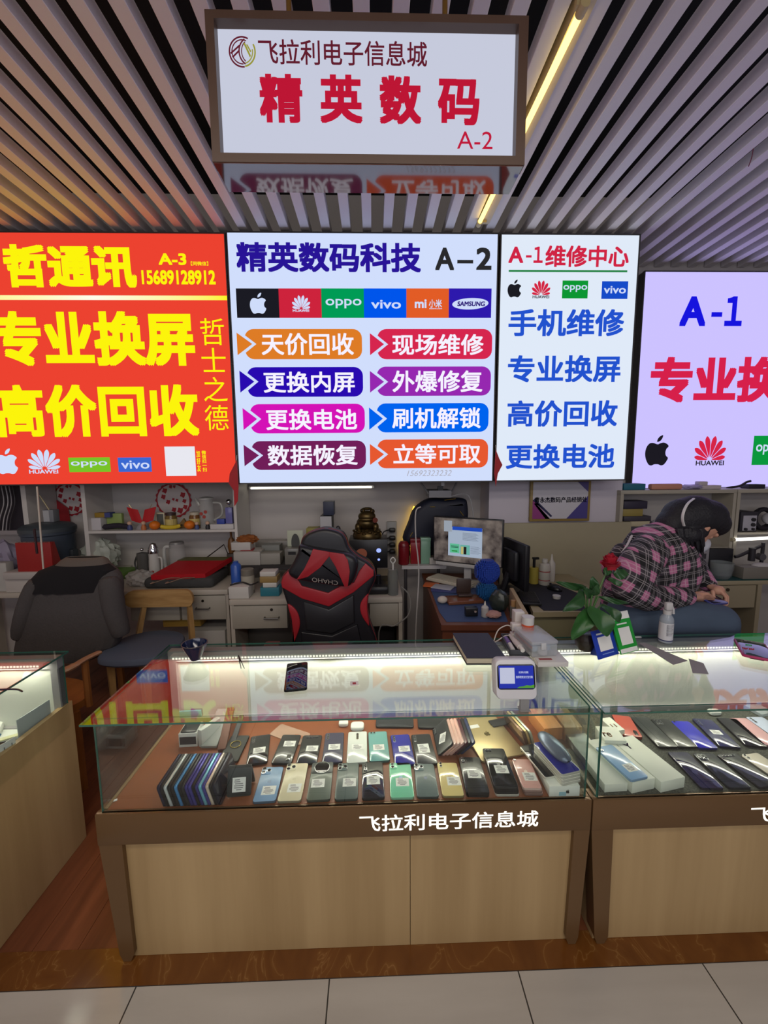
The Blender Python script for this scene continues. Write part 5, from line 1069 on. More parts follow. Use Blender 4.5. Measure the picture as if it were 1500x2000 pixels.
# armchair with the jacket
BR = wood('amber chair wood', (132, 80, 34), (160, 102, 48), (20, 6, 6), .4)
sp = [W(x, y, 'z', .45) for x, y in ((60, 1400), (125, 1384), (160, 1368), (176, 1352), (170, 1338), (150, 1326), (70, 1322), (30, 1360))]; cc = sum(sp, Vector())/len(sp); cc.z = 0
t = T('wooden_armchair', 'amber wooden armchair under the jacket, its rounded arm end showing', 'chair', (cc.x, cc.y, 0))
add(t, 'seat', BR, lambda b: b.poly(bez([((p-cc).x, (p-cc).y) for p in sp], 4), .415, .45))
arm = [W(122, 1311, 'z', .66), W(140, 1303, 'z', .67), W(165, 1288, 'z', .67), W(192, 1275, 'z', .665)]
add(t, 'armrest', wood('pale arm wood', (150, 112, 84), (170, 130, 98), (9, 9, 9), .4), lambda b: b.tube([p-cc for p in curve3(arm, 5)], [.01]+[.03]*6+[.024]*9, 10, flat=.45))
bk = Vector((px_x(150, 1180, 2.54), 2.54, 0)); XA = [bk.x-.22-cc.x, bk.x+.22-cc.x]
add(t, 'backrest', BR, lambda b: b.box((XA[0], bk.y-cc.y, .5), (XA[1], bk.y-cc.y+.03, px_z(150, 1118, 2.54))))
for x in XA: add(t, 'rear_leg', BR, lambda b: b.tube([(x, bk.y-cc.y+.03, .003), (x, bk.y-cc.y+.015, .55)], .02, 6))
for x, y in ((sp[1].x+.03, sp[1].y+.03), (sp[7].x+.06, sp[7].y)): add(t, 'front_leg', BR, lambda b: b.tube([(x-cc.x, y-cc.y, .003), (x-cc.x, y-cc.y, .415)], .018, 6))
add(t, 'arm_post', BR, lambda b: b.tube([arm[2]-cc, Vector((arm[2].x, arm[2].y, .43))-cc], .015, 6))
YJ = 2.42; JG = M((74, 70, 70), .9, noise=.15, scale=90, bump=.25); JB = M((22, 20, 24), .95)
rows_ = [(1092, 135, 196, .03), (1096, 122, 206, .05), (1103, 108, 216, .065), (1114, 78, 230, .075), (1130, 63, 240, .08), (1152, 56, 240, .085), (1190, 48, 236, .09), (1232, 40, 240, .1), (1262, 33, 238, .105), (1284, 36, 192, .09)]
o0 = W(150, 1300, 'y', YJ); t = T('jacket', 'grey padded jacket with a black yoke draped over the armchair back', 'jacket', o0)
def jring(rw, out_=0, n=40):
    r = []
    for y, xa, xb, d in rw:
        a = W(xa, y, 'y', YJ); c = W(xb, y, 'y', YJ); m = (a+c)/2-o0; h = (c.x-a.x)/2
        r.append([Vector((m.x+(h+out_)*math.cos(2*math.pi*k/n), -(d+out_)*math.copysign(abs(math.sin(2*math.pi*k/n))**.7, math.sin(2*math.pi*k/n))+.012*math.sin(3*k+y*.05)*(y > 1150), m.z)) for k in range(n)])
    return r
def shell(b, rg, kf=None):
    n = len(rg[0]); V = [[b.bm.verts.new(p) for p in r] for r in rg]
    for i in range(len(V)-1):
        for k in range(n):
            if kf is None or kf(k): b.bm.faces.new((V[i][k], V[i][(k+1) % n], V[i+1][(k+1) % n], V[i+1][k]))
    for v in [v for v in b.bm.verts if not v.link_faces]: b.bm.verts.remove(v)
add(t, 'torso', JG, lambda b: shell(b, jring(rows_)), subd=1)
yr = [(1101, 112, 212, .070), (1112, 82, 226, .082), (1130, 65, 222, .09), (1151, 56, 219, .093)]
add(t, 'yoke', JB, lambda b: shell(b, jring(yr, .002), lambda k: 0 <= k < 20), thick=.004)
cr = [(1088, 132, 199, .02), (1093, 124, 206, .045), (1104, 112, 212, .06)]
add(t, 'collar', M((96, 88, 82), .9), lambda b: shell(b, jring(cr, .006)), thick=.004)
for pts, rd in (([(74, 1128), (59, 1165), (46, 1210), (34, 1255)], [.045, .055, .055, .045]), ([(210, 1122), (217, 1150), (222, 1190), (234, 1228), (240, 1244)], [.055, .066, .062, .055, .05])):
    add(t, 'sleeve', JG, lambda b: b.tube([W(x, y, 'y', YJ-.04)-o0 for x, y in pts], rd, 14), subd=1)
# gaming chair
YG = 2.22
def gz(x, y): p = W(540+x/6.818, 1020+y/6.818, 'y', YG); return p
g0 = gz(690, 1640); t = T('gaming_chair', 'black and red high-backed racing style chair with an upside-down pillow', 'chair', (g0.x, YG, 0)); g0 = Vector((g0.x, YG, 0))
def gp(pts): return [((gz(x, y)-g0).x, (gz(x, y)-g0).z) for x, y in pts]
LBK = M((30, 30, 36), .38, bump=.05, scale=300); LRD = M((166, 36, 46), .4)
outl = [(680, 92), (850, 140), (920, 220), (970, 350), (1090, 465), (1230, 545), (1310, 660), (1310, 780), (1240, 930), (1215, 1050), (1220, 1250), (1260, 1400), (1330, 1600), (1340, 1900), (1150, 2150), (450, 2150), (230, 1900), (225, 1620), (190, 1450), (160, 1200), (90, 970), (55, 830), (80, 720), (160, 640), (260, 510), (310, 330), (340, 220), (420, 150), (560, 100)]
so = bez(gp(outl), 3)
def inset(pts, d):
    n = len(pts); r = []
    A = sum(pts[i][0]*pts[(i+1) % n][1]-pts[(i+1) % n][0]*pts[i][1] for i in range(n)); s = 1 if A > 0 else -1
    for i in range(n):
        x0, y0 = pts[i-1]; x1, y1 = pts[(i+1) % n]; tx, ty = x1-x0, y1-y0; L = math.hypot(tx, ty) or 1
        r.append((pts[i][0]-ty/L*d*s, pts[i][1]+tx/L*d*s))
    return r
def puffy(b, pts, y0, y1, bev, n=3):
    "cushion with a rounded front (towards -Y)"
    rg = [(0, y1)]+[(0, y0+bev)]+[(bev*(1-math.cos(k*math.pi/2/n)), y0+bev*(1-math.sin(k*math.pi/2/n))) for k in range(1, n+1)]
    V = [[b.bm.verts.new((x, y, z)) for x, z in (inset(pts, d) if d else pts)] for d, y in rg]; m = len(pts)
    for a, c in zip(V, V[1:]):
        for i in range(m): b.bm.faces.new((a[i], a[(i+1) % m], c[(i+1) % m], c[i]))
    b.bm.faces.new(V[-1]); b.bm.faces.new(V[0][::-1])
add(t, 'backrest', LBK, lambda b: puffy(b, so, 0, .1, .022))
add(t, 'piping', M((130, 34, 44), .5), lambda b: b.tube([(x, .03, z) for x, z in inset(so, .0)][0:len(so)], .003, 6))
def gpart(name, pts, m, y0, y1=.01, bev=.006, sub=3): return add(t, name, m, lambda b: puffy(b, bez(gp(pts), sub) if sub > 1 else gp(pts), y0, y1, bev))
gpart('red_band', [(150, 655), (250, 690), (340, 845), (690, 940), (860, 840), (1030, 800), (1100, 650), (1185, 545), (1295, 640), (1295, 712), (1030, 930), (700, 1120), (340, 1015), (75, 865), (66, 800), (90, 720)], LRD, -.008, sub=1)
gpart('side_panel', [(150, 1090), (250, 1150), (305, 1260), (310, 1400), (240, 1590), (225, 1590), (205, 1300)], LRD, -.008)
gpart('side_panel', [(1222, 955), (1150, 1020), (1112, 1120), (1140, 1250), (1235, 1375), (1212, 1200), (1210, 1050)], LRD, -.008)
gpart('centre_pad', [(365, 1050), (700, 1150), (1030, 960), (1045, 1330), (740, 1480), (400, 1430)], M((38, 38, 42), .4), -.012, sub=1, bev=.01)
gpart('lower_pad', [(330, 1450), (740, 1500), (1080, 1350), (1180, 1800), (350, 1800)], LBK, -.01, sub=1, bev=.01)
pil = gpart('pillow', [(325, 285), (520, 322), (920, 388), (1075, 470), (1075, 640), (1000, 800), (900, 835), (600, 795), (270, 735), (175, 640), (245, 500), (300, 380)], LBK, -.055, .0, .03)
for pts in ([(505, 330), (720, 368), (718, 424), (600, 570), (440, 690), (330, 722), (298, 718), (390, 590), (460, 450)], [(720, 368), (905, 396), (958, 470), (985, 620), (958, 820), (915, 820), (880, 740), (800, 560), (716, 424)]):
    add(pil, 'red_chevron', LRD, lambda b: puffy(b, gp(pts), -.058, -.05, .002))
a = gz(492, 672)-g0; c = gz(830, 770)-g0
b = B(); b.keep = True; mm_ = text_mesh('CHAHO', .0); th = -.14
b.mesh(mm_, Matrix.Translation((c.x, -.0605, a.z-.03)) @ Matrix(((-(c.x-a.x)*1.0, 0, 0, 0), (0, 0, -1, 0), ((c.x-a.x)*.16, -.024, 0, 0), (0, 0, 0, 1)))); O('lettering', b, M((150, 140, 134), .5), pil, smooth=0).location = (0, 0, -.002)
add(t, 'seat', LBK, lambda b: b.box((-.27, -.48, .40), (.27, .06, .52), bev=.05, seg=4))
for s in (-1, 1):
    ar = add(t, 'armrest', M((120, 60, 60), .5), lambda b: b.box((s*.31-.045, -.30, (.575 if s < 0 else .53)), (s*.31+.045, .0, (.605 if s < 0 else .56)), bev=.014)); add(ar, 'post', M((30, 30, 32), .5), lambda b: b.box((s*.31-.02, -.2, .44), (s*.31+.02, -.12, .535)))
add(t, 'gas_column', M((40, 40, 42), .4, .5), lambda b: b.cyl((0, -.2, .1), (0, -.2, .42), .03))
for k in range(5):
    a_ = k*2*math.pi/5+.3; lg = add(t, 'base_leg', M((34, 34, 36), .4), lambda b: b.tube([(0, -.2, .11), (.3*math.cos(a_), -.2+.3*math.sin(a_), .075)], [.03, .018], 8)); add(lg, 'castor', M((24, 24, 26), .4), lambda b: b.cyl((.3*math.cos(a_)-.015, -.2+.3*math.sin(a_), .033), (.3*math.cos(a_)+.015, -.2+.3*math.sin(a_), .033), .03))
# ---------------------------------------------------------------- brown desk, monitors
RB = wood('red brown laminate', (92, 50, 34), (116, 66, 44), (3, 8, 8), .4)
q = [W(x, y, 'z', DZ) for x, y in ((862, 1221), (1005, 1221), (966, 1120), (824, 1120))]; c0 = sum(q, Vector())/4
t = T('desk', 'red brown computer desk with a blue desk mat', 'desk', (c0.x, c0.y, 0)); ql = [((p-c0).x, (p-c0).y) for p in q]
add(t, 'desktop', RB, lambda b: b.poly(ql, DZ-.03, DZ)); add(t, 'front_panel', RB, lambda b: b.poly([(ql[0][0]+.01, ql[0][1]+.02), (ql[1][0]-.01, ql[1][1]+.02), (ql[1][0]-.01, ql[1][1]+.04), (ql[0][0]+.01, ql[0][1]+.04)], .003, DZ-.03))
for i, j in ((0, 3), (1, 2)): add(t, 'side_panel', RB, lambda b: b.poly([(ql[i][0]+(.01 if i == 0 else -.03), ql[i][1]+.04), (ql[i][0]+(.03 if i == 0 else -.01), ql[i][1]+.04), (ql[j][0]+(.03 if i == 0 else -.01), ql[j][1]-.01), (ql[j][0]+(.01 if i == 0 else -.03), ql[j][1]-.01)], .003, DZ-.03))
mt = [W(x, y, 'z', DZ+.003)-c0 for x, y in ((841, 1150), (858, 1195), (872, 1214), (992, 1214), (965, 1142), (850, 1142))]
tag(O('desk_mat', (lambda b: (b.poly([(p.x, p.y) for p in mt], DZ+.0005, DZ+.003), b)[1])(B()), M((56, 76, 116), .6), None, (c0.x, c0.y, 0)), 'blue desk mat on the red brown desk', 'mat')
def pbez(a, b_, n=6): return
TLm, BLm, TRm, BRm = W(843, 1003, 'y', 2.85), W(846, 1091, 'y', 2.85), W(980, 1021, 'y', 2.60), W(981, 1114, 'y', 2.60)
ux = Vector((BRm.x-BLm.x, BRm.y-BLm.y, 0)); WL = ux.length; ux.normalize(); HM = ((TLm.z-BLm.z)+(TRm.z-BRm.z))/2; zb = (BLm.z+BRm.z)/2
t = T('monitor', 'wide computer monitor showing a white browser window over a brown desktop', 'monitor', (BLm.x, BLm.y, zb), math.atan2(ux.y, ux.x))
add(t, 'case', M((26, 26, 30), .4), lambda b: b.box((0, 0, 0), (WL, .03, HM), bev=.004)); add(t, 'chin', M((190, 190, 190), .4), lambda b: b.box((.02, -.006, -.025), (WL*.96, .025, .0), bev=.004))
sx0, sz0, sw, sh = .008, .008, WL-.016, HM-.016
def desk_f():
    m = bpy.data.materials.new('screen picture'); m.use_nodes = True; nt = m.node_tree; nt.nodes.remove(nt.nodes['Principled BSDF']); tc = nt.nodes.new('ShaderNodeTexCoord'); n = nt.nodes.new('ShaderNodeTexNoise'); n.inputs['Scale'].default_value = 9; n.inputs['Detail'].default_value = 6; nt.links.new(tc.outputs['Object'], n.inputs['Vector'])
    c = ramp(nt, n.outputs['Fac'], [(.38, (36, 30, 32)), (.5, (98, 88, 84)), (.65, (136, 124, 116))]); e = nt.nodes.new('ShaderNodeEmission'); e.inputs[1].default_value = .7; nt.links.new(c, e.inputs[0]); nt.links.new(e.outputs[0], nt.nodes['Material Output'].inputs[0]); return m
scr = add(t, 'screen', desk_f(), lambda b: b.poly([(sx0, sz0), (sx0+sw, sz0), (sx0+sw, sz0+sh), (sx0, sz0+sh)], .0008, .0015, VXZ), 0)
def sbit(name, u0, v0, u1, v1, col, k=1, e=.68): add(scr, name, EM(col, e), lambda b: b.box((sx0+sw*u0, -.0015-.0006*k, sz0+sh*v0), (sx0+sw*u1, -.001-.0006*k, sz0+sh*v1)), 0)
sbit('browser_window', .222, .14, .727, .80, (188, 204, 226)); sbit('title_bar', .284, .735, .725, .815, (40, 84, 204), 2); sbit('popup_menu', .154, .69, .278, .94, (176, 186, 200), 2)
sbit('green_panel', .25, .21, .395, .42, (110, 214, 170), 2); sbit('teal_panel', .406, .19, .55, .41, (120, 200, 186), 2); sbit('dark_picture', .46, .2, .5, .37, (40, 34, 34), 3); sbit('yellow_picture', .42, .2, .455, .37, (220, 206, 130), 3); sbit('green_button', .28, .24, .365, .27, (50, 160, 70), 3)
for k in range(9): sbit('text_line', .44, .68-.02*k, .64+.05*(k % 3)/3, .686-.02*k, (120, 130, 150), 2)
for k in range(7): sbit('text_line', .56, .38-.025*k, .68+.03*(k % 2), .386-.025*k, (120, 130, 150), 2)
for k in range(5): sbit('heading_line', .266, .345-.0-.001*k if k == 9 else .36-.03*(k % 2), .38-.04*(k // 2), .372-.03*(k % 2), (24, 60, 50), 3)
add(t, 'stand', M((180, 180, 182), .4), lambda b: [b.box((WL*.45, .03, DZ+.012-zb), (WL*.55, .05, .1))])
zf = DZ+.001-zb
add(t, 'foot', M((180, 180, 182), .4), lambda b: b.box((WL*.33, -.03, zf), (WL*.67, .13, zf+.012), bev=.004))
# white keyboard
def keyboard(label, px0, px1, d, col, keycol, z=DZ+.004, rows=5):
    a = W(*px0, 'z', z); c = W(*px1, 'z', z); v = c-a; L = v.length; t = T('keyboard', label, 'keyboard', a, math.atan2(v.y, v.x)); n = 15
    add(t, 'body', M(col, .5), lambda b: b.box((0, 0, 0), (L, d, .016), bev=.004))
    for r in range(rows): add(t, 'key_row', M(keycol, .5), lambda b: [b.box((.008+(L-.016)*k/n+.001, .008+(d-.016)*r/rows+.001, .0165), (.008+(L-.016)*(k+1)/n-.001, .008+(d-.016)*(r+1)/rows-.001, .023)) for k in range(n)], 0)
    return t
keyboard('cream mechanical keyboard lying askew on the red brown desk', (832, 1133), (916, 1152), .15, (196, 190, 174), (206, 200, 184))
def laid(name, label, cat, px, w_, d, h, col, rz=0, z=DZ+.004, **k):
    a = W(*px, 'z', z); b = B(); b.box((-w_/2, -d/2, 0), (w_/2, d/2, h), bev=min(h*.4, .004)); return tag(O(name, b, M(col, k.get('rough', .5), alpha=k.get('alpha', 1)), None, (a.x, a.y, z), (0, 0, rz)), label, cat)
laid('envelope', 'bright orange envelope beside the cream keyboard', 'envelope', (842, 1143), .10, .1, .006, (206, 98, 40), -.3)
laid('leaflet', 'white leaflet over a blue packet on the desk mat', 'paper', (865, 1147), .14, .1, .004, (176, 176, 186), -.5, DZ+.011); laid('blue_packet', 'crumpled blue packet under the white leaflet', 'packet', (868, 1153), .17, .09, .006, (62, 66, 120), -.3)
laid('parts_pouch', 'clear pouch of orange and brown parts on the desk mat', 'pouch', (905, 1174), .22, .12, .02, (116, 70, 48), .1, rough=.2)
t = T('phone_holder', 'brown wedge phone holder standing on the desk mat', 'holder', W(906, 1160, 'z', DZ+.03)); add(t, 'back', M((58, 42, 36), .5), lambda b: b.box((-.045, .0, 0), (.045, .02, .1), bev=.006)); add(t, 'foot', M((58, 42, 36), .5), lambda b: b.box((-.045, -.05, 0), (.045, .0, .015), bev=.005)); t.location.z = DZ+.026
b = B(); a = W(864, 1178, 'z', DZ+.004); b.ball((0, 0, .022), .026, (1.2, 1, .85)); tag(O('white_ball', b, M((190, 180, 170), .6), None, (a.x, a.y, DZ+.004)), 'soft off-white ball at the left of the clear pouch', 'ball')
t = T('charger_block', 'small black camera-like charger with a shiny button on the desk mat', 'charger', W(920, 1202, 'z', DZ+.004)); add(t, 'body', M((24, 24, 28), .3), lambda b: b.box((-.035, -.02, 0), (.035, .02, .05), bev=.006)); add(t, 'button', CHROME, lambda b: b.cyl((.018, -.02, .03), (.018, -.024, .03), .007))
t, R_, h = plathe('glue_bottle', 'white squeeze bottle with a pointed tip on the desk mat', 'bottle', (940, 1180, 954, 1208), 2.14, [(0, 0), (.9, 0), (1, .04), (1, .75), (.7, .86), (.35, .9), (.3, .95), (0, .95)], (178, 176, 174), DZ+.004); add(t, 'tip', M((206, 204, 196), .4), lambda b: b.lathe([(R_*.35, h*.93), (R_*.1, h*1.25), (0, h*1.25)], 12))
crumple('dark_pouch', 'dark green crumpled plastic pouch at the right of the desk mat', 'pouch', (W(975, 1185, 'y', 2.22).x, 2.22, DZ+.001), .055, .05, .13, (46, 54, 50), 11, 1, .3, .12); crumple('pink_cloth', 'pale pink crumpled cloth beside the squeeze bottle', 'cloth', (W(963, 1208, 'y', 2.13).x, 2.13, DZ+.004), .045, .04, .035, (176, 134, 124), 12, 1, .7, .15)
# generic blue block-built ornament
BLU = M((30, 62, 160), .35)
t = T('block_ornament', 'rounded blue ornament built of tiny plastic blocks by the monitor', 'ornament', (W(950, 1150, 'y', 2.42).x, 2.42, DZ+.001))
def blocks(b, c, r, sq=1.0, s=.011):
    n = int(r/s)+1
    for i in range(-n, n+1):
        for j in range(-n, n+1):
            for k in range(-n, n+1):
                d = math.sqrt(i*i+j*j+(k/sq)**2)*s
                if r-s*1.6 < d <= r and c[2]+k*s >= s*.5 and (j <= 2): b.box((c[0]+i*s-s*.46, c[1]+j*s-s*.46, c[2]+k*s-s*.5), (c[0]+i*s+s*.46, c[1]+j*s+s*.46, c[2]+k*s+s*.42))
add(t, 'upper_half', BLU, lambda b: blocks(b, (0, 0, .185), .075), 0); add(t, 'lower_half', M((30, 84, 140), .35), lambda b: blocks(b, (0, 0, .065), .062), 0)
t, R_, h = plathe('cork_bottle', 'small bottle with a wooden stopper by the low partition', 'bottle', (996, 1184, 1008, 1205), 2.12, CYL, (100, 96, 90), DZ+.001); add(t, 'stopper', M((160, 124, 84), .6), lambda b: b.cyl((0, 0, h), (0, 0, h*1.5), R_*.75))
# low partition between the two desks
a = W(999, 1148, 'z', .86); c = W(1032, 1206, 'z', .86); v = c-a; t = T('desk_divider', 'low beige divider board between the brown and the beige desk', 'divider', (a.x, a.y, 0), math.atan2(v.y, v.x)); add(t, 'board', M((172, 150, 112), .5), lambda b: b.box((0, -.011, .003), (v.length, .011, .86), bev=.002))
# beige desk
BG = M((150, 144, 112), .55)
xa, xb = W(1036, 1195, 'z', DZ).x, W(1236, 1192, 'z', DZ).x; yf = W(1100, 1195, 'z', DZ).y; t = T('desk', 'beige desk with a black keyboard and mouse mat by the partition', 'desk', ((xa+xb)/2, yf, 0)); w_ = xb-xa
lb_ = W(1016, 1140, 'z', DZ); add(t, 'desktop', M((168, 156, 124), .5), lambda b: b.poly([(-w_/2+.012, 0), (w_/2, 0), (w_/2, 2.97-yf), (lb_.x+.06-t.location.x, 2.97-yf)], DZ-.03, DZ)); add(t, 'front_panel', BG, lambda b: b.box((-w_/2+.01, .03, .003), (w_/2-.01, .05, DZ-.03)))
for s in (1,): add(t, 'side_panel', BG, lambda b: b.box((s*(w_/2-.02)-.01, .05, .003), (s*(w_/2-.02)+.01, 2.96-yf, DZ-.03)))
A_, B_ = W(1030, 1157, 'y', 2.42), W(1047.5, 1062, 'y', 2.48); C_ = W(1003, 1037, 'y', 2.80)
v = Vector((C_.x-B_.x, C_.y-B_.y, 0)); L = v.length; h = B_.z-A_.z
t = T('monitor', 'black monitor turned away, seen from its back edge', 'monitor', (A_.x, A_.y, A_.z), (0, 0, math.atan2(v.y, v.x)))
BK = M((24, 24, 29), .45)
add(t, 'case', BK, lambda b: b.box((0, -.012, 0), (L, .022, h), bev=.008)); add(t, 'rear_bulge', BK, lambda b: b.box((L*.2, .022, h*.15), (L*.8, .06, h*.82), bev=.02)); add(t, 'stand', BK, lambda b: b.tube([(L*.5, .05, h*.3), (L*.55, .08, DZ+.015-A_.z)], .022, 8)); add(t, 'foot', BK, lambda b: b.cyl((L*.55, .06, DZ+.002-A_.z), (L*.55, .06, DZ+.018-A_.z), .09, n=28))
add(t, 'screen', M((14, 14, 18), .1), lambda b: b.box((.012, -.0135, .012), (L-.012, -.012, h-.012)))
mt = [W(x, y, 'z', DZ+.003) for x, y in ((1010, 1150), (1062, 1192), (1145, 1192), (1128, 1158), (1085, 1140), (1012, 1138))]; cm = sum(mt, Vector())/6; b = B(); b.poly([((p-cm).x, (p-cm).y) for p in mt], 0, .002); tag(O('desk_mat', b, M((26, 26, 36), .7), None, (cm.x, cm.y, DZ+.0008)), 'dark mouse mat covering the beige desk', 'mat')
keyboard('black keyboard on the dark mouse mat', (1021, 1182), (1058, 1184), .22, (28, 28, 32), (36, 36, 40), DZ+.004)
a = W(1083, 1147, 'z', DZ+.02); t = T('mouse', 'black computer mouse on the dark mat', 'mouse', (a.x, a.y, DZ+.0035), .5); add(t, 'shell', M((22, 22, 26), .35), lambda b: b.ball((0, 0, .0), 1, (.032, .055, .036))); bmv = t.children[0].data
for vv in bmv.vertices: vv.co.z = max(0, vv.co.z)
add(t, 'wheel', M((50, 50, 54), .4), lambda b: b.cyl((-.003, .03, .03), (.003, .03, .03), .009))
t, R_, h = plathe('jar', 'small white lidded jar on the dark mat', 'jar', (1080, 1163, 1094, 1174), 2.42, CYL, (196, 194, 190), DZ+.0035); add(t, 'lid', M((206, 204, 200), .4), lambda b: b.lathe([(R_*1.06, h*.6), (R_*1.06, h*1.02), (0, h*1.02)], 20))
BOT = [(0, 0), (.92, 0), (1, .03), (1, .7), (.85, .8), (.42, .85), (.42, .9), (0, .9)]
t, R_, h = plathe('pump_bottle', 'yellow bottle with a black pump behind the black monitor', 'bottle', (1034, 1108, 1051, 1138), 2.75, CYL, (176, 160, 70), DZ+.001); add(t, 'pump', M((24, 24, 26), .4), lambda b: [b.cyl((0, 0, h), (0, 0, h*1.5), R_*.3), b.box((-R_*.4, -R_*.3, h*1.5), (R_*1.0, R_*.3, h*1.62))])
t, R_, h = plathe('bottle', 'white round bottle with red print before the partition', 'bottle', (1053, 1092, 1074, 1140), 2.72, BOT, (190, 186, 176), DZ+.001); add(t, 'cap', M((200, 198, 192), .4), lambda b: b.cyl((0, 0, h*.88), (0, 0, h), R_*.5)); add(t, 'red_print', M((160, 60, 60), .5), lambda b: [b.lathe([(R_*1.01, h*q), (R_*1.01, h*(q+.035))], 24) for q in (.18, .52)])
t, R_, h = plathe('bottle', 'taller slim white nozzle bottle beside the red printed one', 'bottle', (1070, 1082, 1084, 1136), 2.80, [(0, 0), (.95, 0), (1, .03), (1, .66), (.5, .76), (.4, .8), (0, .8)], (196, 192, 186), DZ+.001); add(t, 'nozzle', M((206, 204, 198), .4), lambda b: b.lathe([(R_*.4, h*.79), (R_*.15, h), (0, h)], 12))
# tins and small shelf between the desks
YT2 = 2.92; t = T('side_shelf', 'narrow white side shelf carrying tins left of the monitor', 'shelf', (px_x(825, 1110, YT2), YT2, 0)); zt = px_z(815, 1105, YT2); xa, xb = px_x(785, 1108, YT2)-t.location.x, px_x(872, 1108, YT2)-t.location.x
add(t, 'board', M((186, 184, 186), .5), lambda b: b.box((xa, 0, zt-.025), (xb, .22, zt))); add(t, 'leg', M((90, 88, 92), .4, .6), lambda b: b.cyl((xa+.03, .03, .003), (xa+.03, .03, zt-.025), .012)); add(t, 'leg', M((90, 88, 92), .4, .6), lambda b: b.cyl((xb-.03, .18, .003), (xb-.03, .18, zt-.025), .012))
t, R_, h = plathe('tea_tin', 'dark red round tin leftmost on the side shelf', 'tin', (778, 1056, 799, 1104), YT2+.06, [(0, 0), (.96, 0), (1, .02), (1, .8), (.9, .9), (.6, .98), (0, 1)], (120, 20, 30), zt+.001, rough=.3); add(t, 'lid_band', M((96, 16, 26), .3), lambda b: b.lathe([(R_*1.02, h*.76), (R_*1.02, h*.79)], 24))
t, w_, h = pbox('tea_tin', 'red square tin in the middle of the side shelf', 'tin', (802, 1053, 821, 1104), YT2+.05, .06, (140, 24, 34), zt+.001, rough=.3); add(t, 'lid', M((120, 20, 30), .3), lambda b: b.box((-w_*.52, -.002, h*.86), (w_*.52, .062, h*1.005), bev=.002))
t, w_, h = pbox('tea_tin', 'mint green square tin beside the red one', 'tin', (822, 1051, 841, 1104), YT2+.05, .06, (128, 168, 146), zt+.001, rough=.3); add(t, 'lid', M((136, 176, 154), .3), lambda b: b.box((-w_*.52, -.002, h*.88), (w_*.52, .062, h*1.005), bev=.002))
pbox('adapter', 'little white adapter next to the mint tin', 'adapter', (839, 1090, 851, 1104), YT2+.03, .03, (190, 186, 180), zt+.001, bare=True)
# wall pieces: power strip, glowing leaning panel, dark shade, router shelf
t, w_, h = pbox('power_strip', 'grey wall power strip with black plugs', 'power strip', (756, 1019, 775, 1085), YW-.035, .033, (150, 150, 150), None)
for q in (.78, .55, .35, .15): pg = add(t, 'plug', M((24, 24, 28), .4), lambda b: b.box((-w_*.3, -.05, h*(q-.07)), (w_*.35, .0, h*(q+.05)), bev=.01)); add(pg, 'cable', M((24, 24, 28), .4), lambda b: b.tube(curve3([(-w_*.3, -.03, h*q), (-w_*.9, -.05, h*(q-.06)), (-w_*1.1, -.04, h*(q-.3))], 5), .005, 6))
c = W(790, 1085, 'y', YW-.1); d = W(815, 985, 'y', YW-.06)
t = T('light_panel', 'leaning black light panel with a pale edge and yellow glow behind', 'lamp', c)
dv = d-c; add(t, 'edge_frame', M((196, 190, 176), .4), lambda b: b.tube([(0, 0, 0), dv], .006, 6)); add(t, 'panel', M((20, 22, 34), .5), lambda b: b.poly([(0, 0), (dv.x, dv.z), (.32, dv.z*.9), (.32, 0)], -.0, .01, VXZ)); add(t, 'yellow_tube', EM((255, 205, 60), 4, True), lambda b: b.tube([(-.022, .055, .02), dv+Vector((-.022, .03, -.02))], .007, 8))
Y = 3.08; sh_ = [(790, 1062), (800, 1020), (812, 993), (840, 975), (870, 975), (905, 974), (914, 985), (912, 1025), (880, 1060), (845, 1070)]; c = W(850, 1062, 'y', Y)
t = T('car_shade', 'large dark folded fabric shade bulging behind the monitor', 'shade', c); q = bez([((p-c).x, (p-c).z) for p in (W(x, y, 'y', Y) for x, y in sh_)], 4)
add(t, 'fabric', M((22, 26, 46), .6), lambda b: puffy(b, q, -.03, .1, .05))
for p in ([(868, 977), (890, 974)], [(898, 998), (905, 1007)], [(840, 990), (850, 990)], [(806, 1040), (801, 1048)]): add(t, 'gold_rib', M((190, 160, 80), .3, .7), lambda b: b.tube([W(*x, 'y', Y-.035)-c for x in p], .003, 6))
t, w_, h = pbox('router_shelf', 'grey router on a wall bracket above the dark shade', 'router', (838, 958, 882, 972), 3.0, .18, (150, 150, 156), None); add(t, 'plug', M((30, 30, 34), .4), lambda b: b.box((-.02, -.006, h), (.02, .02, h+.035))); add(t, 'white_plug', M((200, 200, 204), .4), lambda b: b.box((.005, -.004, h+.035), (.03, .015, h+.09)))
for s in (-1, 1): add(t, 'bracket', M((140, 138, 140), .5), lambda b: b.tube([(s*w_*.5, .02, h*.5), (s*w_*1.25, .16, h+.17)], .008, 6))
add(t, 'cable', M((170, 170, 174), .5), lambda b: b.tube(curve3([(w_*.5, .0, .01), (w_*1.2, .0, .02), (w_*1.5, .02, -.12), (w_*1.55, .0, -.3)], 6), .004, 6))
t = T('cable', 'white cable hanging in front of the tins down to the floor', 'cable', W(815, 1240, 'y', 2.55)); t.location.z = .01; L0 = Vector(t.location)
add(t, 'cord', M((186, 182, 180), .5), lambda b: b.tube([p-L0 for p in curve3([W(822, 990, 'y', 2.55), W(812, 1000, 'y', 2.55), W(812, 1050, 'y', 2.55), W(818, 1120, 'y', 2.55), W(812, 1240, 'y', 2.55), Vector((L0.x, L0.y, .01))], 6)], .0045, 6))
t = T('cable', 'grey cable loop curling by the cream desk leg', 'cable', (W(790, 1250, 'y', 2.46).x, 2.46, .01)); L0 = Vector(t.location)
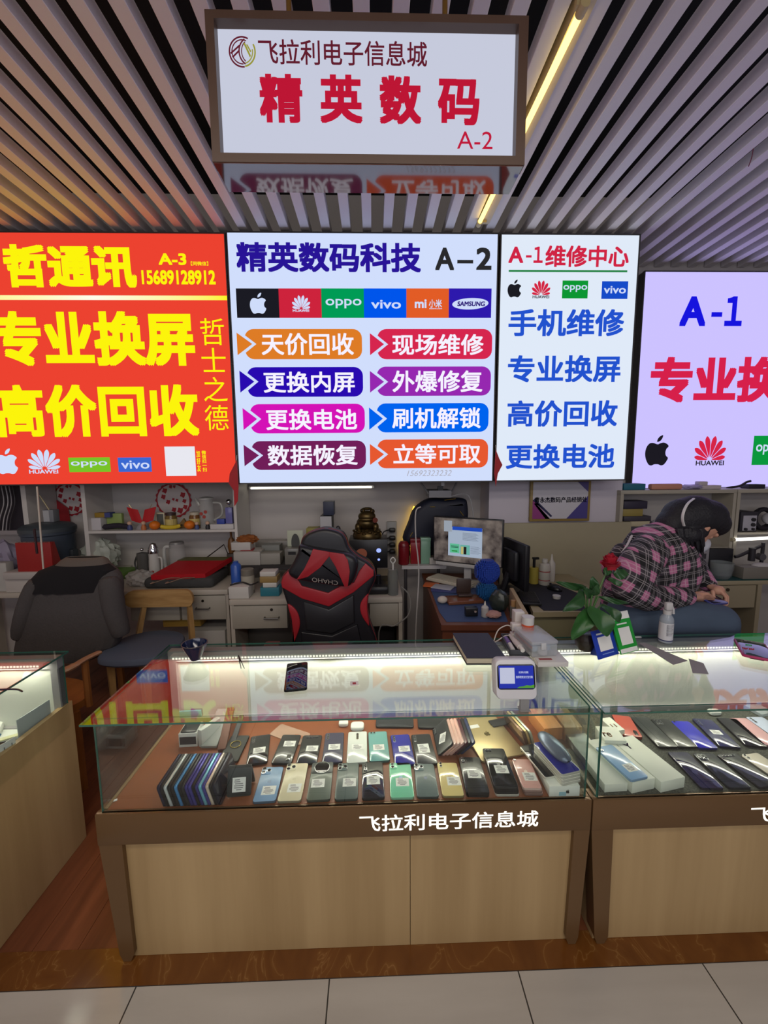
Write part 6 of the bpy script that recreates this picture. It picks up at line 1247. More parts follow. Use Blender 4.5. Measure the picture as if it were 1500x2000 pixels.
add(t, 'cord', M((120, 118, 114), .5), lambda b: b.tube([p-L0 for p in curve3([W(783, 1145, 'y', 2.46), W(800, 1165, 'y', 2.46), W(798, 1200, 'y', 2.44), W(770, 1222, 'y', 2.44), W(740, 1235, 'y', 2.44), Vector((L0.x-.14, 2.44, .006))], 6)], .0045, 6))
# ---------------------------------------------------------------- right shelves and bench
YC = 3.0; zt = px_z(1320, 957, YC)
def cab(label, p0, p1, shelf=None):
    xa, xb = px_x(p0, 1000, YC), px_x(p1, 1000, YC); t = T('open_cabinet', label, 'cabinet', ((xa+xb)/2, YC, 0)); w_ = xb-xa; CB = M((170, 164, 150), .5)
    add(t, 'top_board', CB, lambda b: b.box((-w_/2, 0, zt-.028), (w_/2, .22, zt), bev=.002))
    for s in (-1, 1): add(t, 'side_panel', CB, lambda b: b.box((s*(w_/2-.012)-.012, 0, .003), (s*(w_/2-.012)+.012, .22, zt-.028)))
    add(t, 'back_panel', M((170, 166, 164), .7), lambda b: b.box((-w_/2+.012, .2, .003), (w_/2-.012, .215, zt-.028)))
    if shelf: add(t, 'shelf_board', CB, lambda b: b.box((-w_/2+.024, .005, px_z(1465, shelf+4, YC)), (w_/2-.024, .2, px_z(1465, shelf, YC))))
    return t
cab('open beige shelf cabinet behind the plaid shirt', 1210.5, 1436, 1068); cab('open beige shelf cabinet at the right frame edge with instruments', 1438, 1660, 1040)
zs = px_z(1465, 1068, YC); 
add_ = 0
zz = zs+.001; cols = [(62, 58, 70), (176, 150, 90), (120, 84, 60), (70, 64, 74), (190, 180, 150), (60, 56, 66), (150, 134, 70), (46, 42, 62)]; lbs = ['lowest flat box in the shelf stack', 'tan paper box second in the shelf stack', 'copper brown box third in the shelf stack', 'grey box fourth in the shelf stack', 'cream box fifth in the shelf stack', 'dark box sixth in the shelf stack', 'olive yellow folder near the top of the shelf stack', 'navy box on top of the shelf stack']
hh = [1066, 1056, 1046, 1036, 1026, 1016, 1006, 992, 977]
for i in range(8):
    r = (1217+(2 if i % 2 else 0), hh[i+1], (1266 if i < 6 else 1256)+(6 if i == 7 else 0)+(i % 3)*3, hh[i]); h = px_z(1240, r[1], YC+.03)-px_z(1240, r[3], YC+.03)
    o, w_, h0 = pbox('flat_box', lbs[i]+', left of the person', 'box', r, YC+.03, .13, cols[i], zz, bare=True, group='boxes stacked in the beige cabinet'); o.scale.z = h/h0; zz += h+.0008
crumple('cloth_bundle', 'pale cloth bundle beside the box stack in the cabinet', 'cloth', (W(1282, 1020, 'y', YC+.1).x, YC+.1, zs+.001), .07, .06, .2, (150, 144, 156), 21)
pbox('carton', 'teal box on top of the left beige cabinet', 'box', (1219, 945, 1261, 957), YC+.04, .12, (30, 104, 126), zt+.001, bare=True)
pbox('tool_case', 'salmon pink tool handle on top of the beige cabinet', 'tool', (1273, 945, 1334, 957), YC+.03, .05, (196, 138, 116), zt+.001, bev=.012, bare=True)
crumple('plastic_bag', 'flat lilac plastic bag beside the salmon tool', 'bag', (W(1352, 955, 'y', YC+.08).x, YC+.08, zt+.001), .09, .06, .035, (180, 172, 206), 23, .8)
t, w_, h = pbox('label_holder', 'white plastic tape dispenser on top of the beige cabinet', 'dispenser', (1368, 948, 1409, 957), YC+.03, .07, (190, 180, 184), zt+.001); add(t, 'upright', M((190, 182, 186), .4), lambda b: b.box((-w_*.5, .01, h), (-w_*.1, .06, h*2), bev=.005))
t = T('pliers', 'black handled pliers lying on the right cabinet', 'pliers', (px_x(1445, 953, YC+.06), YC+.06, zt+.001)); add(t, 'handle', M((40, 36, 44), .4), lambda b: b.tube(curve3([(-.06, 0, .012), (0, 0, .022), (.05, 0, .05), (.08, 0, .058)], 5), .009, 8)); add(t, 'jaw', M((70, 68, 74), .3, .7), lambda b: b.tube([(-.06, 0, .012), (-.1, .01, .008)], [.01, .004], 8))
pbox('black_case', 'small black case at the right end of the cabinet top', 'case', (1464, 946, 1495, 957), YC+.04, .08, (34, 30, 40), zt+.001, bare=True)
zsh = px_z(1465, 1040, YC)
t, w_, h = pbox('power_supply', 'bench power supply with three dials on the right cabinet shelf', 'instrument', (1446, 1000, 1479, 1040), YC+.03, .15, (44, 42, 50), zsh+.001); add(t, 'face_plate', M((178, 176, 186), .5), lambda b: b.box((-w_*.36, -.004, h*.06), (w_*.42, .0, h*.82)))
for q, s, r_ in ((.2, .62, .014), (.2, .36, .014), (.22, .14, .009), (-.22, .14, .01)): add(t, 'dial', M((30, 30, 34), .4), lambda b: b.cyl((q*w_, -.004, h*s), (q*w_, -.018, h*s), r_))
t = T('cable_coil', 'black coiled hose with a pale lamp head at the frame edge', 'hose', (px_x(1494, 1020, YC+.05), YC+.06, zsh+.001)); add(t, 'coil', M((28, 26, 34), .5), lambda b: b.tube([(.075*math.cos(q*.4), .02*math.sin(q*.13), .095+.075*math.sin(q*.4)) for q in range(32)], .018, 8)); add(t, 'head', M((176, 176, 184), .4), lambda b: b.ball((.02, -.02, .1), .045))
a = W(1432, 1054, 'y', YC-.01); c = W(1560, 1048, 'y', YC-.01); t = T('strip_lamp', 'glowing white tube lamp under the right cabinet shelf', 'lamp', a); add(t, 'tube', EM((255, 250, 240), 2.6, True), lambda b: b.cyl((.01, 0, 0), c-a, .012)); add(t, 'end_cap', M((190, 180, 150), .4), lambda b: b.cyl((-.015, 0, 0), (.01, 0, 0), .014))
YR2 = W(1420, 1135, 'z', DZ).y
xa, xb = px_x(1290, 1135, YR2), px_x(1620, 1135, YR2); t = T('desk', 'beige work bench with a green cutting mat at the right', 'desk', ((xa+xb)/2, YR2, 0)); w_ = xb-xa; d = YC-.006-YR2
add(t, 'desktop', M((156, 146, 120), .5), lambda b: b.box((-w_/2, 0, DZ-.03), (w_/2, d, DZ), bev=.003)); dr = add(t, 'drawer', M((150, 140, 116), .5), lambda b: b.box((px_x(1383, 1150, YR2)-t.location.x, .006, DZ-.2), (px_x(1478, 1150, YR2)-t.location.x, d-.02, DZ-.035))); add(dr, 'lock', M((70, 62, 50), .4, .6), lambda b: b.cyl((px_x(1423, 1145, YR2)-t.location.x, .006, DZ-.065), (px_x(1423, 1145, YR2)-t.location.x, 0, DZ-.065), .012))
for x in (px_x(1480, 1150, YR2)-t.location.x, px_x(1380, 1150, YR2)-t.location.x-.03): add(t, 'side_panel', M((150, 140, 116), .5), lambda b: b.box((x, .0, .003), (x+.03, d, DZ-.03)))
b = B(); b.box((px_x(1375, 1130, YR2), YR2+.005, DZ+.0005), (px_x(1600, 1130, YR2), YR2+d-.01, DZ+.004)); tag(O('cutting_mat', b, M((26, 74, 70), .6)), 'dark green cutting mat on the work bench', 'mat')
t, R_, h = plathe('glass_bowl', 'clear glass bowl on the green mat beside the mask', 'bowl', (1391, 1098, 1428, 1124), YR2+.06, [(0, 0), (.6, 0), (.85, .2), (.98, .7), (1, 1), (.95, 1), (.82, .25), (0, .08)], (0, 0, 0), DZ+.005, mat=M((150, 158, 160), .08, alpha=.35))
t, w_, h = pbox('switch_tower', 'pale upright socket tower behind the glass bowl', 'sockets', (1364, 1060, 1385, 1112), 2.94, .04, (150, 146, 152), DZ+.005)
for q in (.3, .55, .8): add(t, 'socket', M((60, 58, 64), .5), lambda b: b.box((-w_*.2, -.003, h*q-.02), (w_*.2, .0, h*q+.02)))
t, w_, h = pbox('parts_tray', 'grey box holding soldering tools on the green mat', 'tray', (1452, 1108, 1530, 1130), YR2+.02, .09, (120, 116, 108), DZ+.005); add(t, 'tissue', M((190, 188, 184), .8), lambda b: b.ball((.03, .05, h), .05, (1.4, .8, .4)))
t = T('microscope', 'dark soldering microscope arm over the grey tray', 'microscope', (px_x(1470, 1105, 2.93), 2.945, DZ+.005)); MS = M((56, 54, 60), .4, .4)
add(t, 'base', MS, lambda b: b.box((-.12, -.02, 0), (.14, .04, .03))); add(t, 'post', MS, lambda b: b.cyl((.1, .02, .03), (.1, .02, .22), .012)); add(t, 'arm', MS, lambda b: b.tube(curve3([(.1, .02, .2), (0, 0, .17), (-.1, -.01, .13), (-.14, -.01, .12)], 5), .012, 8)); add(t, 'eyepiece', MS, lambda b: b.cyl((-.02, -.02, .09), (-.02, -.02, .19), .022)); add(t, 'knob', M((80, 78, 84), .4), lambda b: b.cyl((.05, -.04, .12), (.05, 0, .12), .026))
pbox('bench_box', 'black device box behind the glass bowl', 'box', (1386, 1072, 1432, 1100), 2.95, .04, (28, 28, 34), DZ+.005, bare=True)
# ---------------------------------------------------------------- seated person at the right
def caps(b, pts, rad, n=14, sc=(1, 1, 1)):
    for p, r in zip(pts, rad): b.ball(p, r, sc, n, 10)
    for i in range(len(pts)-1):
        if (Vector(pts[i+1])-Vector(pts[i])).length > 1e-4: b.tube([pts[i], pts[i+1]], [rad[i]*.995, rad[i+1]*.995], n)
def blob(name, b, m, parent, vox, smooth=6, fac=.5):
    o = O(name, b, m, parent); r = o.modifiers.new('merge', 'REMESH'); r.mode = 'VOXEL'; r.voxel_size = vox; r.use_smooth_shade = True
    s = o.modifiers.new('soften', 'SMOOTH'); s.iterations = smooth; s.factor = fac; return o
YP = 1.90; PZ = W(1240, 1200, 'y', YP)
P0 = Vector((PZ.x, YP, 0)); per = T('person', 'person in a pink and black plaid shirt and jeans bending over a phone', 'person', P0)
def J(x, y, dy=0): return W(x, y, 'y', YP+dy)-P0
SKIN = M((196, 146, 124), .55); HAIR = M((20, 19, 28), .6, noise=.3, scale=120, bump=.4)
pel, wai, che, upp = J(1236, 1182), J(1250, 1148), J(1280, 1100), J(1296, 1062); nek, nk2, hed = J(1316, 1046), J(1330, 1034), J(1352, 1018)
shR, elR, wrR = J(1262, 1082, -.17), J(1236, 1156, -.20), J(1342, 1166, -.13)
shL, elL, wrL = J(1318, 1070, .16), J(1352, 1118, .17), J(1382, 1141, .06)
knR, knL = J(1404, 1214, -.11), J(1396, 1212, .10); hiR, hiL = J(1234, 1204, -.10), J(1234, 1204, .10)
anR, anL = Vector((knR.x-.02, knR.y, .36)), Vector((knL.x-.04, knL.y, .36))
def hand(b, wr, palm, fing, thumb, r=.0082):
    b.tube([wr, palm], [.024, .030], 12, True, .62); b.ball(palm, .031, (1, .75, .8), 12, 8); b.ball(wr, .024, (1, .9, .8), 12, 8)
    for f in fing: caps(b, f, [r*1.12, r*1.02, r*.95, r*.82][:len(f)], 8)
    caps(b, thumb, [r*1.35, r*1.15, r*.95][:len(thumb)], 8)
b = B()
caps(b, [pel, wai, che, upp], [.10, .085, .09, .065]); caps(b, [upp, nek, nk2], [.06, .05, .05])
caps(b, [upp, shR, elR, wrR], [.05, .045, .038, .026]); caps(b, [upp, shL, elL, wrL], [.05, .045, .038, .026])
caps(b, [pel, hiR, knR, anR], [.10, .085, .055, .035]); caps(b, [pel, hiL, knL, anL], [.10, .085, .055, .035])
for a in (anR, anL): caps(b, [a, a+Vector((.02, 0, -.045)), a+Vector((.13, -.01, -.06))], [.035, .036, .028])
# head: cranium, jaw, brow, nose, lips, ear; looking steeply down
hx = (J(1384, 1058)-J(1352, 1012)).normalized(); hz = Vector((hx.z, 0, -hx.x)) if False else Vector((-hx.z, 0, hx.x)).normalized()
hy = hz.cross(hx); HM_ = Matrix((hx, hy, hz)).transposed().to_4x4(); HM_.translation = J(1358, 1027)
def hb(c, r, sc): b.ball((0, 0, 0), r, sc, 18, 12, HM_ @ Matrix.Translation(c))
hb((-.005, 0, .03), .088, (1.06, .86, 1.0)); hb((.045, 0, -.045), .058, (.9, .9, 1.1)); hb((.055, 0, -.085), .032, (1, 1.1, .8)); hb((.088, 0, -.012), .015, (1, .8, 1.6)); hb((.102, 0, -.028), .011, (1, 1.1, .8))
hb((.078, 0, .035), .03, (.6, 1.7, .5)); hb((.083, 0, -.058), .011, (.7, 1.9, .6))
for s in (-1, 1): hb((-.005, s*.076, -.012), .024, (.75, .3, 1.15)); hb((.068, s*.032, .008), .016, (.6, 1.1, .7))
# hands: right hand under the phone, left hand above with curled fingers
pR = J(1362, 1165, -.09); pL = J(1403, 1153, .0)
hand(b, wrR, pR, [[J(1370, 1160, -.10), J(1382, 1160, -.10), J(1391, 1166, -.085), J(1394, 1172, -.07)], [J(1371, 1164, -.09), J(1384, 1165, -.088), J(1392, 1171, -.07), J(1393, 1177, -.055)], [J(1370, 1168, -.08), J(1382, 1170, -.075), J(1389, 1176, -.06), J(1389, 1181, -.045)], [J(1368, 1171, -.07), J(1378, 1174, -.065), J(1384, 1179, -.05)]], [J(1360, 1160, -.07), J(1371, 1157, -.055), J(1381, 1160, -.045)])
hand(b, wrL, pL, [[J(1409, 1156, -.02), J(1418, 1167, -.03), J(1417, 1179, -.035), J(1409, 1184, -.035)], [J(1411, 1155, -.005), J(1421, 1166, -.012), J(1420, 1180, -.02), J(1412, 1186, -.02)], [J(1411, 1155, .012), J(1420, 1166, .01), J(1419, 1179, .004), J(1411, 1184, 0)], [J(1409, 1155, .028), J(1416, 1164, .03), J(1415, 1174, .025)]], [J(1392, 1156, -.025), J(1393, 1166, -.035), J(1398, 1171, -.04)])
blob('body', b, SKIN, per, .0045, 3)
# clothing
def plaid_f(nt, tc, rot=(0, .12, 0)):
    def m(op, a, b_=0.):
        n = nt.nodes.new('ShaderNodeMath'); n.operation = op
        for i, v in enumerate((a, b_)):
            if isinstance(v, (int, float)): n.inputs[i].default_value = v
            else: nt.links.new(v, n.inputs[i])
        return n.outputs[0]
    sx = nt.nodes.new('ShaderNodeSeparateXYZ'); nt.links.new(mapping(nt, tc.outputs['Object'], (1, 1, 1), rot), sx.inputs[0])
    u = m('FRACT', m('ADD', m('MULTIPLY', m('ADD', sx.outputs[0], m('MULTIPLY', sx.outputs[1], .35)), 1/.086), 20)); v = m('FRACT', m('ADD', m('MULTIPLY', sx.outputs[2], 1/.086), 20))
    def band(t, a, c): return m('MULTIPLY', m('GREATER_THAN', t, a), m('LESS_THAN', t, c))
    U, V = band(u, .5, .98), band(v, .5, .98)
    lu = m('ADD', band(u, .2, .23), m('ADD', band(u, .3, .33), m('ADD', band(u, .62, .66), band(u, .82, .86)))); lv = m('ADD', band(v, .2, .23), m('ADD', band(v, .3, .33), m('ADD', band(v, .62, .66), band(v, .82, .86))))
    def mix(f, a, c):
        n = nt.nodes.new('ShaderNodeMix'); n.data_type = 'RGBA'; nt.links.new(f, n.inputs[0])
        for i, q in ((6, a), (7, c)):
            if isinstance(q, tuple): n.inputs[i].default_value = lin(q)
            else: nt.links.new(q, n.inputs[i])
        return n.outputs[2]
    half = m('MULTIPLY', m('ADD', U, V), .5)
    c = mix(half, (20, 19, 23), (74, 68, 78)); c = mix(m('MULTIPLY', U, V), c, (176, 104, 142)); c = mix(m('MULTIPLY', m('MINIMUM', m('ADD', lu, lv), 1), .38), c, (206, 196, 200)); return c
PLAID = tex_mat('pink plaid cloth', plaid_f, .9); PLAID2 = tex_mat('pink plaid sleeve cloth', lambda nt, tc: plaid_f(nt, tc, (0, -.5, .2)), .9)
b = B()
caps(b, [J(1232, 1176), J(1240, 1150), J(1262, 1112), J(1278, 1078), J(1292, 1056)], [.135, .14, .15, .14, .095], 20); caps(b, [J(1262, 1112, -.02), J(1308, 1092), J(1322, 1112), J(1306, 1146)], [.13, .12, .11, .11], 16); caps(b, [J(1262, 1130), J(1290, 1160)], [.13, .10])
caps(b, [J(1216, 1080), J(1205, 1110)], [.05, .07])
caps(b, [J(1290, 1062), J(1264, 1082, -.10)], [.09, .085]); caps(b, [J(1296, 1066), J(1318, 1076, .10)], [.09, .075])
blob('shirt', b, PLAID, per, .008, 5)
b = B(); caps(b, [J(1268, 1078, -.11), J(1250, 1100, -.17), J(1234, 1132, -.215), J(1232, 1152, -.225)], [.082, .086, .082, .076]); caps(b, [J(1232, 1152, -.225), J(1262, 1166, -.20), J(1304, 1168, -.165), J(1340, 1165, -.13)], [.074, .063, .053, .042])
blob('sleeve', b, PLAID2, per, .008, 4)
b = B(); caps(b, [J(1312, 1072, .10), J(1334, 1086, .15), J(1354, 1112, .165), J(1368, 1127, .11), J(1380, 1139, .07)], [.08, .075, .068, .054, .044])
blob('sleeve', b, PLAID2, per, .008, 4)

add(per, 'collar', PLAID, lambda b: b.tube(curve3([J(1288, 1024, .03), J(1290, 1042, -.06), J(1304, 1056, -.09), J(1322, 1060, -.08)], 5), .017, 8, flat=.5))
b = B(); bw = [J(1232, 1062, -.06), J(1220, 1078, -.07)]
add(per, 'ribbon_bow', M((190, 182, 186), .6), lambda b: [b.tube(curve3([J(1234, 1046, -.075), J(1224, 1066, -.12), J(1216, 1078, -.13)], 4), .005, 6), b.tube([J(1214, 1080, -.13), J(1229, 1075, -.13)], .006, 6)])
JEAN = M((70, 84, 104), .9, noise=.18, scale=9, bump=.1)
b = B(); caps(b, [J(1230, 1192), J(1232, 1204)], [.135, .14]); 
for h_, k_, a_ in ((hiR, knR, anR), (hiL, knL, anL)): caps(b, [h_, (h_+k_)/2+Vector((0, 0, .004)), k_, k_+Vector((.012, 0, -.05)), a_], [.112, .098, .082, .075, .055])
blob('jeans', b, JEAN, per, .009, 5)
for a in (anR, anL): add(per, 'shoe', M((40, 40, 44), .6), lambda b: [b.ball(a+Vector((.05, -.004, -.07)), .05, (2.0, .85, .75))])
# hair: a full cap, fringe and strands hanging down
b = B()
caps(b, [J(1314, 1024), J(1332, 1010), J(1356, 1006), J(1382, 1010), J(1398, 1022)], [.075, .09, .096, .085, .062], 18); caps(b, [J(1316, 1036), J(1338, 1030), J(1360, 1022), J(1386, 1024)], [.062, .08, .074, .06], 16)
caps(b, [J(1314, 1040, -.03), J(1330, 1048, -.05), J(1350, 1044, -.065), J(1368, 1038, -.05)], [.04, .036, .04, .034])
caps(b, [J(1398, 1022), J(1406, 1030, .03), J(1400, 1044, .07)], [.05, .036, .014])
blob('hair', b, HAIR, per, .006, 3)
b = B(); rr = random.Random(9)
for k in range(26):
    x = 1326+k*1.75+rr.uniform(-1, 1); L_ = (1066+18*math.sin((k-4)/26*3.14)+rr.uniform(-5, 8)); dy = -.075+rr.uniform(-.01, .03)
    caps(b, [J(x, 1036, dy), J(x+2, 1048, dy-.006), J(x+5, (1048+L_)/2, dy), J(x+4+rr.uniform(-2, 3), L_, dy+.02)], [.014, .011, .007, .0025], 6)
O('hair_strands', b, HAIR, per)

add(per, 'hair_band', M((206, 204, 206), .4), lambda b: b.tube(curve3([J(1355, 974, -.035), J(1343, 984, -.082), J(1335, 1000, -.104), J(1333, 1014, -.104), J(1336, 1027, -.09)], 6), .006, 8, flat=.6))
add(per, 'face_mask', M((176, 178, 190), .7), lambda b: b.ball((0, 0, 0), .058, (.55, 1.0, .95), 20, 12, HM_ @ Matrix.Translation((.088, 0, -.045))))
add(per, 'cuff', M((190, 178, 184), .8), lambda b: b.tube([J(1384, 1139, .065), J(1387, 1143, .055)], .035, 14))
a = J(1392, 1173, -.06)+P0; t = T('phone', 'blue phone held in the seated person\'s two hands', 'phone', a, (math.radians(-6), math.radians(18), math.radians(-70))); b = B(); slab(b, .072, .13, .009, .01, M4=Matrix.Translation((0, -.065, 0))); O('body', b, M((70, 76, 140), .25), t); add(t, 'screen', M((30, 30, 60), .08), lambda b: slab(b, .066, .122, .0006, .008, .0002, Matrix.Translation((0, -.061, .009))))
zs_ = (J(1236, 1204).z-.150)
t = T('stool', 'dark round stool under the seated person', 'stool', (P0.x-.0, YP, 0)); add(t, 'seat', M((40, 38, 42), .6), lambda b: b.lathe([(0, zs_-.05), (.16, zs_-.05), (.17, zs_-.03), (.165, zs_-.005), (0, zs_)], 28))
for k in range(4): a = math.pi/4+k*math.pi/2; add(t, 'leg', M((60, 60, 64), .3, .7), lambda b: b.tube([(.19*math.cos(a), .19*math.sin(a), .003), (.11*math.cos(a), .11*math.sin(a), zs_-.05)], .012, 8))
add(t, 'footrest', M((60, 60, 64), .3, .7), lambda b: b.tube([(.16*math.cos(q*math.pi/12), .16*math.sin(q*math.pi/12), .28) for q in range(25)], .009, 8))
# ---------------------------------------------------------------- on the counters
ZT = HT+.0008
def top(px, py, z=ZT): return W(px, py, 'z', z)
c = top(382, 1287); t = T('bowl', 'small dark blue conical bowl at the back left of the middle counter', 'bowl', c); r = W(405, 1262, 'y', c.y).x-W(381, 1262, 'y', c.y).x; h = W(382, 1256, 'y', c.y+.0).z-ZT
add(t, 'body', M((24, 34, 66), .12, coat=.6), lambda b: b.lathe([(0, 0), (r*.38, 0), (r*.45, h*.12), (r*.86, h*.72), (r*1.0, h), (r*.96, h), (r*.82, h*.7), (r*.4, h*.2), (0, h*.15)], 32)); add(t, 'rim', M((70, 66, 70), .3), lambda b: b.tube([(r*.98*math.cos(q*math.pi/16), r*.98*math.sin(q*math.pi/16), h) for q in range(33)], .002, 6, False))
flat('black framed phone lying face up on the middle counter glass', (577, 1346), (581, 1294), .076, z=ZT, t=.009, col=(30, 26, 32), cam_='screen', rough=.03, frame=(20, 20, 22))
a, c = top(466, 1282), top(471, 1307); t = T('tweezers', 'thin dark tweezers lying on the middle counter glass', 'tweezers', a)
for dx in (0, .012): add(t, 'arm', M((40, 40, 44), .3, .8), lambda b: b.tube([(0, 0, .003), (c.x-a.x+dx, c.y-a.y, .003)], [.0026, .0012], 6))
a = top(692, 1335); b = B(); b.box((-.014, -.014, 0), (.014, .014, .0006)); b.use(M((230, 226, 220), .5)); t = T('sticker', 'tiny square sticker with a red mark on the counter glass', 'sticker', a, .1); O('paper', b, M((225, 220, 214), .6), t); add(t, 'red_mark', M((170, 50, 50), .5), lambda b: b.box((-.006, -.006, .0007), (.006, .006, .0011)))
# notebook
zt_ = ZT+.027; q = [W(x, y, 'z', zt_) for x, y in ((911.5, 1284.5), (988.7, 1284.5), (953, 1236), (884, 1236))]; c0 = sum(q, Vector())/4; t = T('notebook', 'thick navy black hard-cover notebook at the back of the middle counter', 'notebook', (c0.x, c0.y, ZT)); ql = [((p-c0).x, (p-c0).y) for p in q]
add(t, 'top_cover', M((38, 40, 54), .55), lambda b: b.poly(ql, .024, .027)); add(t, 'bottom_cover', M((30, 31, 40), .55), lambda b: b.poly([(x*1.02, y*1.02) for x, y in ql], 0, .003)); add(t, 'pages', M((206, 196, 172), .8), lambda b: b.poly([(x*.97, y*.97) for x, y in ql], .003, .024))
# tray with tubes
a, c = top(996, 1286), top(975, 1245); p0 = top(1030, 1283); dv = Vector((c.x-a.x, c.y-a.y, 0)); t = T('tool_tray', 'dark grey tray of tubes and small bottles beside the notebook', 'tray', ((a.x+p0.x)/2, (a.y+p0.y)/2, ZT), math.atan2(dv.y, dv.x)-math.pi/2); Lh = min(.16, dv.length*1.05); tw = .085
t.location.x += .012; t.location.y += .012
add(t, 'tray', M((62, 64, 70), .4), lambda b: [b.box((-tw/2, 0, 0), (tw/2, Lh, .006)), b.box((-tw/2, 0, 0), (-tw/2+.005, Lh, .024), bev=.002), b.box((tw/2-.005, 0, 0), (tw/2, Lh, .024), bev=.002), b.box((-tw/2, 0, 0), (tw/2, .006, .024), bev=.002), b.box((-tw/2, Lh-.006, 0), (tw/2, Lh, .024), bev=.002)])
add(t, 'tube', M((206, 200, 196), .4), lambda b: b.tube([(-.01, Lh*.85, .026), (-.002, Lh*.4, .028), (.004, Lh*.12, .028)], [.006, .014, .014], 12, True, .8)); add(t, 'tube_cap', M((226, 224, 220), .35), lambda b: b.cyl((.004, Lh*.12, .028), (.006, -.006, .026), .0085)); add(t, 'purple_bottle', M((110, 86, 150), .3), lambda b: b.cyl((-.028, Lh*.45, .018), (-.030, Lh*.75, .018), .010)); add(t, 'white_bottle', M((210, 208, 206), .4), lambda b: b.cyl((-.026, Lh*.1, .017), (-.026, Lh*.42, .017), .009)); add(t, 'lilac_card', M((176, 176, 214), .5), lambda b: b.box((.012, Lh*.15, .007), (.036, Lh*.85, .009)))
# payment terminal
c = top(1024, 1386); t = T('payment_terminal', 'white payment terminal with a blue screen on a short metal post', 'terminal', c, -.03)
PT = M((214, 214, 218), .35); wT, hT = .124, .118; tilt = math.radians(-14); Mt = Matrix.Translation((-.026, -.005, .036)) @ Matrix.Rotation(tilt, 4, 'X')
add(t, 'post', M((150, 150, 150), .4, .3), lambda b: [b.box((-.013, -.004, 0), (.013, .008, .05)), b.box((-.016, -.012, 0), (.016, .016, .003), bev=.001)])
add(t, 'body', PT, lambda b: slab(b, wT, hT, .05, .018, .006, Mt @ Matrix.Rotation(math.pi/2, 4, 'X') @ Matrix.Translation((0, 0, -.045))))
def on(b, x0, y0, x1, y1, k): b.box((x0*wT-wT/2, -.0055-.0006*k, y0*hT), (x1*wT-wT/2, -.005-.0006*k+.0003, y1*hT), Mt)
add(t, 'bezel', M((20, 20, 26), .2), lambda b: slab(b, wT*.92, hT*.62, .002, .010, .0006, Mt @ Matrix.Translation((0, -.0045, hT*.26)) @ Matrix.Rotation(math.pi/2, 4, 'X')))
sc_ = add(t, 'screen', EM((44, 56, 170), .9), lambda b: on(b, .075, .29, .925, .85, 2.5), 0)
add(sc_, 'blank_card', EM((196, 200, 224), .9), lambda b: on(b, .10, .41, .46, .80, 3.2), 0); add(sc_, 'green_hill', EM((92, 160, 60), .8), lambda b: b.poly([(x*wT-wT/2, y*hT) for x, y in ((.5, .30), (.56, .335), (.66, .345), (.74, .37), (.84, .36), (.925, .385), (.925, .30))], .0078, .0082, Mt @ VXZ), 0)
for st, x0, y0, x1, y1 in (('扫码付款', .56, .66, .80, .715), ('推荐使用支付宝付款', .49, .54, .90, .605)):
    b = B(); b.keep = True; b.mesh(text_mesh(st, .015), Mt @ XZ(x0*wT-wT/2, y0*hT, (x1-x0)*wT, (y1-y0)*hT, -.0082)); O('lettering', b, EM((206, 214, 240), .9), sc_, smooth=0)
add(t, 'top_slot', M((150, 148, 154), .4), lambda b: slab(b, .05, .006, .0012, .003, .0003, Mt @ Matrix.Translation((.01, .012, hT-.0004))))
# chargers and cables, bottle, clear box, white carton
c = top(1003, 1246); t = T('power_strip', 'white socket tower with plugged chargers and white cables at the back', 'power strip', (c.x+.01, 1.63, ZT))
WH = M((206, 200, 196), .4)
add(t, 'tower', WH, lambda b: b.box((-.012, 0, 0), (.03, .045, W(1010, 1196, 'y', 1.63).z-ZT), bev=.004))
for zc_, h_ in ((.022, .034), (.066, .03)):
    pl = add(t, 'charger', WH, lambda b: b.box((-.034, -.03, zc_-h_/2), (.018, .0, zc_+h_/2), bev=.003)); add(pl, 'cable', M((196, 188, 180), .5), lambda b: b.tube(curve3([(-.034, -.015, zc_), (-.055, -.015, zc_+.004), (-.09, -.02, zc_-.015), (-.115, -.04, -.0+.006)], 6), .0024, 6))
c = top(1030, 1258); t, R_, h = plathe('medicine_bottle', 'white capped bottle with an orange label behind the clear box', 'bottle', (1019, 1204, 1042, 1258), c.y, [(0, 0), (.94, 0), (1, .03), (1, .74), (0, .74)], (206, 84, 46), ZT); add(t, 'cap', M((206, 204, 202), .4), lambda b: b.lathe([(R_*.98, h*.74), (R_*1.0, h), (0, h)], 24))
p = [top(x, y) for x, y in ((1051, 1303), (1114, 1296), (1092, 1278), (1040, 1280))]
c0 = p[0]; t = T('carton', 'flat white phone carton under the clear plastic box', 'box', (c0.x, c0.y, ZT), -.02); add(t, 'body', M((210, 206, 204), .4), lambda b: b.box((0, 0, 0), (.112, .11, .018), bev=.001)); add(t, 'red_card', M((150, 60, 64), .5), lambda b: b.box((.012, .018, .0182), (.06, .03, .019)))
t = T('plastic_box', 'clear plastic parts box with a hinged lid on the white carton', 'box', (c0.x-.012, c0.y+.033, ZT+.0195), .12); CP = M((206, 212, 216), .12, alpha=.42)
add(t, 'box', CP, lambda b: b.box((0, 0, 0), (.105, .15, .045), bev=.006)); add(t, 'lid', M((212, 216, 222), .12, alpha=.4), lambda b: b.box((-.002, -.002, .046), (.107, .152, .062), bev=.007)); add(t, 'latch', M((214, 216, 220), .2, alpha=.8), lambda b: b.box((.035, -.006, .03), (.055, -.001, .056), bev=.002)); add(t, 'red_strip', M((150, 30, 36), .5), lambda b: b.box((.003, .01, .03), (.008, .14, .036))); add(t, 'blue_cloth', M((150, 176, 206), .8), lambda b: b.box((.02, .03, .006), (.095, .14, .040), bev=.006)); add(t, 'coil', M((200, 200, 204), .4), lambda b: b.cyl((.055, .02, .004), (.055, .02, .03), .018))
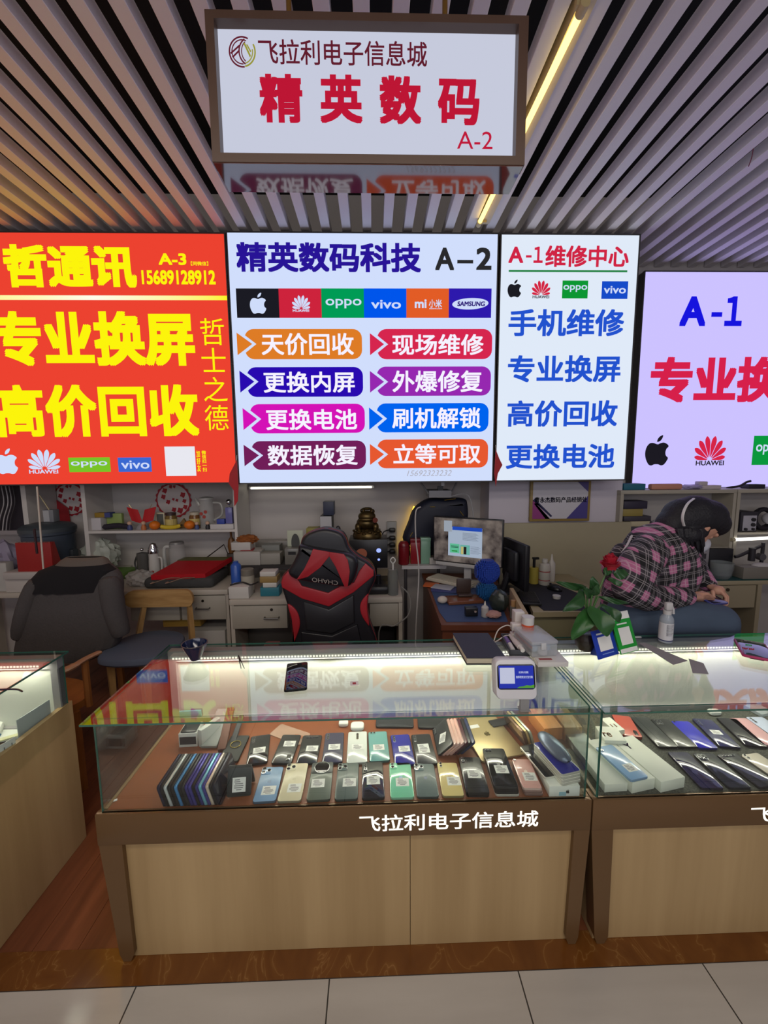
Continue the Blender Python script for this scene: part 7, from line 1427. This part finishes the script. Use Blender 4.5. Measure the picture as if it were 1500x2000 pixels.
# plant
c = top(1142, 1267); t = T('potted_plant', 'potted peace lily with a single red rose on the right counter', 'plant', (c.x, c.y, ZT)); L0 = Vector(t.location); Y0 = c.y
r = W(1161, 1252, 'y', Y0).x-W(1142, 1252, 'y', Y0).x; h = W(1142, 1234, 'y', Y0).z-ZT
add(t, 'pot', M((44, 34, 28), .25, alpha=.95), lambda b: b.lathe([(0, 0), (r*.7, 0), (r*.95, h*.3), (r, h*.7), (r*.9, h), (r*.8, h*.95), (0, h*.85)], 24))
def leaf(tip, base, wd, dy0, dy1, arch=.02, col=(40, 78, 40), twist=0.):
    a = W(*base, 'y', Y0+dy0)-L0; c = W(*tip, 'y', Y0+dy1)-L0; d = c-a; n = d.cross(Vector((0, 1, 0))).normalized(); side = (Vector((math.cos(twist), math.sin(twist), 0)) if abs(d.normalized().z) > .6 else n*math.cos(twist)+Vector((0, math.sin(twist), 0))).normalized()
    up = d.cross(side).normalized(); up = -up if up.y > 0 else up
    def fn(u, v):
        w_ = wd*math.sin(math.pi*min(1, u*.97+.015))**.75*(1-.25*u); s = (v-.5)*2
        return a+d*u+side*w_*s+up*(arch*math.sin(math.pi*u)-.25*w_*(1-abs(s))+.004*math.sin(9*u+3*s))
    return add(t, 'leaf', M(col, .35, noise=.15, scale=30), lambda b: b.grid(fn, 14, 6), 60, thick=.0012)
K = (1148, 1212)
for args in (((1086, 1137), (1146, 1148), .016, 0, -.03), ((1100, 1194), (1138, 1150), .030, -.02, -.07, .03), ((1119, 1250), (1149, 1186), .048, -.04, -.09, .03, (44, 92, 40)), ((1186, 1243), (1153, 1184), .048, -.05, -.10, .03, (46, 90, 44)), ((1210, 1216), (1176, 1180), .028, -.04, -.08, .02), ((1228, 1178), (1168, 1165), .012, 0, -.02), ((1158, 1126), (1157, 1158), .022, .0, .0, .01), ((1168, 1142), (1150, 1168), .02, .0, -.03, .01), ((1140, 1150), (1158, 1166), .02, .0, -.05, .01)): leaf(*args)
for tip in ((1146, 1148), (1138, 1150), (1149, 1186), (1153, 1184), (1176, 1180), (1168, 1165), (1157, 1158)):
    add(t, 'stalk', M((70, 110, 56), .5), lambda b: b.tube([p for p in curve3([W(1144+(tip[0]-1150)*.1, 1232, 'y', Y0)-L0, (W(*K, 'y', Y0-.01)-L0), W(*tip, 'y', Y0-.02)-L0], 5)], .0035, 6))
add(t, 'rose_stem', M((90, 124, 70), .5), lambda b: b.tube([p for p in curve3([W(1150, 1230, 'y', Y0)-L0, W(1163, 1170, 'y', Y0-.01)-L0, W(1188, 1109, 'y', Y0-.02)-L0], 6)], .0032, 6))
for args in (((1228, 1122), (1198, 1120), .024, -.03, -.04, .005), ((1178, 1112), (1195, 1118), .02, -.03, -.03, .005), ((1212, 1146), (1192, 1128), .024, -.03, -.04, .005)): leaf(*args)
rc = W(1192, 1098, 'y', Y0-.02)-L0; rs = (W(1210, 1098, 'y', Y0).x-W(1192, 1098, 'y', Y0).x)
def rose(b):
    rr = random.Random(5)
    for k in range(17):
        a = k*2.4; rad = rs*(.18+.05*k); hgt = rs*(.9-.028*k); o_ = -.55+.05*k
        def fn(u, v, a=a, rad=rad, hgt=hgt, k=k):
            th = a+(u-.5)*(2.1-.03*k); rr_ = rad*(.55+.6*v**1.5)+.0015*math.sin(7*u); return rc+Vector((rr_*math.cos(th), rr_*math.sin(th), -rs*.7+hgt*1.9*v-.12*rs*(abs(u-.5)*2)**2+(-.25*rs*v*v if k > 9 else 0)))
        b.grid(fn, 7, 5)
add(t, 'rose', M((168, 20, 44), .55), rose, 60, thick=.0008)
# payment cards
def card(label, quad, col, head, name='code_card'):
    z_ = ZT+.001; a, c = W(*quad[3], 'z', z_), W(*quad[2], 'z', z_); v = c-a; L = v.length; 
    tz = W(*quad[0], 'y', a.y+.03); h = (tz-a).length; t = T(name, label, 'card', a, (math.radians(-22), 0, math.atan2(v.y, v.x)))
    add(t, 'panel', M(col, .35), lambda b: b.box((0, 0, 0), (L, .003, h), bev=.0008)); add(t, 'blank_field', PAPER, lambda b: b.box((L*.2, -.0006, h*.24), (L*.82, -.0001, h*.74)), 0)
    add(t, 'rear_prop', M(col, .4), lambda b: b.poly([(.003, 0), (.075, .008), (.02, h*.85)], L*.4, L*.6, Matrix(((0, 0, 1, 0), (1, 0, 0, 0), (0, 1, 0, 0), (0, 0, 0, 1)))))
    return t, L, h
t, L, h = card('blue payment card stand with a white field', ((1156, 1234), (1194, 1224), (1209, 1277), (1169, 1289)), (30, 62, 176), None)
add(t, 'print_line', PAPER, lambda b: b.box((L*.2, -.0006, h*.82), (L*.6, -.0001, h*.88)), 0); add(t, 'print_line', M((120, 150, 220), .5), lambda b: b.box((L*.25, -.0006, h*.12), (L*.8, -.0001, h*.15)), 0)
t, L, h = card('green payment card stand right of the blue one with a white header', ((1197, 1213), (1234, 1207), (1248, 1270), (1213, 1279)), (24, 158, 54), None); add(t, 'header_flap', PAPER, lambda b: b.box((L*.02, -.0003, h*.98), (L*.98, .0026, h*1.2))); add(t, 'print_line', PAPER, lambda b: b.box((L*.2, -.0006, h*.83), (L*.75, -.0001, h*.87)), 0); add(t, 'footer', PAPER, lambda b: b.box((L*.04, -.0005, h*.02), (L*.96, -.0001, h*.14)), 0)
a = top(1243, 1245); b = B(); b.box((-.02, -.004, 0), (.02, .004, .004), bev=.001); tag(O('white_clip', b, M((206, 206, 210), .4), None, (a.x, a.y, ZT)), 'small white stick lying behind the green payment card', 'clip')
c = top(1301, 1252); t, R_, h = plathe('spray_bottle', 'clear spray bottle with a white trigger and printed label', 'bottle', (1290, 1176, 1314, 1252), c.y, [(0, 0), (.94, 0), (1, .02), (1, .55), (.9, .62), (.55, .7), (.5, .72), (0, .72)], (0, 0, 0), ZT, mat=M((190, 200, 212), .12, alpha=.55))
add(t, 'paper_label', M((206, 206, 212), .5), lambda b: b.lathe([(R_*1.01, h*.06), (R_*1.01, h*.5)], 24)); add(t, 'navy_band', M((40, 44, 96), .5), lambda b: b.lathe([(R_*1.015, h*.05), (R_*1.015, h*.075)], 24))
for k in range(9): add(t, 'print_line', INK, lambda b: b.box((-R_*.55, -R_*1.03, h*(.2+.032*k)), (R_*(.2+.1*(k % 3)), -R_*.83, h*(.2+.032*k)+.0012)), 0)
add(t, 'trigger', M((196, 194, 196), .35), lambda b: [b.lathe([(R_*.58, h*.70), (R_*.62, h*.80), (0, h*.80)], 20), b.box((-R_*.45, -R_*.4, h*.8), (R_*.7, R_*.4, h*1.0), bev=.007), b.tube([(R_*.5, 0, h*.92), (R_*.9, 0, h*.82), (R_*1.0, 0, h*.70)], [.006, .0055, .005], 8)])
for lb, qd in (('long grey painted reflection on the right counter glass', ((1247, 1256), (1260, 1256), (1343, 1291), (1315, 1299))), ('small grey painted reflection right of the long one', ((1345, 1287), (1374, 1296), (1384, 1317), (1353, 1315)))):
    p = [top(*x) for x in qd]; c0 = sum(p, Vector())/4; b = B(); b.poly([((q-c0).x, (q-c0).y) for q in p], 0, .0015); tag(O('painted_reflection', b, M((150, 146, 150), .7), None, (c0.x, c0.y, ZT)), lb, 'card')  # thin grey sheets stand in for reflections in the counter glass
p = [top(x, y, ZT+.02) for x, y in ((1448, 1282), (1520, 1290), (1490, 1246), (1428, 1248))]
a = (p[0]+p[1])/2; c = (p[2]+p[3])/2; dv = c-a; t = T('tablet', 'magenta framed phone propped face up at the right frame edge', 'phone', (a.x, a.y, ZT+.014), math.atan2(dv.y, dv.x)-math.pi/2); b = B(); slab(b, .098, .17, .009, .012); O('body', b, M((176, 40, 96), .3), t); add(t, 'screen', M((26, 60, 44), .03, coat=1), lambda b: slab(b, .088, .158, .0006, .01, .0002, Matrix.Translation((0, .006, .009)))); add(t, 'prop', M((50, 40, 50), .4), lambda b: b.box((-.02, .03, -.013), (.02, .1, .0)))

a, c = W(1471, 292, 'z', ZC-.004), W(1462, 325, 'z', ZC-.02); t = T('red_thread', 'short red thread dangling from a ceiling slat at the right', 'thread', a); add(t, 'thread', M((120, 40, 60), .7), lambda b: b.tube(curve3([(0, 0, .004), ((c-a).x*.4+.01, (c-a).y*.5, -.006), tuple(c-a)], 5), .0022, 6))
